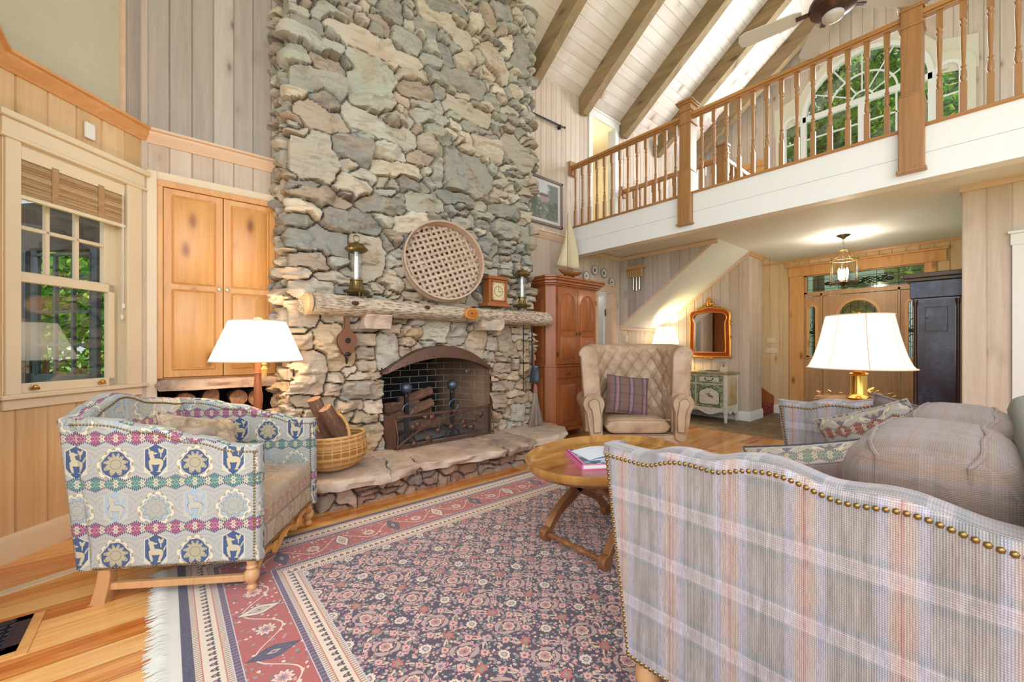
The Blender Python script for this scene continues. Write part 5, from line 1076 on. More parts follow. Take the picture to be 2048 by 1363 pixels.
# loose back cushions, boxed and seamed
def box_cushion(label, x0, x1, yc, zc, w, h, mat, seed):
    o = thing('back_cushion', label, 'cushion', ((x0+x1)/2, yc, zc), 0, None); l = (x1-x0)
    def sec(u, v):
        a = 2*pi*v; x = (u*2-1); k = (1-abs(x)**5)**.35 if abs(x) < 1 else 0; k = .30+.70*k
        c, s_ = cos(a), sin(a); p = .62; yy = math.copysign(abs(c)**p, c)*w/2*k; zz = math.copysign(abs(s_)**p, s_)*h/2*(.55+.45*k) if True else 0
        d = .018*mnoise.noise((x*2+seed, c*1.5, s_*1.5))+.010*mnoise.noise((x*6+seed, c*3, s_*3))
        yy += .05*(zz/h)*1.6; return (x*l/2*(.97+.03*k), yy*(1+d*2), zz*(1+d))
    m = MB(); nu, nv = 34, 40; m.grid(sec, nu, nv, closev=True); m.add([sec(0, j/nv) for j in range(nv)], [tuple(range(nv))], True); m.add([sec(1, j/nv) for j in range(nv)], [tuple(range(nv))[::-1]], True)
    obj('cover', m, mat, o, sharp=85)
    for v in (.185, .315):
        pts = [sec(.03+.94*i/40, v) for i in range(41)]; pts = [Vector(p)*1.004+Vector((0, .004*sin(i*.33+seed+v*9), -.001)) for i, p in enumerate(pts)]; pts = [(-l/2*.99, pts[0].y, -h*.3)]+pts+[(l/2*.99, pts[-1].y, -h*.3)]
        m = MB(); m.tube(pts, .0055, 6); obj('seam_welt', m, mat, o)
    return o
box_cushion('large faded plaid back cushion nearest the near sofa arm', 1.34, 2.02, .075, .725, .37, .49, M['plaid_brown'], 1)
box_cushion('large faded plaid back cushion farther along the sofa', 2.06, 2.78, .05, .715, .36, .48, M['plaid_brown'], 5)
pillow('tapestry pillow with crimson band leaning on the far sofa arm', M['tapestry_crimson'], (2.80, .37, .675), .46, .42, .15, (radians(-16), radians(22), radians(70)), seed=2)
pillow('tapestry pillow with dark rope piping lying across the sofa seat', M['tapestry_pillow'], (2.05, .46, .61), .54, .40, .16, (radians(25), radians(15), radians(92)), seed=9, pipe=plain('navy and cream rope', (70, 70, 88), .8, var=.5))
pillow('small dark russet plaid pillow in front on the sofa', M['plaid_dark'], (1.70, .335, .635), .40, .36, .15, (radians(24), radians(16), radians(98)), seed=7)
pillow('dark russet plaid pillow tucked behind the crimson banded one', M['plaid_dark'], (2.86, .24, .72), .42, .40, .12, (radians(-8), radians(-8), radians(60)), seed=3)
# ---------------------------------------------------------------- coffee table
ct_ = thing('coffee_table', 'oval tray top coffee table with crossed carved legs', 'table', (2.08, 1.53, .009))
m = MB(); A_, B_ = .58, .42
def oval(r, z, n=56): return [(A_*r*cos(2*pi*k/n), B_*r*sin(2*pi*k/n), z) for k in range(n)]
def ovalloft(m, prof, n=56, capb=True, capt=True):
    vs = [v for (r, z) in prof for v in oval(r, z, n)]; k = len(prof)
    fs = [(i*n+j, i*n+(j+1) % n, (i+1)*n+(j+1) % n, (i+1)*n+j) for i in range(k-1) for j in range(n)]
    if capb: fs.append(tuple(range(n))[::-1])
    if capt: fs.append(tuple(range((k-1)*n, k*n)))
    m.add(vs, fs, True)
ovalloft(m, [(.84, .463), (.90, .468), (.93, .482), (.965, .488), (.985, .500), (1.0, .530), (1.0, .538), (.985, .541), (.965, .536), (.955, .520), (.90, .506), (.885, .503), (.0, .503)], capt=False)
tt = NT('golden burnished tray', .18); n_ = tt.noise(tt.scl(tt.coord(), (2, 7, 2)), 1.0, 5, .6, .8); tt.base(tt.ramp(n_, [(.3, srgb(134, 84, 34)), (.55, srgb(186, 134, 68)), (.75, srgb(214, 172, 104))])); tt.inp('Coat Weight', .5); tt.inp('Coat Roughness', .1)
obj('tray_top', m, tt.m, ct_, sharp=50)
def bez(p, n=14):
    out = []
    for i in range(n+1):
        t = i/n; out.append(tuple((1-t)**3*p[0][k]+3*(1-t)**2*t*p[1][k]+3*(1-t)*t*t*p[2][k]+t**3*p[3][k] for k in range(len(p[0]))))
    return out
def flatleg(m, pts, w, th):
    """curved board leg in the x-z plane at y"""
    n = len(pts); V = []
    for i, (x, y, z) in enumerate(pts):
        a = Vector(pts[max(0, i-1)]); b = Vector(pts[min(n-1, i+1)]); t = (b-a).normalized(); q = Vector((-t.z, 0, t.x)); ww = w*(.72+.5*sin(pi*i/(n-1))) ; p = Vector((x, y, z))
        for sx, sy in ((-1, -1), (1, -1), (1, 1), (-1, 1)): V.append(p+q*ww/2*sx+Vector((0, th/2*sy, 0)))
    m.add(V, [(i*4+j, i*4+(j+1) % 4, (i+1)*4+(j+1) % 4, (i+1)*4+j) for i in range(n-1) for j in range(4)]+[(3, 2, 1, 0), tuple(range((n-1)*4, n*4))])
for y in (-.20, .24):
    for s in (1, -1):
        m = MB(); flatleg(m, bez([(-.29*s, y, .05), (-.20*s, y, .20), (-.07*s, y, .20), (0, y, .27)], 10)+bez([(0, y, .27), (.10*s, y, .36), (.20*s, y, .33), (.34*s, y, .458)], 10)[1:], .052, .045)
        m.lathe([(.0, -.024), (.040, -.024), (.042, -.018), (.042, .018), (.040, .024), (0, .024)], (-.30*s, y, .043), 18, 'y'); obj('leg', m, M['walnut'], ct_, bevel=.003)
for (x, z) in ((-.30, .045), (.30, .045), (0, .275)):
    m = MB(); L0, L1 = -.17, .21; pr_ = []
    for i in range(25): t = i/24; pr_.append((.014+.011*max(0, sin(t*pi*7))*(1 if .2 < t < .8 else .2), L0+(L1-L0)*t))
    m.lathe(pr_, (x, 0, z), 10, 'y'); obj('turned_stretcher', m, M['walnut'], ct_)
# books on the table
bk = thing('book', 'pink spined picture book lying on the oval tray table', 'book', (1.965, 1.546, .512), radians(-32))
m = MB(); m.box((-.13, -.165, 0), (.13, .165, .004)); m.box((-.13, -.165, .026), (.13, .165, .030)); m.box((-.132, -.165, 0), (-.124, .165, .030)); obj('cover', m, plain('hot pink cloth', (226, 120, 176), .5), bk)
m = MB(); m.box((-.122, -.160, .004), (.126, .160, .026)); obj('pages', m, plain('paper', (238, 236, 230), .8), bk)
jp = NT('picture jacket', .35); q = jp.noise(scale=26, detail=6); jp.base(jp.ramp(q, [(.4, srgb(60, 84, 104)), (.52, srgb(96, 128, 150)), (.6, srgb(190, 206, 214))])); m = MB(); m.box((-.105, -.163, .0302), (.129, .164, .0312)); obj('jacket_picture', m, jp.m, bk)
bk = thing('book', 'white folded brochure lying on top of the pink book', 'book', (2.03, 1.54, .5445), radians(-20)); m = MB(); m.grid(lambda u, v: ((u-.5)*.30, (v-.5)*.22, .004+.016*sin(pi*u)), 10, 4); m.box((-.15, -.11, 0), (.15, .11, .0035)); obj('sheet', m, plain('pale blue paper', (226, 232, 244), .6), bk)

# ---------------------------------------------------------------- wing chair
wc = thing('wing_armchair', 'tan leather button tufted wing armchair with rolled arms', 'armchair', (3.985, 2.53, 0), radians(-40.25))
m = MB(); m.box((-.475, -.01, .10), (.475, .62, .22)); obj('seat_frame', m, M['leather'], wc, bevel=.03, seg=3)
m = MB()
def cush(u, v):
    a = 2*pi*v; c, s_ = cos(a), sin(a); p = .35; x = (u*2-1); k = (1-abs(x)**12); return (x*.36, .27+math.copysign(abs(c)**p, c)*.30*(.9+.1*k), .31+math.copysign(abs(s_)**p, s_)*.085*k+.022*k*(1-x*x)*max(0, s_))
m.grid(cush, 24, 40, closev=True); obj('seat_cushion', m, M['leather'], wc, sharp=75)
for z in (.228, .392):
    m = MB(); m.tube([(-.345, -.030, z), (.345, -.030, z)], .004, 6); obj('welt', m, M['leather_pale'], wc)
def wingback():
    ctrl = [(-.50, .02), (-.515, .16), (-.47, .34), (-.33, .46), (0, .50), (.33, .46), (.47, .34), (.515, .16), (.50, .02)]
    P = np.array(ctrl); t = np.linspace(0, 1, len(P)); n = 181; tt_ = np.linspace(0, 1, n); X_ = np.interp(tt_, t, P[:, 0]); Y_ = np.interp(tt_, t, P[:, 1])
    for _ in range(100): X_[1:-1] = (X_[:-2]+2*X_[1:-1]+X_[2:])/4; Y_[1:-1] = (Y_[:-2]+2*Y_[1:-1]+Y_[2:])/4
    m = MB(); nv = 150; s = np.concatenate([[0], np.cumsum(np.hypot(np.diff(X_), np.diff(Y_)))]); V = []
    for i in range(n):
        a, b = max(0, i-1), min(n-1, i+1); tx, ty = X_[b]-X_[a], Y_[b]-Y_[a]; l = sqrt(tx*tx+ty*ty); nx, ny = -ty/l, tx/l   # outward
        edge = min(s[i], s[-1]-s[i]); wing = max(0, 1-edge/.34)
        top = 1.215-.03*wing+.01; bot = .24; th = .060+.055*wing**.6; 
        if i in (0, n-1): th *= .1
        elif i in (1, n-2): th *= .6
        elif i in (2, n-3): th *= .85
        zlow = bot+(.30 if edge < .10 else 0)*0
        for j in range(nv):
            v = j/nv
            if v < .44: q = v/.44; z = zlow+(top-th-zlow)*q; o = -th
            elif v < .60: q = (v-.44)/.16*pi; z = top-th+th*1.1*sin(q); o = -th*cos(q)
            else: q = (v-.60)/.40; z = (top-th)+(zlow-top+th)*q; o = th*.8*(1-.2*q)
            lean = .10*max(0, z-.4); roll = .05*wing*max(0, z-.45)*1.1
            dpt = 0
            if v < .50:
                su, sz = (s[i]-s[-1]/2)/.165, (z-.36)/.115; a1 = su+sz*.5; b1 = su-sz*.5
                f1 = abs(((a1) % 1)-.5)*2; f2 = abs(((b1) % 1)-.5)*2   # 1 on the pleats
                pl = max(f1, f2)**9; bt = (f1*f2)**4; fade = min(1, max(0, (s[i]-.10)/.12), max(0, (s[-1]-s[i]-.10)/.12))*min(1, max(0, (z-.40)/.08), max(0, (top-.02-z)/.06)); dpt = fade*(-.009*pl-.034*bt+.016*(1-max(f1, f2)**2)+.004)
            o2 = o-dpt; fx = 1 if X_[i] > 0 else -1
            V.append((X_[i]+nx*o2+fx*roll, Y_[i]+ny*o2+lean*(1-wing*.6), z))
    k = nv; m.add(V, [(i*k+j, i*k+(j+1) % k, (i+1)*k+(j+1) % k, (i+1)*k+j) for i in range(n-1) for j in range(k)]+[tuple(range(k)), tuple(range((n-1)*k, n*k))[::-1]], True)
    return m, (X_, Y_, s)
wb, (WX, WY, WS) = wingback(); o = obj('tufted_wing_back', wb, M['leather'], wc, sharp=80)
bmat = plain('leather button', (132, 100, 74), .45)
for su in range(-13, 14):
    for sz in range(1, 9):
        if (su+sz) % 2: continue
        sv = WS[-1]/2+su*.0825; z = .36+.115*(sz)
        if sv < .14 or sv > WS[-1]-.14 or z > 1.13: continue
        i = int(np.searchsorted(WS, sv)); a, b = max(0, i-1), min(len(WX)-1, i+1); tx, ty = WX[b]-WX[a], WY[b]-WY[a]; l = sqrt(tx*tx+ty*ty); nx, ny = -ty/l, tx/l; edge = min(sv, WS[-1]-sv); wing = max(0, 1-edge/.34); th = .060+.055*wing**.6
        m = MB(); m.sph((WX[i]-nx*(th-.030)+(1 if WX[i] > 0 else -1)*.05*wing*max(0, z-.45)*1.1, WY[i]-ny*(th-.030)+.10*max(0, z-.4)*(1-wing*.6), z), .012, 8); obj('button', m, bmat, o)
for s in (-1, 1):
    m = MB(); cx = .475*s
    def armf(u, v):
        a = 2*pi*v; y = -.035+.50*u; r = .098*(1+.02*sin(y*90)); c = (cos(a), sin(a))
        r *= 1.12; px_, pz = c[0]*r, c[1]*r
        if sin(a) < -.2: px_ = px_*(.75) ; pz = pz-(.30*min(1, (-sin(a)-.2)/.5)); px_ = px_*(1)-s*.03*min(1, (-sin(a)-.2)/.5)
        return (cx+s*.02+px_*1.05, y, .565+pz)
    m.grid(armf, 26, 40, closev=True, flip=True); m.add([armf(0, j/40) for j in range(40)], [tuple(range(40))], True); m.add([armf(1, j/40) for j in range(40)], [tuple(range(40))[::-1]], True); a = obj('rolled_arm', m, M['leather'], wc, sharp=60)
    # pale shaped facing with its own nail line
    out = []
    for k in range(15): t = -.35+(pi+.5)*k/14; out.append((cx+s*.02+s*.062*cos(pi-t) if False else cx+s*(.022+.058*cos(t)), .565+.058*sin(t)))
    out = out+[(cx-s*.058, .42), (cx-s*.052, .26), (cx+s*.022, .25), (cx+s*.030, .42), (cx+s*.045, .50)]
    m = MB(); m.prism(out if s < 0 else out[::-1], 'y', -.052, -.034); f = obj('arm_facing', m, M['leather_pale'], a, bevel=.005)
    nails('nailhead_trim', f, [[(p[0], -.052, p[1]) for p in out+[out[0]]]], (0, -1, 0), .0042, .0105)
nails('nailhead_trim', wc, [[(-.46, -.012, .118), (.46, -.012, .118)], [(-.46, -.012, .106), (.46, -.012, .106)]], (0, -1, 0), .004, .0105)
for x in (-.41, .41):
    for y in (.06, .54): m = MB(); m.lathe([(.016, 0), (.022, .01), (.028, .05), (.036, .085), (.036, .11)], (x, y, 0), 12); obj('leg', m, M['cherry'], wc)
pw = wc.matrix_world; pp = Matrix.Translation((3.985, 2.53, 0)) @ Matrix.Rotation(radians(-40.25), 4, 'Z') @ Vector((-.055, .225, .635))
pillow('slate and mauve striped pillow on the leather wing armchair', M['pillow_slate'], pp, .49, .44, .13, (radians(-14), radians(6), radians(-40.25)), seed=12)

# ---------------------------------------------------------------- armoire
ar = thing('armoire', 'tall cherry armoire with arched upper doors beside the fireplace', 'armoire', (4.21, 3.60, 0))
X0, X1, D = -.51, .51, .47; cw = .115
def arbody(m, x0, x1, y0, y1, z0, z1, c): m.prism([(x0, y0+c), (x0+c, y0), (x1-c, y0), (x1, y0+c), (x1, y1), (x0, y1)], 'z', z0, z1)
m = MB(); arbody(m, X0, X1, .0, D, .12, .945, .10); arbody(m, X0+.012, X1-.012, .01, D, .945, 1.985, .09); obj('case', m, M['cherry'], ar, bevel=.002)
m = MB(); arbody(m, X0-.012, X1+.012, -.012, D, .935, .962, .10); obj('waist_moulding', m, M['cherry'], ar, bevel=.004)
m = MB(); arbody(m, X0-.015, X1+.015, -.015, D, .10, .135, .10); obj('base_moulding', m, M['cherry'], ar, bevel=.004)
m = MB()
for (o_, za, zb) in ((.0, 1.975, 1.99), (.022, 1.99, 2.01), (.045, 2.01, 2.045), (.075, 2.045, 2.075), (.09, 2.075, 2.10)): arbody(m, X0-o_, X1+o_, -o_, D, za, zb, .10)
obj('cornice', m, M['cherry'], ar, bevel=.004)
m = MB()
for x in (X0+.03, X1-.13): m.prism([(x, 0), (x+.10, 0), (x+.10, .10), (x-.02, .10)], 'y', .03, .07); m.prism([(x, 0), (x+.10, 0), (x+.10, .10), (x-.02, .10)], 'y', D-.08, D-.04)
m.box((X0+.05, .03, .085), (X1-.05, .05, .11)); obj('bracket_base', m, M['cherry'], ar)
def rp(m, x0, x1, z0, z1, y, d=.014, w=.018):
    """raised field with sloping shoulder, front facing -y"""
    m.add([(x0, y, z0), (x1, y, z0), (x1, y, z1), (x0, y, z1), (x0+w, y-d, z0+w), (x1-w, y-d, z0+w), (x1-w, y-d, z1-w), (x0+w, y-d, z1-w)], [(0, 1, 5, 4), (1, 2, 6, 5), (2, 3, 7, 6), (3, 0, 4, 7), (4, 5, 6, 7)])
def arched(m, x0, x1, z0, z1, y, d=.012, w=.016):
    xc = (x0+x1)/2; r = (x1-x0)/2; n = 12
    o_ = [(x0, z0), (x1, z0), (x1, z1-r-.015), (x1-.012, z1-r)]+[(xc+(r-.012)*cos(pi*i/n), z1-r+(r-.012)*sin(pi*i/n)) for i in range(1, n)]+[(x0+.012, z1-r), (x0, z1-r-.015)]
    c = (xc, (z0+z1)/2); k = len(o_); inn = [(p[0]+(xc-p[0])*w/r, p[1]+(c[1]-p[1])*w/((z1-z0)/2)) for p in o_]
    m.add([(p[0], y, p[1]) for p in o_]+[(p[0], y-d, p[1]) for p in inn], [(i, (i+1) % k, k+(i+1) % k, k+i) for i in range(k)]+[tuple(range(k, 2*k))])
    return o_
def bead_frame(m, x0, x1, z0, z1, y, w=.006, d=.006):
    for a, b in (((x0, z0), (x1, z0)), ((x1, z0), (x1, z1)), ((x1, z1), (x0, z1)), ((x0, z1), (x0, z0))): m.tube([(a[0], y, a[1]), (b[0], y, b[1])], w*.6, 4)
fy = -.012
for i, (xa, xb) in enumerate(((-.385, -.003), (.003, .385))):
    m = MB(); m.tone = .6; m.box((xa, fy, .972), (xb, .012, 1.965)); d = obj('door', m, M['cherry'], ar, bevel=.003)
    m = MB(); m.tone = .75; arched(m, xa+.055, xb-.055, 1.405, 1.90, fy-.001); rp(m, xa+.055, xb-.055, 1.035, 1.33, fy-.001); obj('raised_panel', m, M['cherry'], d)
    m = MB(); o_ = arched(MB(), xa+.052, xb-.052, 1.400, 1.905, 0); m.tube([(p[0], fy-.002, p[1]) for p in o_+[o_[0]]], .005, 5, cap=False); bead_frame(m, xa+.052, xb-.052, 1.032, 1.333, fy-.002); obj('moulding', m, M['cherry'], d)
    kx = xb-.03 if i == 0 else xa+.03; m = MB(); m.lathe([(.006, 0), (.006, -.012), (.013, -.02), (.010, -.028)], (kx, fy, 1.37), 10, 'y'); m.box((kx-.008, fy-.003, 1.335), (kx+.008, fy, 1.405)); obj('knob', m, M['pewter'], d)
    for hz in (1.10, 1.80):
        hx = xa-.006 if i == 0 else xb+.006; m = MB(); m.box((hx-.008, fy-.006, hz-.035), (hx+.008, fy, hz+.035)); obj('hinge', m, M['pewter'], d)
    m = MB(); m.tone = .5; m.box((xa+.005, fy, .79), (xb-.005, .012, .915)); dr = obj('drawer', m, M['cherry'], ar, bevel=.004)
    m = MB(); xc = (xa+xb)/2; m.tube([(xc-.035, fy-.004, .855), (xc-.03, fy-.018, .845), (xc, fy-.02, .838), (xc+.03, fy-.018, .845), (xc+.035, fy-.004, .855)], .004, 6); m.sph((xc-.035, fy-.004, .858), .010, 8); m.sph((xc+.035, fy-.004, .858), .010, 8); obj('bail_pull', m, M['pewter'], dr)
    m = MB(); m.tone = .45; m.box((xa, fy, .15), (xb, .012, .765)); d = obj('door', m, M['cherry'], ar, bevel=.003)
    m = MB(); m.tone = .6; rp(m, xa+.055, xb-.055, .215, .705, fy-.001); obj('raised_panel', m, M['cherry'], d)
    m = MB(); bead_frame(m, xa+.052, xb-.052, .212, .708, fy-.002); obj('moulding', m, M['cherry'], d)
    m = MB(); kx = xb-.03 if i == 0 else xa+.03; m.lathe([(.006, 0), (.006, -.012), (.013, -.02), (.010, -.028)], (kx, fy, .50), 10, 'y'); obj('knob', m, M['pewter'], d)
for (za, zb) in ((1.05, 1.82), (.20, .80)):
    m = MB(); m.tone = .4; ya, yb = .14, D-.05; x = X0+.010 if za > 1 else X0-.001
    m.add([(x, ya, za), (x, yb, za), (x, yb, zb), (x, ya, zb), (x-.012, ya+.02, za+.02), (x-.012, yb-.02, za+.02), (x-.012, yb-.02, zb-.02), (x-.012, ya+.02, zb-.02)], [(1, 0, 4, 5), (2, 1, 5, 6), (3, 2, 6, 7), (0, 3, 7, 4), (5, 4, 7, 6)]); obj('side_panel', m, M['cherry'], ar)
# model yacht on the armoire
yt = thing('model_sailboat', 'model sailboat with cream sails standing on the armoire', 'model boat', (4.32, 3.84, 2.10), radians(-4))
hull = plain('varnished hull', (150, 92, 52), .3, var=.2); m = MB(); n = 24
def hf(u, v):
    x = (u-.45)*.46; w = .045*max(0, (1-abs((u-.5)*2)**2.4))**.7; a = pi*v; d = .065*max(0.02, (1-abs((u-.52)*2)**2.6))**.6; return (x, -w*cos(a), .155+.02*(u-.5)**2*4-d*sin(a))
m.grid(hf, n, 12); m.add([hf(i/(n-1), 0) for i in range(n)]+[hf(i/(n-1), 1) for i in range(n)], [(i, i+1, n+i+1, n+i) for i in range(n-1)]); m.prism([(-.02, .10), (.05, .10), (.04, .02), (0, .02)], 'y', -.004, .004); obj('hull', m, hull, yt)
m = MB(); m.tube([(-.03, 0, .15), (-.025, 0, .97)], [.006, .003], 6); m.tube([(-.03, 0, .205), (.20, .01, .19)], .004, 5); m.tube([(-.22, 0, .20), (-.27, 0, .225)], .003, 5); m.tube([(-.24, 0, .21), (-.03, 0, .90)], .0012, 4); obj('mast_and_boom', m, hull, yt)
sail = plain('cream sailcloth', (226, 210, 176), .8)
m = MB(); m.grid(lambda u, v: (-.025+(.235*(1-v)+.05*sin(pi*v))*u*(1 if v < 1 else 0), .035*sin(pi*u)*(1-v), .215+.74*v), 10, 18); m.grid(lambda u, v: (-.034-(.185*(1-v)*(.35+.65*(1-v)) if True else 0)*u-.02*u*(1-v), .03*sin(pi*u)*(1-v), .22+.60*v), 10, 16); o = obj('sails', m, sail, yt); so = o.modifiers.new('t', 'SOLIDIFY'); so.thickness = .002
m = MB(); m.box((.06, -.02, 0), (.085, .02, .10)); m.box((-.09, -.02, 0), (-.075, .02, .10)); m.box((-.10, -.03, 0), (.10, .03, .012)); obj('stand', m, M['mahog'], yt)
# four plates
china = plain('white china', (228, 220, 218), .25); pat = plain('sepia transfer', (104, 88, 84), .5); rimc = plain('grey violet rim', (150, 142, 148), .4)
for i, (px_, z, w) in enumerate(((5.00, 2.300, 'leftmost, half hidden behind the armoire cornice'), (5.21, 2.416, 'upper left of the four'), (5.443, 2.395, 'upper right of the four'), (5.66, 2.27, 'rightmost and lowest of the arc'))):
    p = thing('wall_plate', 'scalloped white wall plate, '+w, 'plate', (px_, YW-.02, z), 0, 'decorative plates in an arc above the door')
    m = MB(); m.lathe([(.0, -.008), (.060, -.010), (.075, -.016), (.078, -.012), (.06, 0), (0, 0)], n=16, axis='y'); obj('plate_body', m, china, p)
    m = MB(); m.lathe([(.066, -.0165), (.079, -.018), (.079, -.014)], n=16, axis='y', cap=False); obj('rim_band', m, rimc, p)
    m = MB()
    if i in (1, 2): m.box((-.022, -.0125, -.026), (.022, -.011, .026)); m.box((-.012, -.0135, -.014), (.012, -.0125, .014))
    else: m.box((-.018, -.0125, -.006), (.018, -.011, .006)); m.box((-.005, -.0125, -.014), (.005, -.011, .014))
    obj('printed_motif', m, pat, p)
# wind chime on the stair wall
wcm = thing('door_chime', 'wall hung wooden chime with pale metal tubes on the stair wall', 'chime', (5.93, 3.785, 2.30))
pine_l = wood('blond chime wood', (190, 144, 92), (224, 184, 134), None, 'y', .5); m = MB(); m.box((-.09, -.165, .175), (0, .165, .215)); m.box((-.07, -.13, .04), (-.02, .13, .175)); obj('housing', m, pine_l, wcm, bevel=.004)
for k, y in enumerate((-.075, -.02, .035)): m = MB(); m.lathe([(.015, 0), (.016, .01), (.016, .23)], (-.045, y, -.17-.02*(k == 1)), 10); obj('tube', m, plain('satin silver', (206, 200, 184), .25, .9), wcm)
for y in (-.1, -.06, -.02, .02, .06, .1): m = MB(); m.tube([(-.074, y, .05), (-.074, y, .165)], .004, 5); obj('rod', m, M['oldbrass'], wcm)
# ceiling speaker vent, pulls
m = MB(); m.lathe([(.0, 2.715), (.07, 2.712), (.075, 2.72), (0, 2.72)], (5.41, 3.83, 0), 20); [m.box((5.36+.022*k, 3.80, 2.706), (5.372+.022*k, 3.86, 2.714)) for k in range(5)]; props(obj('smoke_detector', m, M['white_trim']), 'round white vented fitting on the ceiling near the stair wall', 'detector')
# picture, upper wall
pc_ = thing('framed_picture', 'grey framed landscape print beside the chimney', 'picture', (4.06, YW, 3.26)); m = MB(); w, h = .40, .335
for a, b in (((-w, -h), (w, -h+.035)), ((-w, h-.035), (w, h)), ((-w, -h), (-w+.035, h)), ((w-.035, -h), (w, h))): m.box((a[0], -.035, a[1]), (b[0], -.008, b[1]))
obj('frame', m, plain('taupe frame', (122, 106, 100), .4), pc_, bevel=.004)
m = MB(); m.box((-w+.03, -.016, -h+.03), (w-.03, -.01, h-.03)); obj('mat_board', m, plain('white mat', (222, 216, 216), .7), pc_)
im = NT('landscape print', .5); x, y, z = im.xyz(); n1 = im.noise(scale=9, detail=6); n2 = im.noise(scale=30, detail=4); sky_ = z+n1*.25-.13
c = im.mix(sky_.rng(.0, .03), im.ramp(n2, [(.35, srgb(70, 84, 70)), (.55, srgb(128, 132, 116)), (.7, srgb(178, 168, 160))]), srgb(206, 204, 214)); tr = (x.ab()-.18+n1*.2).rng(.0, .05)*(z+.25).rng(-.1, .2); c = im.mix(tr*.8, c, srgb(74, 88, 70)); house = (x-.02).ab().lt(.075)*(z-.03).ab().lt(.035); c = im.mix(house, c, srgb(168, 140, 138)); roof = ((x-.02).ab()+(z-.08)*1.0).ab().lt(.1)*(z-.065).gt(0.0)*(z-.11).lt(0.0); c = im.mix(roof, c, srgb(112, 92, 96)); im.base(c)
m = MB(); m.box((-w+.09, -.0175, -h+.08), (w-.09, -.016, h-.08)); obj('print', m, im.m, pc_)
# curtain rod end
cr = thing('curtain_rod', 'black iron rod reaching along the wall by the chimney top', 'curtain rod', (3.7, YW-.05, 4.41)); m = MB(); m.tube([(-.1, 0, -.01), (.76, 0, .015)], .009, 6); m.tube([(-.1, .0, -.03), (.74, 0, -.005)], .005, 6); obj('rod', m, M['iron'], cr); m = MB(); m.box((.68, 0, -.03), (.70, .05, .03)); m.sph((.78, 0, .015), .016, 8); obj('bracket', m, M['iron'], cr)

# ---------------------------------------------------------------- pine cabinet in the wall
cb = thing('pine_cabinet', 'built in knotty pine cupboard with two tall panelled doors left of the chimney', 'cabinet', (0, YW, 0))
m = MB(); m.box((-.052, -.03, .955), (-.018, .35, 2.47)); m.box((.738, -.03, .955), (.768, .35, 2.47)); m.box((-.052, -.035, 2.42), (.768, .35, 2.47)); m.box((-.052, .30, .955), (.768, .35, 2.47)); m.box((-.052, 0, .945), (.768, .35, .96)); obj('frame', m, M['pine'], cb, bevel=.004)
for i, (xa, xb) in enumerate(((-.016, .357), (.361, .736))):
    m = MB(); m.tone = .45+.25*i; m.box((xa, -.026, .962), (xb, .0, 2.416)); d = obj('door', m, M['pine'], cb, bevel=.003)
    for (za, zb) in ((1.03, 1.63), (1.70, 2.355)):
        m = MB(); m.tone = .75-.3*i; rp(m, xa+.064, xb-.064, za, zb, -.0262, .016, .032); obj('raised_panel', m, M['pine'], d)
        m = MB(); bead_frame(m, xa+.055, xb-.055, za-.008, zb+.008, -.028, .012); obj('moulding', m, M['pine'], d)
    m = MB(); kx = xb-.025 if i == 0 else xa+.025; m.lathe([(.004, 0), (.005, -.012), (.013, -.020), (.012, -.028), (.004, -.031)], (kx, -.026, 1.665), 12, 'y'); obj('knob', m, plain('silver knob', (222, 216, 204), .2, 1.0), d)

# firewood in the niche
endm = NT('split log end', .85); x, y, z = endm.xyz(); q = endm.noise(scale=30, detail=5); endm.base(endm.ramp(q, [(.3, srgb(134, 88, 64)), (.6, srgb(186, 140, 108)), (.8, srgb(212, 172, 140))])); M['logend'] = endm.m
def log(label, a, b, r, seed=0, group=None, split=0.0, cat='log'):
    a = Vector(a); b = Vector(b); t = (b-a); ln = t.length; o = thing('firewood_log', label, cat, a, 0, group); o.rotation_mode = 'QUATERNION'; o.rotation_quaternion = t.to_track_quat('Z', 'Y')
    m = MB(); nu, nv = 14, 14; rr = random.Random(seed)
    def f(u, v):
        an = 2*pi*v; R = r*(1+.14*mnoise.noise((cos(an)*1.2+seed, sin(an)*1.2, u*1.5))+.06*mnoise.noise((cos(an)*4+seed, sin(an)*4, u*9)))
        if split and cos(an) < -.1*0+split-1: R = min(R, r*(split-1)/min(-.05, cos(an)))
        return (R*cos(an), R*sin(an), u*ln)
    m.grid(f, nu, nv, closev=True, flip=False); obj('bark', m, M['bark'], o)
    m = MB(); m.add([(p[0]*.97, p[1]*.97, -.001) for p in (f(0, j/nv) for j in range(nv))], [tuple(range(nv))[::-1]]); obj('cut_end', m, M['logend'], o); m = MB(); m.add([(p[0]*.97, p[1]*.97, ln+.001) for p in (f(1, j/nv) for j in range(nv))], [tuple(range(nv))]); obj('cut_end', m, M['logend'], o); return o
NL = [(.04, .30, .085, 0), (.22, .30, .09, 0), (.40, .29, .085, 0), (.57, .30, .08, 0), (.10, .46, .085, 0), (.29, .46, .09, 0), (.48, .455, .085, 0), (.635, .44, .07, 0), (.04, .62, .08, 0), (.20, .62, .085, 0), (.38, .625, .085, 0), (.555, .61, .08, 0)]
for i, (x, z, r, s) in enumerate(NL): log('cut log low in the wall niche, mostly hidden behind the loveseat', (x, 4.16, z), (x, 4.52, z), r, i, 'logs low in the firewood niche')
TL = [(.12, .765, .068, 'small round log at the left end of the niche pile'), (.30, .775, .082, 'wide rounded log on the niche pile left of the lamp pole'), (.47, .765, .070, 'pale log just behind the lamp pole in the niche'), (.615, .755, .078, 'half split log at the right end of the niche pile')]
for i, (x, z, r, lb) in enumerate(TL): log(lb, (x, 4.15, z), (x, 4.52, z), r, 20+i, 'top row of niche logs', split=.55 if i in (1, 3) else 0)

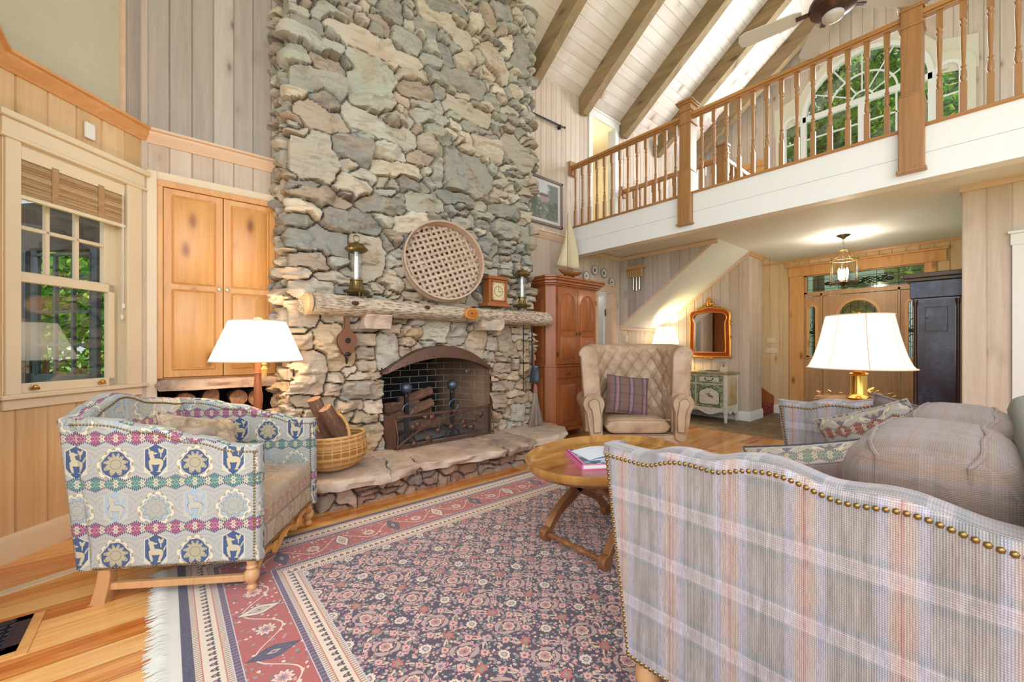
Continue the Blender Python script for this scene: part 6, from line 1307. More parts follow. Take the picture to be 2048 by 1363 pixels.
# ---------------------------------------------------------------- lamps
def shade_mat(name, col, s):
    m = bpy.data.materials.new(name); m.use_nodes = True; n = m.node_tree.nodes; l = m.node_tree.links; n.clear(); o = n.new('ShaderNodeOutputMaterial'); a = n.new('ShaderNodeAddShader'); e = n.new('ShaderNodeEmission'); d = n.new('ShaderNodeBsdfTranslucent'); mx = n.new('ShaderNodeMixShader'); df = n.new('ShaderNodeBsdfDiffuse')
    e.inputs[0].default_value = tuple(col)+(1,); e.inputs[1].default_value = s; d.inputs[0].default_value = (.9, .85, .75, 1); df.inputs[0].default_value = (.85, .8, .72, 1); mx.inputs[0].default_value = .35
    l.new(d.outputs[0], mx.inputs[1]); l.new(df.outputs[0], mx.inputs[2]); l.new(mx.outputs[0], a.inputs[0]); l.new(e.outputs[0], a.inputs[1]); l.new(a.outputs[0], o.inputs[0]); return m
M['shade'] = shade_mat('lit linen shade', (1, .93, .80), .75); M['shade_w'] = shade_mat('lit cream shade', (1, .96, .90), .62)
ivory = plain('ivory finial', (236, 222, 184), .4)
fl = thing('floor_lamp', 'floor lamp with wide cone shade standing behind the tapestry loveseat', 'lamp', (.512, 3.475, 0))
m = MB(); m.lathe([(.11, 0), (.115, .012), (.10, .022), (.04, .032), (.022, .05)], n=24); obj('base', m, M['cherry'], fl)
m = MB(); m.lathe([(.022, .04), (.020, .3), (.026, .34), (.021, .36), (.028, .80), (.024, .96), (.019, 1.0), (.024, 1.006), (.019, 1.014), (.017, 1.15), (.006, 1.16), (.005, 1.37)], n=14); obj('pole', m, M['cherry'], fl)
def shade(root, prof, n, mat, seams=0, name='lamp_shade', a0=0):
    m = MB(); m.lathe(prof, n=n, cap=False, a0=a0); o = obj(name, m, mat, root); so = o.modifiers.new('t', 'SOLIDIFY'); so.thickness = .004
    m = MB(); k = 48
    for r, z in (prof[0], prof[-1]): m.tube([(r*cos(2*pi*i/k), r*sin(2*pi*i/k), z) for i in range(k+1)], .005, 5, cap=False)
    for i in range(seams):
        a = 2*pi*i/seams+.35; m.tube([(r*cos(a)*1.004, r*sin(a)*1.004, z) for r, z in prof], .0035, 4)
    obj('shade_trim', m, plain('shade trim', (232, 212, 182), .7), o); return o
shade(fl, [(.297, 1.095), (.18, 1.385)], 40, M['shade']); m = MB(); m.sph((0, 0, 1.40), (.030, .030, .018), 12); obj('finial', m, ivory, fl)
m = MB(); m.lathe([(.004, 1.10), (.012, 1.085), (.016, 1.07), (.010, 1.06), (.022, 1.035), (.020, 1.028), (.017, 1.0), (.016, .975)], (.035, -.03, 0), 10); obj('tassel', m, plain('gold tassel', (220, 176, 104), .8), fl)
light('floor_lamp_bulb', 'POINT', (.512, 3.475, 1.24), 15, (1, .70, .40), radius=.05)
# side table and brass lamp behind the sofa
sd = thing('side_table', 'small round pedestal table behind the far sofa arm', 'table', (4.15, .67, 0)); m = MB(); m.lathe([(.0, .765), (.27, .765), (.285, .775), (.28, .787), (0, .787)], n=36); obj('table_top', m, M['walnut'], sd)
m = MB(); m.lathe([(.15, 0), (.16, .02), (.05, .05), (.03, .12), (.045, .3), (.03, .45), (.04, .6), (.05, .765)], n=18); obj('pedestal', m, M['walnut'], sd)
bl_ = thing('table_lamp', 'brass column lamp with white bell shade behind the sofa', 'lamp', (4.15, .67, .787))
m = MB(); m.lathe([(.078, 0), (.082, .012), (.070, .02), (.062, .03), (.056, .036), (.052, .05), (.052, .185), (.058, .192), (.060, .20), (.040, .212), (.052, .222), (.055, .235), (.034, .245), (.012, .25), (.008, .30), (.008, .64)], n=28); obj('column', m, M['brass'], bl_)
shade(bl_, [(.335, .243), (.318, .262), (.288, .33), (.262, .42), (.240, .51), (.222, .60), (.21, .658)], 8, M['shade_w'], 8, a0=.35); m = MB(); m.sph((0, 0, .675), .014, 10); obj('finial', m, M['brass'], bl_)
light('brass_lamp_bulb', 'POINT', (4.15, .67, 1.22), 8, (1, .80, .55), radius=.05)
pl = thing('leafy_garland', 'sprig of autumn leaves lying round the brass lamp base', 'leaves', (4.15, .67, .787)); r = random.Random(5); m = MB()
for i in range(46):
    a = r.uniform(0, 2*pi); d = r.uniform(.10, .25); p = Vector((cos(a)*d, sin(a)*d, .006+r.random()*.05)); l = r.uniform(.03, .06); t = Vector((cos(a+r.uniform(-1, 1)), sin(a+r.uniform(-1, 1)), r.uniform(-.1, .6)))*l; q = t.cross(Vector((0, 0, 1))).normalized()*l*.35; m.tone = r.random(); m.add([p, p+t*.5+q, p+t, p+t*.5-q], [(0, 1, 2, 3)])
lm = NT('autumn leaves', .6); lm.base(lm.ramp(lm.attr('tone'), [(0, srgb(96, 112, 60)), (.5, srgb(190, 166, 84)), (1, srgb(176, 96, 60))])); obj('leaves', m, lm.m, pl)
# ---------------------------------------------------------------- painted console
dist_ = NT('distressed cream paint', .6); n1 = dist_.noise(scale=26, detail=6, rough=.7); n2 = dist_.noise(dist_.scl(dist_.coord(), (10, 10, 60)), 1, 4); dist_.base(dist_.mix((n1*.6+n2*.4).rng(.53, .62)*.8, srgb(222, 220, 204), srgb(150, 136, 108))); dist_.bump(n1, .2, .003)
grn = NT('rubbed sage green paint', .6); n1 = grn.noise(scale=18, detail=6, rough=.7, dist=.5); grn.base(grn.ramp(n1, [(.36, srgb(78, 96, 72)), (.5, srgb(130, 148, 112)), (.62, srgb(190, 194, 164))]))
lat = NT('rubbed ochre panel', .6); n1 = lat.noise(lat.scl(lat.coord(), (8, 40, 4)), 1, 5, .6); lat.base(lat.ramp(n1, [(.35, srgb(176, 146, 104)), (.6, srgb(214, 190, 148))]))
topm = NT('worn olive top', .5); n1 = topm.noise(scale=9, detail=5); topm.base(topm.ramp(n1, [(.4, srgb(128, 118, 84)), (.6, srgb(176, 164, 124))]))
cs = thing('console_cabinet', 'distressed cream and sage painted sideboard under the gilt mirror', 'sideboard', (6.63, 2.65, 0))
Wc = 1.42; Dc = .46
m = MB(); m.box((.02, .02, .16), (Dc, Wc-.02, .76)); obj('case', m, dist_.m, cs)
m = MB(); m.prism([(-.02, -.02), (Dc+.0, -.02), (Dc+.0, Wc+.02), (-.02, Wc+.02), (-.035, Wc*.75), (-.02, Wc/2), (-.035, Wc*.25)], 'z', .762, .79); obj('top', m, topm.m, cs, bevel=.005)
for (x, y) in ((0, 0), (0, Wc-.05), (Dc-.05, 0), (Dc-.05, Wc-.05)):
    m = MB(); m.add([(x, y, .76), (x+.05, y, .76), (x+.05, y+.05, .76), (x, y+.05, .76), (x, y, .2), (x+.05, y, .2), (x+.05, y+.05, .2), (x, y+.05, .2), (x+.005, y+.008, .0), (x+.038, y+.008, 0), (x+.038, y+.042, 0), (x+.005, y+.042, 0)], [(0, 1, 2, 3), (8, 11, 10, 9)]+[(i+4*k, i+4*k+4, (i+1) % 4+4*k+4, (i+1) % 4+4*k) for k in (0, 1) for i in range(4)]); obj('leg', m, dist_.m, cs, bevel=.004)
m = MB(); n = 40; pts = [(.05+(Wc-.1)*i/n, .17-.035*abs(sin(pi*3*i/n))**1.0*(1)+.02*cos(6*pi*i/n)) for i in range(n+1)]
V = [(x, p[0], z) for p in pts for (x, z) in ((.008, .215), (.008, p[1]), (.02, p[1]), (.02, .215))]; m.add(V, [(i*4+j, i*4+(j+1) % 4, (i+1)*4+(j+1) % 4, (i+1)*4+j) for i in range(n) for j in range(4)]); m.tube([(.004, p[0], p[1]+.004) for p in pts], .006, 5)
pts2 = [(.05+(Dc-.1)*i/16, .18-.05*abs(sin(pi*2*i/16))) for i in range(17)]; V = [(p[0], y, z) for p in pts2 for (y, z) in ((.008, .24), (.008, p[1]), (.02, p[1]), (.02, .24))]; m.add(V, [(i*4+j, i*4+(j+1) % 4, (i+1)*4+(j+1) % 4, (i+1)*4+j) for i in range(16) for j in range(4)]); m.tube([(p[0], .005, p[1]+.003) for p in pts2], .005, 5); obj('scalloped_apron', m, dist_.m, cs)
m = MB(); m.box((.07, .005, .27), (Dc-.05, .02, .70)); m.box((.09, -.001, .29), (Dc-.07, .006, .68)); obj('side_panel', m, lat.m, cs, bevel=.004)
bw = (Wc-.10)/3; oliv = plain('olive scroll', (74, 84, 58), .6)
for k in range(3):
    y0_ = .05+bw*k; m = MB(); m.box((.0, y0_+.018, .615), (.02, y0_+bw-.018, .735)); dr = obj('drawer', m, grn.m, cs, bevel=.003); m = MB(); m.box((-.004, y0_+.07, .64), (.0, y0_+bw-.07, .71)); obj('drawer_field', m, dist_.m, dr, bevel=.003)
    yc = y0_+bw/2; m = MB(); m.tube([(-.01, yc-.06, .685), (-.02, yc-.055, .665), (-.024, yc, .655), (-.02, yc+.055, .665), (-.01, yc+.06, .685)], .005, 6); m.sph((-.006, yc-.06, .69), .012, 8); m.sph((-.006, yc+.06, .69), .012, 8); obj('bail_pull', m, M['iron'], dr)
    m = MB(); m.box((.0, y0_+.018, .235), (.02, y0_+bw-.018, .59)); d = obj('door', m, grn.m, cs, bevel=.003)
    ya, yb = y0_+.06, y0_+bw-.06; o_ = [(ya+.03, .275), (yb-.03, .275), (yb, .31), (yb, .46), (yb-.03, .50), (yc+.06, .525), (yc+.03, .555), (yc, .54), (yc-.03, .555), (yc-.06, .525), (ya+.03, .50), (ya, .46), (ya, .31)]
    m = MB(); m.prism(o_[::-1], 'x', -.004, .0); obj('cream_field', m, dist_.m, d)
    m = MB(); m.tube([(-.005, p[0], p[1]) for p in o_+[o_[0]]], .006, 5, cap=False)
    for s in (-1, 1): m.tube([(-.006, yc+s*(.022+.016*cos(a*.6)), .545+.016*sin(a*.6)) for a in range(9)], .004, 5)
    obj('scroll_moulding', m, oliv, d)
    m = MB(); r = random.Random(k)
    for i in range(13): a = pi/2+r.uniform(-2.2, 2.2); l = r.uniform(.03, .075); m.tube([(-.005, yc, .40), (-.006, yc+cos(a)*l*.5, .40+sin(a)*l*.5+.01), (-.005, yc+cos(a)*l*.8, .40+sin(a)*l)], .0028, 4); m.sph((-.005, yc+cos(a)*l*.8, .40+sin(a)*l), (.003, .007, .007), 6)
    obj('painted_bouquet', m, plain('sepia painted flowers', (122, 104, 78), .7), d)
# things on the console
cl2 = thing('table_lamp', 'lit lamp with pale pleated shade on the painted sideboard', 'lamp', (6.90, 3.82, .79)); m = MB(); m.lathe([(.07, 0), (.075, .015), (.03, .03), (.05, .10), (.075, .2), (.06, .30), (.025, .36), (.008, .40), (.008, .76)], n=20); obj('base', m, M['oldbrass'], cl2)
shade(cl2, [(.235, .45), (.15, .77)], 30, M['shade'], 10); light('console_lamp_bulb', 'POINT', (6.90, 3.82, 1.40), 62, (1, .80, .34), radius=.05)
cd = thing('candlestick', 'slim brass candlestick with amber taper on the sideboard', 'candlestick', (6.90, 3.453, .79)); m = MB(); m.lathe([(.035, 0), (.038, .01), (.012, .03), (.008, .06), (.016, .09), (.007, .12), (.014, .16), (.016, .165)], n=14); obj('stick', m, M['brass'], cd); m = MB(); m.lathe([(.008, .165), (.005, .365), (.001, .37)], n=8); obj('candle', m, plain('amber wax', (196, 128, 62), .4), cd)
bk = thing('book', 'low stack of magazines lying at the middle of the sideboard', 'book', (6.82, 2.98, .79), radians(4)); m = MB(); m.box((-.11, -.15, 0), (.11, .15, .012)); obj('pages', m, plain('grey cover', (150, 146, 158), .4), bk); m = MB(); m.box((-.08, -.13, .012), (.09, .06, .02)); obj('jacket_picture', m, plain('dark photo cover', (74, 66, 78), .3), bk)
nb = thing('card_holder', 'small cream block with dark twigs near the sideboard corner', 'ornament', (6.86, 2.79, .79)); m = MB(); m.box((-.03, -.05, 0), (.03, .05, .075)); obj('block', m, M['cream'], nb, bevel=.004); m = MB(); [m.tube([(0, 0, .07), (.0, .01*k, .12), (.01, .028*k, .17)], .002, 4) for k in (-1.4, -.4, .6, 1.4)]; obj('twigs', m, M['iron'], nb)
# gilt mirror
mr = thing('wall_mirror', 'gilt rococo mirror with red lacquer frame above the sideboard', 'mirror', (7.12, 3.12, 1.0)); hw = .335
def mo(k=0.0, n=10):
    o_ = [(-hw-k, .03-k), (hw+k, .03-k), (hw+k*1.0, .30), (hw+k-.008, .6)]; o_ += [(hw-.10+k*.7+.10*cos(a*pi/2/n), .72+k*.7+.10*sin(a*pi/2/n)) for a in range(n+1)]; o_ += [(0, .86+k)]; o_ += [(-hw+.10-k*.7-.10*sin(a*pi/2/n), .72+k*.7+.10*cos(a*pi/2/n)) for a in range(n+1)]; o_ += [(-hw-k+.008, .6), (-hw-k, .30)]; return o_
def bandring(m, a, b, x0, x1):
    k = len(a); m.add([(x0, *p) for p in a]+[(x0, *p) for p in b]+[(x1, *p) for p in a]+[(x1, *p) for p in b], [q for i in range(k) for q in ((i, (i+1) % k, k+(i+1) % k, k+i), (i, 2*k+i, 2*k+(i+1) % k, (i+1) % k), (k+i, k+(i+1) % k, 3*k+(i+1) % k, 3*k+i))])
m = MB(); bandring(m, mo(0), mo(-.075), -.03, .0); obj('frame', m, plain('red lacquer', (178, 74, 34), .25), mr)
m = MB(); m.tube([(-.03, *p) for p in mo(.004)+[mo(.004)[0]]], .016, 7, cap=False); m.tube([(-.034, *p) for p in mo(-.07)+[mo(-.07)[0]]], .007, 6, cap=False); r = random.Random(2)
for (y, z, s) in [(0, .93, .05), (0, .98, .035), (-.05, .93, .03), (.05, .93, .03), (-.09, .895, .024), (.09, .895, .024), (-.14, .875, .02), (.14, .875, .02), (-.19, .86, .016), (.19, .86, .016), (0, 1.02, .02), (.03, .99, .02), (-.03, .99, .02)]: m.sph((-.035, y, z), (s*.6, s, s), 10); m.tube([(-.05, y+s*.8*cos(a*.7), z+s*.8*sin(a*.7)) for a in range(7)], .005, 5)
for s in (-1, 1):
    for z in (.62, .57, .36, .05, .02): m.sph((-.03, s*(hw+.012), z), (.018, .024, .024), 8)
for y in (-.05, 0, .05): m.sph((-.035, y, .0), (.02, .03, .022), 8)
obj('gilt_carving', m, M['gold'], mr)
gm = plain('mirror silver', (232, 232, 228), .02, 1.0); m = MB(); m.prism(mo(-.07)[::-1], 'x', -.012, -.008); obj('mirror_glass', m, gm, mr)
m = MB(); m.box((6.05, YW-.035, 1.27), (6.13, YW, 1.39)); props(obj('wall_box', m, M['cream'], bevel=.006), 'small cream box fixed low on the wall beneath the stairs', 'wall box')
# switches
for (ya, yb, za, zb, lb) in ((2.51, 2.66, 1.265, 1.35, 'upper three gang cream switch plate left of the front door'), (2.50, 2.685, 1.08, 1.17, 'lower cream switch plate left of the front door')):
    o = thing('switch_plate', lb, 'switch', (XD, (ya+yb)/2, za)); h_ = zb-za; w_ = (yb-ya)/2; m = MB(); m.box((-.008, -w_, 0), (0, w_, h_)); obj('plate', m, M['cream'], o, bevel=.002); m = MB(); [m.box((-.016, k*w_*.6-.006, h_*.35), (-.008, k*w_*.6+.006, h_*.65)) for k in (-1, 0, 1)]; obj('toggle', m, M['cream'], o)

# ---------------------------------------------------------------- pendant
pn = thing('pendant_lantern', 'drum glass lantern hanging on a chain in the entry', 'lantern', (7.05, 1.30, 2.72)); m = MB(); m.lathe([(.075, 0), (.07, -.012), (.03, -.035), (.01, -.055)], n=18); obj('canopy', m, M['pewter'], pn)
m = MB(); [m.tube([(.008*cos(a*pi/4)*(1 if k % 2 else .3), .008*cos(a*pi/4)*(.3 if k % 2 else 1), -.06-.024*k-.014*sin(a*pi/4)) for a in range(9)], .002, 4) for k in range(6)]; obj('chain', m, M['pewter'], pn)
m = MB(); R = .155
m.lathe([(.05, -.205), (.055, -.21), (.05, -.215)], n=18)
for k in range(6):
    a = pi/3*k+.3; c, s_ = cos(a), sin(a); m.tube(bez([(c*.02, s_*.02, -.21), (c*.10, s_*.10, -.20), (c*.02, s_*.02, -.30), (c*R, s_*R, -.345)], 10), .004, 5); m.tube([(c*R, s_*R, -.345), (c*R, s_*R, -.65)], .005, 5); m.sph((c*R, s_*R, -.325), .010, 6)
for z in (-.345, -.645): m.tube([(R*cos(2*pi*i/36), R*sin(2*pi*i/36), z) for i in range(37)], .007, 6, cap=False)
m.lathe([(R*.95, -.655), (.05, -.66), (.02, -.69), (.012, -.70)], n=24); obj('frame', m, M['oldbrass'], pn)
m = MB(); m.lathe([(R*.97, -.35), (R*.97, -.64)], n=24, cap=False); obj('glass_panel', m, M['chimney_glass'], pn)
for k in range(3): a = 2*pi*k/3; m = MB(); m.lathe([(.010, -.60), (.010, -.53), (.014, -.52), (.016, -.49), (.004, -.45)], (.05*cos(a), .05*sin(a), 0), 8); obj('candle_bulb', m, shade_mat('glowing bulb', (1, .85, .6), 9.0) if k == 0 else bpy.data.materials['glowing bulb'], pn)
light('pendant_bulb', 'POINT', (7.05, 1.30, 2.24), 34, (1, .84, .64), radius=.06)

# ---------------------------------------------------------------- tall case clock
gc = thing('tall_case_clock', 'dark mahogany tall case clock standing beside the front door', 'clock', (6.2, .37, 0)); Z = 2.0
m = MB(); m.box((0, -.175, 0), (.30, .175, 1.72)); m.box((-.02, -.19, 0), (.32, .19, .28)); obj('case', m, M['mahog'], gc, bevel=.006)
m = MB(); m.box((-.005, -.135, .34), (.0, .135, 1.70)); obj('front_panel', m, M['darkpanel'], gc)
m = MB(); m.box((-.015, -.20, 1.72), (.33, .20, 1.90)); obj('hood', m, M['darkpanel'], gc, bevel=.006); m = MB(); m.box((-.05, -.23, 1.90), (.35, .23, 1.935)); m.box((-.075, -.25, 1.935), (.37, .25, 1.985)); obj('cornice', m, plain('olive brown cornice', (84, 66, 40), .35), gc, bevel=.006)
for s in (-1, 1): m = MB(); m.lathe([(.020, .30), (.024, .32), (.018, .36), (.016, 1.62), (.022, 1.66), (.024, 1.70)], (.0, s*.158, 0), 14); obj('column', m, M['mahog'], gc)
m = MB(); a, b, z0_, z1_ = -.085, .085, 1.36, 1.62
for p, q in (((a, z0_), (b, z0_+.006)), ((a, z1_-.006), (b, z1_)), ((a, z0_), (a+.006, z1_)), ((b-.006, z0_), (b, z1_))): m.box((-.012, p[0], p[1]), (-.004, q[0], q[1]))
o = obj('access_door', m, plain('black outline', (16, 12, 16), .4), gc); m = MB(); m.sph((-.012, .07, 1.50), .007, 8); obj('latch', m, M['oldbrass'], o)

# ---------------------------------------------------------------- gallery railing
gr = thing('gallery_railing', 'amber turned baluster railing along the gallery edge', 'railing', (4.66, 0, 2.99))
m = MB(); m.box((-.028, -2.6, .865), (.038, YW-.01, .885)); m.box((-.036, -2.6, .885), (.046, YW-.01, .925)); obj('handrail', m, M['oak_rail_y'], gr, bevel=.010, seg=3)
m = MB(); m.box((-.055, YW-.045, .78), (.065, YW-.003, .99)); obj('rail_rosette', m, M['oak_rail'], gr, bevel=.006)
def baluster(parent, h, proto=[]):
    if proto: o = proto[0].copy(); C.objects.link(o); o.parent = parent; return o
    m = MB(); q = .019; m.box((-q, -q, 0), (q, q, .24)); m.box((-q, -q, h-.14), (q, q, h)); m.lathe([(.019, .24), (.012, .252), (.020, .275), (.017, .33), (.010, .35), (.017, .358), (.017, .366), (.011, .375), (.015, .52), (.017, h-.24), (.013, h-.20), (.020, h-.185), (.020, h-.175), (.013, h-.165), (.019, h-.14)], n=12)
    o = obj('baluster', m, M['oak_rail'], parent); proto.append(o); return o
BY = [3.99, 3.857, 3.728, 3.594, 3.465, 3.341, 3.213, 3.089, 2.955, 2.825, 2.694, 2.561, 2.434, 2.119, 1.986, 1.854, 1.727, 1.592, 1.464, 1.336, 1.207, 1.079, .951, .822, .693, .565, .259, .133, -.001, -.128]+[-.128-.129*k for k in range(1, 12)]
for y in BY: b = baluster(gr, .868); b.location = (.012, y*1.009, 0)
def newel(y, w, lb):
    o = thing('newel_post', None, None, (.04, y, -.36)); o.parent = gr; bw_ = w/2+.012
    m = MB(); m.box((-.125, -bw_, 0), (.075, bw_, .60)); m.prism([(-bw_, .60), (bw_, .60), (w/2, .63), (-w/2, .63)], 'x', -.110, .062); obj('base', m, M['oak_rail'], o, bevel=.008)
    m = MB(); m.box((-.102, -w/2, .60), (.055, w/2, 1.40)); obj('shaft', m, M['oak_rail'], o, bevel=.006)
    for z in (1.16, 1.30): m = MB(); m.box((-.114, -w/2-.012, z), (.067, w/2+.012, z+.020)); obj('band', m, M['oak_rail'], o, bevel=.005)
    m = MB()
    for z, e in ((1.385, .02), (1.405, .032), (1.425, .012)): m.box((-.102-e, -w/2-e, z), (.055+e, w/2+e, z+.020))
    obj('cap', m, M['oak_rail'], o, bevel=.005); m = MB(); m.box((-.137, -bw_-.012, -.018), (.085, bw_+.012, .006)); obj('foot_cap', m, M['oak_rail'], o, bevel=.005); return o
newel(2.305, .135, 'square newel post at the middle of the gallery railing'); newel(.415, .13, 'square newel post in front of the arched gallery window')
sr = thing('stairwell_railing', 'second amber railing round the stairwell behind the front one', 'railing', (6.0, 2.45, 2.96)); m = MB(); m.box((-.03, 0, .87), (.04, YW-2.46, .93)); m.box((0, -.03, .87), (XG-6.0, .04, .93)); obj('handrail', m, M['oak_rail_y'], sr, bevel=.008); m = MB(); m.box((-.05, YW-2.49, .80), (.06, YW-2.453, .98)); obj('rail_rosette', m, M['oak_rail'], sr)
for k in range(13): b = baluster(sr, .868); b.location = (0, .14+.118*k, 0)
for k in range(14): b = baluster(sr, .868); b.location = (.16+.16*k, 0, 0)
m = MB(); m.box((-.06, -.06, 0), (.06, .06, 1.06)); m.box((-.075, -.075, 1.06), (.075, .075, 1.09)); m.box((-.07, -.07, .96), (.07, .07, .98)); obj('newel_post', m, M['oak_rail'], sr, bevel=.005)
# ceiling fan
fn = thing('ceiling_fan', 'ceiling fan with bronze motor and pale blades below the ridge', 'ceiling fan', (3.99, .80, 3.86)); bz = plain('dark bronze', (88, 70, 62), .35, .8)
m = MB(); m.lathe([(.03, 2.75), (.06, 2.74), (.06, 2.70), (.012, 2.68), (.012, .13)], n=12); obj('downrod', m, bz, fn)
m = MB(); m.lathe([(.02, .14), (.06, .12), (.13, .09), (.155, .05), (.16, .02), (.15, -.01), (.10, -.035), (.07, -.05)], n=30); obj('motor', m, bz, fn); m = MB(); m.lathe([(.065, -.05), (.072, -.06), (.068, -.085), (.03, -.11), (.0, -.115)], n=22); obj('light_bowl', m, plain('frosted bowl', (196, 190, 186), .3), fn)
blm = plain('pale washed blade', (210, 208, 202), .45)
for k in range(5):
    m = MB(); a = 2*pi*k/5+.5; m.M = TR((0, 0, .02), a, radians(11)); m.box((.13, -.018, -.004), (.24, .018, .004)); ir = obj('blade_iron', m, bz, fn)
    m = MB(); m.M = TR((0, 0, .026), a, radians(11)); m.prism([(.20, -.045), (.25, -.065), (.60, -.078), (.645, -.06), (.66, 0), (.645, .06), (.60, .078), (.25, .065), (.20, .045)], 'z', 0, .008); obj('blade', m, blm, fn, bevel=.002)

# ---------------------------------------------------------------- mantel ornaments
def lantern(x, lb):
    o = thing('hurricane_lantern', lb, 'lantern', (x, 3.515, 1.622)); s = 1.0
    m = MB()
    for k in range(3): a = 2*pi*k/3+.5; m.tube([(.085*cos(a), .085*sin(a), .04), (.075*cos(a), .075*sin(a), .0)], [.012, .004], 6)
    m.lathe([(.0, .04), (.10, .036), (.108, .045), (.098, .056), (.062, .066), (.045, .10), (.046, .135), (.053, .14), (.053, .15), (.0, .15)], n=28)
    for k in range(24): a = 2*pi*k/24; m.sph((.098*cos(a), .098*sin(a), .052), .0075, 6)
    for k in range(14): a = 2*pi*k/14; m.tube([(.062*cos(a), .062*sin(a), .066), (.048*cos(a), .048*sin(a), .135)], .003, 4)
    obj('base', m, M['oldbrass'], o)
    m = MB(); m.lathe([(.046, .15), (.047, .38)], n=24, cap=False); obj('glass_chimney', m, M['chimney_glass'], o)
    m = MB(); m.lathe([(.020, .15), (.020, .29), (.004, .298)], n=14); obj('candle', m, plain('white wax', (232, 228, 220), .5), o)
    m = MB(); m.lathe([(.05, .38), (.07, .385), (.088, .40), (.092, .41), (.075, .432), (.05, .455), (.025, .465), (.012, .47), (.0, .472)], n=28, cap=False)
    for k in range(20): a = 2*pi*k/20; m.sph((.088*cos(a), .088*sin(a), .408), .008, 6); m.sph((.06*cos(a), .06*sin(a), .448), .006, 6)
    m.tube([(.028*cos(2*pi*i/14), 0, .50+.028*sin(2*pi*i/14)) for i in range(15)], .004, 5, cap=False); obj('pierced_cap', m, M['oldbrass'], o)
lantern(1.24, 'brass hurricane candle lantern at the left end of the mantel'); lantern(3.14, 'brass hurricane candle lantern at the right end of the mantel')
# round winnowing basket
wk = wood('pale ash splint', (184, 154, 132), (216, 190, 170), None, 'x', .6, tone=.3)
bs = thing('winnowing_basket', 'large round open weave basket leaning on the chimney above the mantel', 'basket', (2.09, 3.50, 2.035)); bs.rotation_euler = (radians(-9), 0, radians(-14)); R = .395
m = MB(); n = 64
for (ra, rb, ya, yb) in ((R, R-.008, -.07, .045), (R+.007, R, -.075, -.03), (R+.007, R, .01, .05)):
    V = [(q*cos(2*pi*i/n), y, q*sin(2*pi*i/n)) for i in range(n) for (q, y) in ((ra, ya), (ra, yb), (rb, yb), (rb, ya))]; m.add(V, [(i*4+j, i*4+(j+1) % 4, ((i+1) % n)*4+(j+1) % 4, ((i+1) % n)*4+j) for i in range(n) for j in range(4)], True)
obj('hoop', m, wk, bs, sharp=40)
m = MB(); pitch = .055; k0 = int(R/pitch)
for ax in (0, 1):
    for i in range(-k0, k0+1):
        c = i*pitch; h = sqrt(max(0, (R-.006)**2-c*c)); w = .0145; m.tone = _h(i, ax)
        if h < .04: continue
        ns = max(2, int(2*h/pitch)+1); V = []
        for s in range(ns*2+1):
            t = -h+2*h*s/(ns*2); kk = round(t/pitch); dz = .004*cos(pi*t/pitch+pi*(i % 2)+(pi if ax else 0))
            for ww in (-w, w):
                p, q = (t, c+ww) if ax == 0 else (c+ww, t); ca, sa = cos(.35), sin(.35); V.append((p*ca-q*sa, .030+dz, p*sa+q*ca))
        m.add(V, [(2*s, 2*s+1, 2*s+3, 2*s+2) for s in range(ns*2)])
o = obj('woven_splints', m, wk, bs); so = o.modifiers.new('t', 'SOLIDIFY'); so.thickness = .002
# mantel clock
mc = thing('mantel_clock', 'small wooden mantel clock with cream dial', 'clock', (2.735, 3.50, 1.632)); cw_ = plain('warm clock case', (166, 100, 56), .35, var=.1)
m = MB(); m.box((-.15, -.07, 0), (.15, .07, .035)); m.box((-.125, -.055, .035), (.125, .055, .29)); m.box((-.15, -.075, .29), (.15, .075, .305)); m.box((-.135, -.065, .305), (.135, .065, .325)); obj('case', m, cw_, mc, bevel=.004)
m = MB(); 
for p, q in (((-.095, .055), (.095, .07)), ((-.095, .255), (.095, .27)), ((-.095, .055), (-.08, .27)), ((.08, .055), (.095, .27))): m.box((p[0], -.066, p[1]), (q[0], -.055, q[1]))
obj('dial_frame', m, cw_, mc, bevel=.002); m = MB(); m.box((-.08, -.058, .07), (.08, -.056, .255)); dl_ = obj('dial', m, plain('cream dial', (222, 206, 166), .5), mc)
m = MB(); c = (0, .163)
m.tube([(.052*cos(2*pi*i/30), -.059, c[1]+.052*sin(2*pi*i/30)) for i in range(31)], .0018, 4, cap=False)
for k in range(12): a = 2*pi*k/12; m.tube([(.056*cos(a), -.059, c[1]+.056*sin(a)), (.067*cos(a), -.059, c[1]+.067*sin(a))], .0022, 4)
m.tube([(0, -.060, c[1]), (.004, -.060, c[1]+.050)], .002, 4); m.tube([(0, -.060, c[1]), (.034, -.060, c[1]-.006)], .0026, 4)
for sx in (-1, 1):
    for sz in (-1, 1): m.tube([(sx*.064+.009*cos(a*.9), -.059, c[1]+sz*.076+.009*sin(a*.9)) for a in range(7)], .0015, 4)
obj('hands_and_numerals', m, M['iron'], dl_)
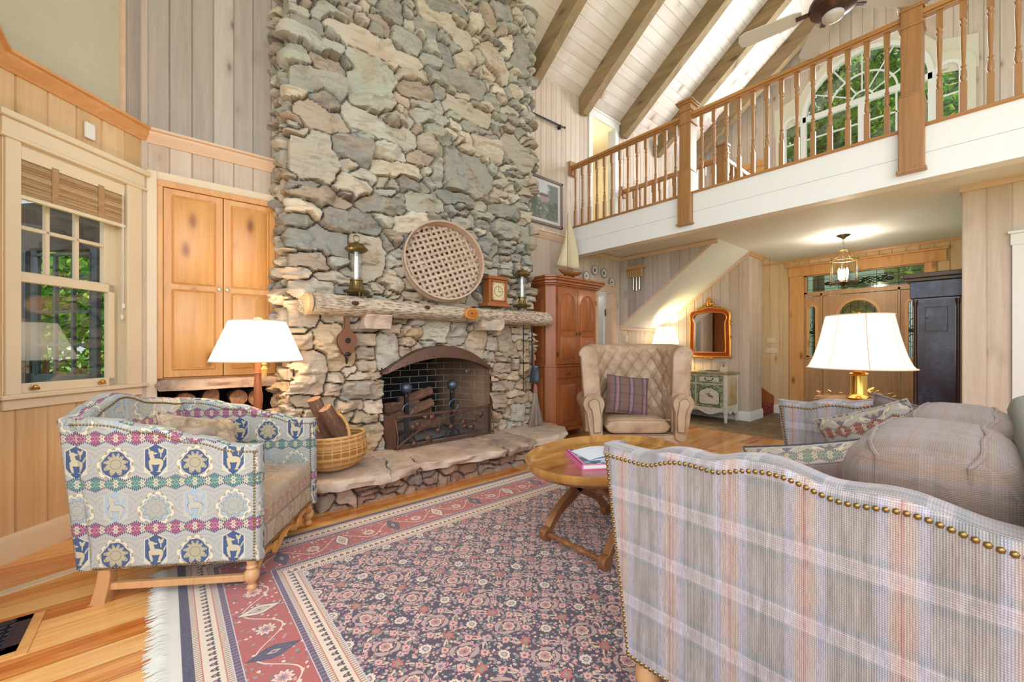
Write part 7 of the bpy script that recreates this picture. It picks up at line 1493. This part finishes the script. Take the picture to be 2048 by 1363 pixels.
# bellows
bw2 = thing('bellows', 'leather and wood fireplace bellows hanging on the left stones', 'bellows', (1.172, 3.545, 1.25)); tan = plain('tan bellows wood', (124, 78, 50), .45, var=.1)
o_ = [(0, -.15)]+[(.018, -.13), (.05, -.09), (.075, -.04), (.082, .0), (.07, .045), (.04, .075), (.022, .10), (.018, .18), (.022, .20)]; o_ = o_+[(-a, b) for a, b in o_[::-1][:-1]]
m = MB(); m.prism(o_[::-1], 'y', -.022, -.010); m.prism(o_[::-1], 'y', .03, .042); obj('boards', m, tan, bw2, bevel=.004)
m = MB(); i_ = [(p[0]*.9, p[1]*.9) for p in o_ if p[1] < .09]; m.prism(i_[::-1], 'y', -.010, .03); obj('leather_gusset', m, plain('dark gusset leather', (58, 40, 34), .6), bw2)
m = MB(); m.lathe([(.016, 0), (.012, .03), (.006, .06)], (0, .01, -.14), 8); m.v = [(p[0], p[1], -.28-p[2]) for p in m.v]; m.sph((0, -.02, -.115), (.03, .008, .02), 8); obj('nozzle', m, M['iron'], bw2)
m = MB(); [m.sph((.018*cos(2*pi*k/8), -.024, .0+.018*sin(2*pi*k/8)), (.008, .004, .008), 6) for k in range(8)]; m.sph((0, -.025, 0), (.009, .006, .009), 8); obj('carved_rosette', m, M['iron'], bw2); m = MB(); m.tube([(0, 0, .20), (0, .02, .27)], .002, 4); obj('hanging_loop', m, M['iron'], bw2)
# hearth tools hanging on the right
tl = thing('fire_poker', 'thin twisted iron poker hanging on the right stones', 'poker', (3.19, 3.545, 1.47)); m = MB(); m.tube([(0, 0, 0), (0, 0, -.36)], .0065, 6); m.tube([(.008*cos(k*.9), .008*sin(k*.9), -.36-.006*k) for k in range(12)], .004, 5); m.tube([(0, 0, -.43), (0, 0, -.78)], .0055, 6); m.tube([(0, 0, -.78), (.03, 0, -.80), (.04, 0, -.77)], .005, 5); m.tube([(0, 0, -.01), (0, .05, .01)], .004, 5); obj('shaft', m, M['iron'], tl)
tl = thing('fire_shovel', 'iron ash shovel with blue grey blade hanging beside the poker', 'shovel', (3.325, 3.54, 1.45)); m = MB(); m.tube([(0, 0, 0), (0, 0, -.5)], .006, 6); m.tube([(.009*cos(k*.9), .009*sin(k*.9), -.03-.007*k) for k in range(26)], .005, 5); m.tube([(.02*cos(2*pi*i/12), 0, .01+.02*sin(2*pi*i/12)) for i in range(13)], .005, 5, cap=False); m.tube([(0, 0, -.22), (0, 0, -.48)], .009, 6); obj('handle', m, M['iron'], tl)
m = MB(); m.grid(lambda u, v: ((u-.5)*.15*(1-.45*max(0, v-.6)/.4), -.01-.03*(abs(u-.5)*2)**3-.01*v, -.68+.20*v), 14, 10); o = obj('blade', m, M['steelgrey'], tl); so = o.modifiers.new('t', 'SOLIDIFY'); so.thickness = .003
br = thing('hearth_broom', 'straw hearth broom standing on the right end of the hearth', 'broom', (3.39, 3.53, .246)); m = MB(); m.tube([(0, .03, .42), (-.01, .05, .95)], .010, 8); obj('broom_handle', m, M['walnut'], br); r = random.Random(8); m = MB()
for i in range(170): a = r.uniform(0, 2*pi); q = sqrt(r.random()); m.tone = r.random(); m.tube([(.022*cos(a)*q, .02+.016*sin(a)*q, .43), (.05*cos(a)*q, .02+.02*sin(a)*q, .28), (.125*cos(a)*q+r.uniform(-.008, .008), .01+.04*sin(a)*q, r.uniform(0, .03))], .0024, 4, smooth=False)
sm_ = NT('broom straw', .8); sm_.base(sm_.ramp(sm_.attr('tone'), [(0, srgb(112, 94, 84)), (1, srgb(176, 158, 140))])); obj('bristles', m, sm_.m, br); m = MB(); m.lathe([(.026, .40), (.030, .42), (.024, .47), (.014, .50)], (0, .02, 0), 12); obj('binding', m, plain('red brown binding', (150, 104, 88), .7), br)
# fire screen
fs = thing('fire_screen', 'low wrought iron fire screen with vine branches and leaves', 'fire screen', (1.60, 3.545, .247)); LW = 1.10
m = MB()
for z in (.012, .30): m.box((0, -.012, z-.012), (LW, .012, z+.012))
for x in (0, LW): m.box((x-.010, -.012, 0), (x+.010, .012, .312))
for s, x in ((-1, 0), (1, LW)):
    m.M = TR((x, 0, 0), radians(118) if s < 0 else radians(62)); m.box((0, -.006, 0), (.12, .006, .31)); m.M = None
for x in (.0, LW): m.tube([(x, -.018, .28), (x+.010, -.05, .12), (x, -.055, .03)], .007, 6); m.tube([(x, -.055+.022*cos(a*.5)*(1-a*.04), .026+.022*sin(a*.5)*(1-a*.04)) for a in range(18)], .005, 5)
obj('screen_frame', m, M['copper'], fs, bevel=.002)
m = MB(); 
for x in np.arange(.04, LW, .11): m.bead((float(x), -.012, .012), .006, (0, -1, 0))
obj('rivets', m, M['iron'], fs)
m = MB(); r = random.Random(4)
main = bez([(.02, -.03, .03), (.25, -.035, .20), (.50, -.03, .28), (1.08, -.02, .30)], 24); m.tube(main, [.012, .004], 7); br2 = bez([(.62, -.03, .225), (.75, -.03, .18), (.85, -.03, .15), (1.0, -.03, .17)], 12); m.tube(br2, [.007, .003], 6)
tips = []
for t, a, l in ((4, -70, .10), (6, 80, .08), (8, -60, .12), (10, 70, .07), (12, -80, .09), (14, -50, .12), (16, 60, .05), (18, -75, .10), (20, -60, .11), (22, -80, .06), (3, 60, .12), (9, 95, .09)):
    p = Vector(main[t]); e = p+Vector((cos(radians(a))*l, -.01, sin(radians(a))*l)); e.z = min(max(e.z, .04), .30); m.tube([p, (p+e)/2+Vector((.015, -.008, 0)), e], .0035, 5); tips.append(e)
for q in br2[3::3]: e = Vector(q)+Vector((.03, -.01, -.06)); m.tube([q, e], .003, 5); tips.append(e)
obj('vine_branches', m, M['copper'], fs)
for e in tips[:14]:
    m = MB(); n = 10; s = r.uniform(.036, .052); ph = r.uniform(0, 6); V = [(e.x, e.y-.008, e.z)]+[(e.x+s*(1 if k % 2 == 0 else .5)*cos(2*pi*k/n+ph), e.y+r.uniform(-.006, .004), e.z+s*(1 if k % 2 == 0 else .5)*sin(2*pi*k/n+ph)) for k in range(n)]; m.add(V, [(0, 1+k, 1+(k+1) % n) for k in range(n)]); o = obj('leaf', m, M['copper'], fs); so = o.modifiers.new('t', 'SOLIDIFY'); so.thickness = .002
mesh_m = bpy.data.materials.new('fine wire mesh'); mesh_m.use_nodes = True; _n = mesh_m.node_tree.nodes; _l = mesh_m.node_tree.links; _n.clear(); _o = _n.new('ShaderNodeOutputMaterial'); _x = _n.new('ShaderNodeMixShader'); _a = _n.new('ShaderNodeBsdfTransparent'); _g = _n.new('ShaderNodeBsdfDiffuse'); _g.inputs[0].default_value = (.16, .15, .15, 1); _x.inputs[0].default_value = .09; _l.new(_a.outputs[0], _x.inputs[1]); _l.new(_g.outputs[0], _x.inputs[2]); _l.new(_x.outputs[0], _o.inputs[0])
m = MB(); m.box((.01, .004, .02), (LW-.01, .006, .30)); obj('wire_mesh', m, mesh_m, fs)
# andirons
for i, (x, lb) in enumerate(((1.80, 'left iron ball top andiron with ring'), (2.325, 'right iron ball top andiron with ring'))):
    an = thing('andiron', lb, 'andiron', (x, 3.72, .247), 0, 'pair of andirons in the firebox'); m = MB(); m.box((-.02, -.016, 0), (.02, .016, .47)); m.tube([(-.09, 0, 0), (-.07, 0, .06), (0, 0, .10), (.07, 0, .06), (.09, 0, 0)], .012, 6); m.box((-.012, 0, .08), (.012, .36, .105)); m.lathe([(.028, .46), (.024, .48), (.018, .49)], n=12); obj('shaft', m, M['iron'], an); m = MB(); m.sph((0, 0, .545), .058, 20); obj('ball_finial', m, M['steelgrey'], an); m = MB(); m.tube([(.054*cos(2*pi*k/20), -.03, .335+.054*sin(2*pi*k/20)) for k in range(21)], .007, 6, cap=False); m.sph((0, -.02, .39), .014, 8); obj('ring', m, M['steelgrey'], an)
FL = [((1.62, 3.93, .36), (2.24, 3.86, .39), .055, 'lowest charred log across the andirons'), ((1.64, 3.96, .47), (2.22, 3.99, .50), .055, 'rear log on the andirons'), ((1.70, 3.86, .47), (2.18, 3.90, .60), .05, 'split log tilted up across the fire grate'), ((1.66, 3.93, .58), (2.05, 3.95, .60), .05, 'top left reddish log in the firebox'), ((1.85, 3.98, .62), (2.20, 3.95, .72), .05, 'topmost log slanting up to the right in the firebox'), ((2.15, 3.88, .37), (2.42, 3.93, .36), .035, 'short thin log right of the fire stack')]
for i, (a, b, r_, lb) in enumerate(FL): log(lb, a, b, r_, 40+i, 'logs stacked in the firebox', split=.6 if i % 2 else 0)
m = MB(); r = random.Random(6); m.grid(lambda u, v: (1.62+1.05*u, 3.76+.40*v, .25+.03*sin(pi*u)*sin(pi*v)+.02*mnoise.noise((u*9, v*6, 0))), 24, 12); props(obj('ash_bed', m, plain('grey ash', (126, 120, 116), .95, var=.3, bump=(60, .6))), 'bed of grey ash under the fire logs', 'ash', kind='stuff')
# log basket
wick = wood('willow wicker', (176, 120, 62), (228, 180, 116), None, 'x', .6, tone=.9)
lb_ = thing('log_basket', 'round wicker basket with hoop handle on the hearth', 'basket', (1.0, 3.30, .247), radians(15)); m = MB(); A, Bq, Hh = .25, .19, .19
rows = 40; n = 96
for j in range(rows):
    v = j/(rows-1); ang = -pi/2+v*pi*.85; rr = cos(ang)*1.0 if ang < 0 else 1-.10*sin(ang)**2; z = .135+.135*sin(ang) if ang < 0 else .135+.15*sin(ang)
    rr = max(rr, .05); m.tone = _h(j, 3); m.tube([(A*rr*(1+.010*cos(i*pi/2+pi*(j % 2)))*cos(2*pi*i/n), Bq*rr*(1+.014*cos(i*pi/2+pi*(j % 2)))*sin(2*pi*i/n), z) for i in range(n+1)], .0052, 5, cap=False)
obj('woven_body', m, wick, lb_)
m = MB(); rs_ = lambda ang: (cos(ang) if ang < 0 else 1-.10*sin(ang)**2, .135+(.135 if ang < 0 else .15)*sin(ang))
for k in range(24):
    a = 2*pi*k/24; m.tone = .8; pts = []
    for j in range(10): ang = -pi/2+pi*.85*j/9; q, z = rs_(ang); pts.append((A*q*1.01*cos(a), Bq*q*1.01*sin(a), z))
    m.tube(pts, .0045, 5)
m.tube([(A*.93*cos(2*pi*i/40), Bq*.93*sin(2*pi*i/40), .272) for i in range(41)], .011, 7, cap=False); obj('ribs_and_rim', m, wick, lb_)
m = MB(); m.tube([(A*.0, Bq*1.0*cos(pi*i/24), .27+.17*sin(pi*i/24)) for i in range(25)], .012, 8); m.v = [(p[0]*1.0, p[1], p[2]) for p in m.v]; obj('hoop_handle', m, wick, lb_)
BL = [((1.10, 3.30, .40), (.90, 3.22, .74), .052, 'reddish barked log rising from the front of the wicker basket'), ((1.02, 3.38, .38), (.86, 3.34, .80), .05, 'tall pale log at the back of the wicker basket'), ((1.08, 3.42, .40), (1.02, 3.42, .66), .06, 'dark barked log inside the wicker basket handle'), ((.92, 3.28, .42), (.78, 3.26, .60), .05, 'short rough log leaning left in the wicker basket'), ((.95, 3.36, .36), (1.12, 3.30, .40), .05, 'log lying low in the wicker basket')]
for i, (a, b, r_, lb) in enumerate(BL): log(lb, a, b, r_, 60+i, 'logs in the wicker basket', split=.5 if i in (0, 3) else 0)
# floor register
vr = thing('floor_register', 'dark metal floor register at the lower left', 'register', (-.95, 2.49, 0)); m = MB(); w, h = .50, .285
for a, b in (((0, 0), (w, .04)), ((0, h-.04), (w, h)), ((w-.05, 0), (w, h)), ((0, 0), (.04, h))): m.box((a[0], a[1], 0), (b[0], b[1], .006))
r = random.Random(9)
for i in range(15):
    for j in range(7): x, y = .04+(w-.09)*i/14, .04+(h-.08)*j/6; k = 6; m.tube([(x+.016*cos(2*pi*q/k+(i+j)), y+.016*sin(2*pi*q/k+(i+j)), .004) for q in range(k+1)], .0028, 4, cap=False)
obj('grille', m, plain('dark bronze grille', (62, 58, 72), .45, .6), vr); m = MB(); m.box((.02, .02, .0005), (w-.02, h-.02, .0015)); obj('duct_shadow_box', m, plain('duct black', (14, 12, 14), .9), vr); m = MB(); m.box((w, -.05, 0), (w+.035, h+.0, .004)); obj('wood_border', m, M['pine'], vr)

# ---------------------------------------------------------------- porch and trees outside
def PW(px, d, z=0): r_ = (px-1024)/813.5*d; return (d*CT+r_*ST, d*ST-r_*CT, z)
pa, pb = PW(20, 4.3), PW(230, 4.15); pd = Vector((pb[0]-pa[0], pb[1]-pa[1], 0)); pw_ = pd.length; pang = atan2(pd.y, pd.x)
navy = plain('dark slate blue paint', (44, 62, 76), .4); teal_ = plain('blue grey siding', (92, 124, 138), .6)
ps = thing('porch_wall', None, None, pa, pang); ps['kind'] = 'structure'
m = MB(); m.box((-.6, 0, 0), (.19, .06, 2.6)); m.box((pw_*.98, 0, 0), (pw_*.98+.8, .06, 2.6)); obj('siding', m, teal_, ps)
m = MB(); m.box((-.6, -.01, 2.2), (pw_+.8, .06, 2.7)); obj('header', m, plain('dark brown header', (66, 54, 50), .7), ps)
m = MB(); xs0 = .20
for k in range(4): x = .37+k*.215; m.box((x-.014, -.03, .9), (x+.014, .0, 2.15))
for z in (.90, 1.22, 1.56, 1.90, 2.15): m.box((.37, -.03, z-.014), (1.02, 0, z+.014))
m.box((.19, -.04, 0), (.25, .02, 2.2)); m.box((.30, -.03, 0), (.37, .01, 2.2)); m.box((1.01, -.03, 0), (1.09, .01, 2.2)); m.box((.30, -.03, 0), (1.05, .01, .90)); obj('french_door', m, navy, ps)
m = MB(); m.box((.275, -.05, .92), (.315, -.035, 1.06)); m.tube([(.295, -.05, 1.0), (.295, -.08, .995), (.23, -.085, .985)], .007, 6); obj('lever_handle', m, M['pewter'], ps)
m = MB(); m.box((.3, 1.6, .86), (2.2, 1.68, .93)); m.box((.3, 1.6, .15), (2.2, 1.68, .2)); [m.box((.3+.14*k, 1.62, .15), (.34+.14*k, 1.66, .9)) for k in range(14)]; m.box((.9, 1.55, 0), (1.03, 1.68, 2.5)); obj('porch_rail', m, plain('dark porch timber', (58, 44, 40), .6), ps)
m = MB(); m.box((-.9, .0, 2.45), (1.35, 1.9, 2.52)); obj('porch_ceiling', m, plain('brown porch ceiling', (84, 66, 58), .7), ps)
m = MB(); m.box((-40, -20, -.6), (60, 60, -.5)); g_ = struct('ground_lawn', m, plain('lawn green', (112, 150, 74), .95, var=.3))
def tree(c, R, n, label, seed, h, leaf=.11, trunkr=.16):
    r = random.Random(seed); t = thing('broadleaf_tree', label, 'tree', (c[0], c[1], -.5), 0, 'leafy trees outside the windows'); m = MB(); c = (0, 0, c[2]+.5)
    lobes = [(Vector((r.uniform(-1, 1)*R*.6, r.uniform(-1, 1)*R*.6, r.uniform(-1, 1)*R*.65)), R*r.uniform(.35, .55)) for _ in range(11)]
    for i in range(n):
        lc, lr = r.choice(lobes); d = Vector((r.gauss(0, 1), r.gauss(0, 1), r.gauss(0, 1))).normalized(); p = Vector(c)+lc+d*lr*(r.random()**.45); m.tone = r.random()
        q = Vector((r.gauss(0, 1), r.gauss(0, 1), r.gauss(0, 1))).normalized(); w = q.orthogonal().normalized(); l = leaf*r.uniform(.6, 1.3); m.add([p-q*l, p+w*l*.55, p+q*l, p-w*l*.55], [(0, 1, 2, 3)])
    obj('leaves', m, M['leaf'], t, smooth=False); m = MB(); m.tube([(0, 0, 0), (.1, .05, c[2]*.5), (0, 0, c[2])], [trunkr, trunkr*.5], 8)
    for _ in range(7): a = r.uniform(0, 2*pi); m.tube([(0, 0, c[2]*.6), (cos(a)*R*.35, sin(a)*R*.35, c[2]+r.uniform(-.2, .4)*R)], [trunkr*.4, .03], 6)
    obj('trunk', m, M['bark'], t); return t
tree((12.4, 2.75, 6.3), 2.5, 13000, 'green tree filling the left of the arched window', 1, 9); tree((18.6, .3, 9.2), 4.0, 13000, 'green tree farther off at the right of the arched window', 2, 9, .15); tree((11.6, 1.3, 1.7), 1.35, 4000, 'low green tree outside the front door glazing', 3, 4)
tree((-2.0, 12.2, 2.2), 2.6, 10000, 'green tree beyond the porch outside the left window', 4, 4, .085); tree((-1.7, 15.6, .9), 2.3, 7000, 'low shrubby tree on the lawn beyond the porch', 6, 2, .09, .08); tree((4.6, 16.5, 3.0), 3.0, 6000, 'farther tree beyond the porch railing', 5, 5, .10)
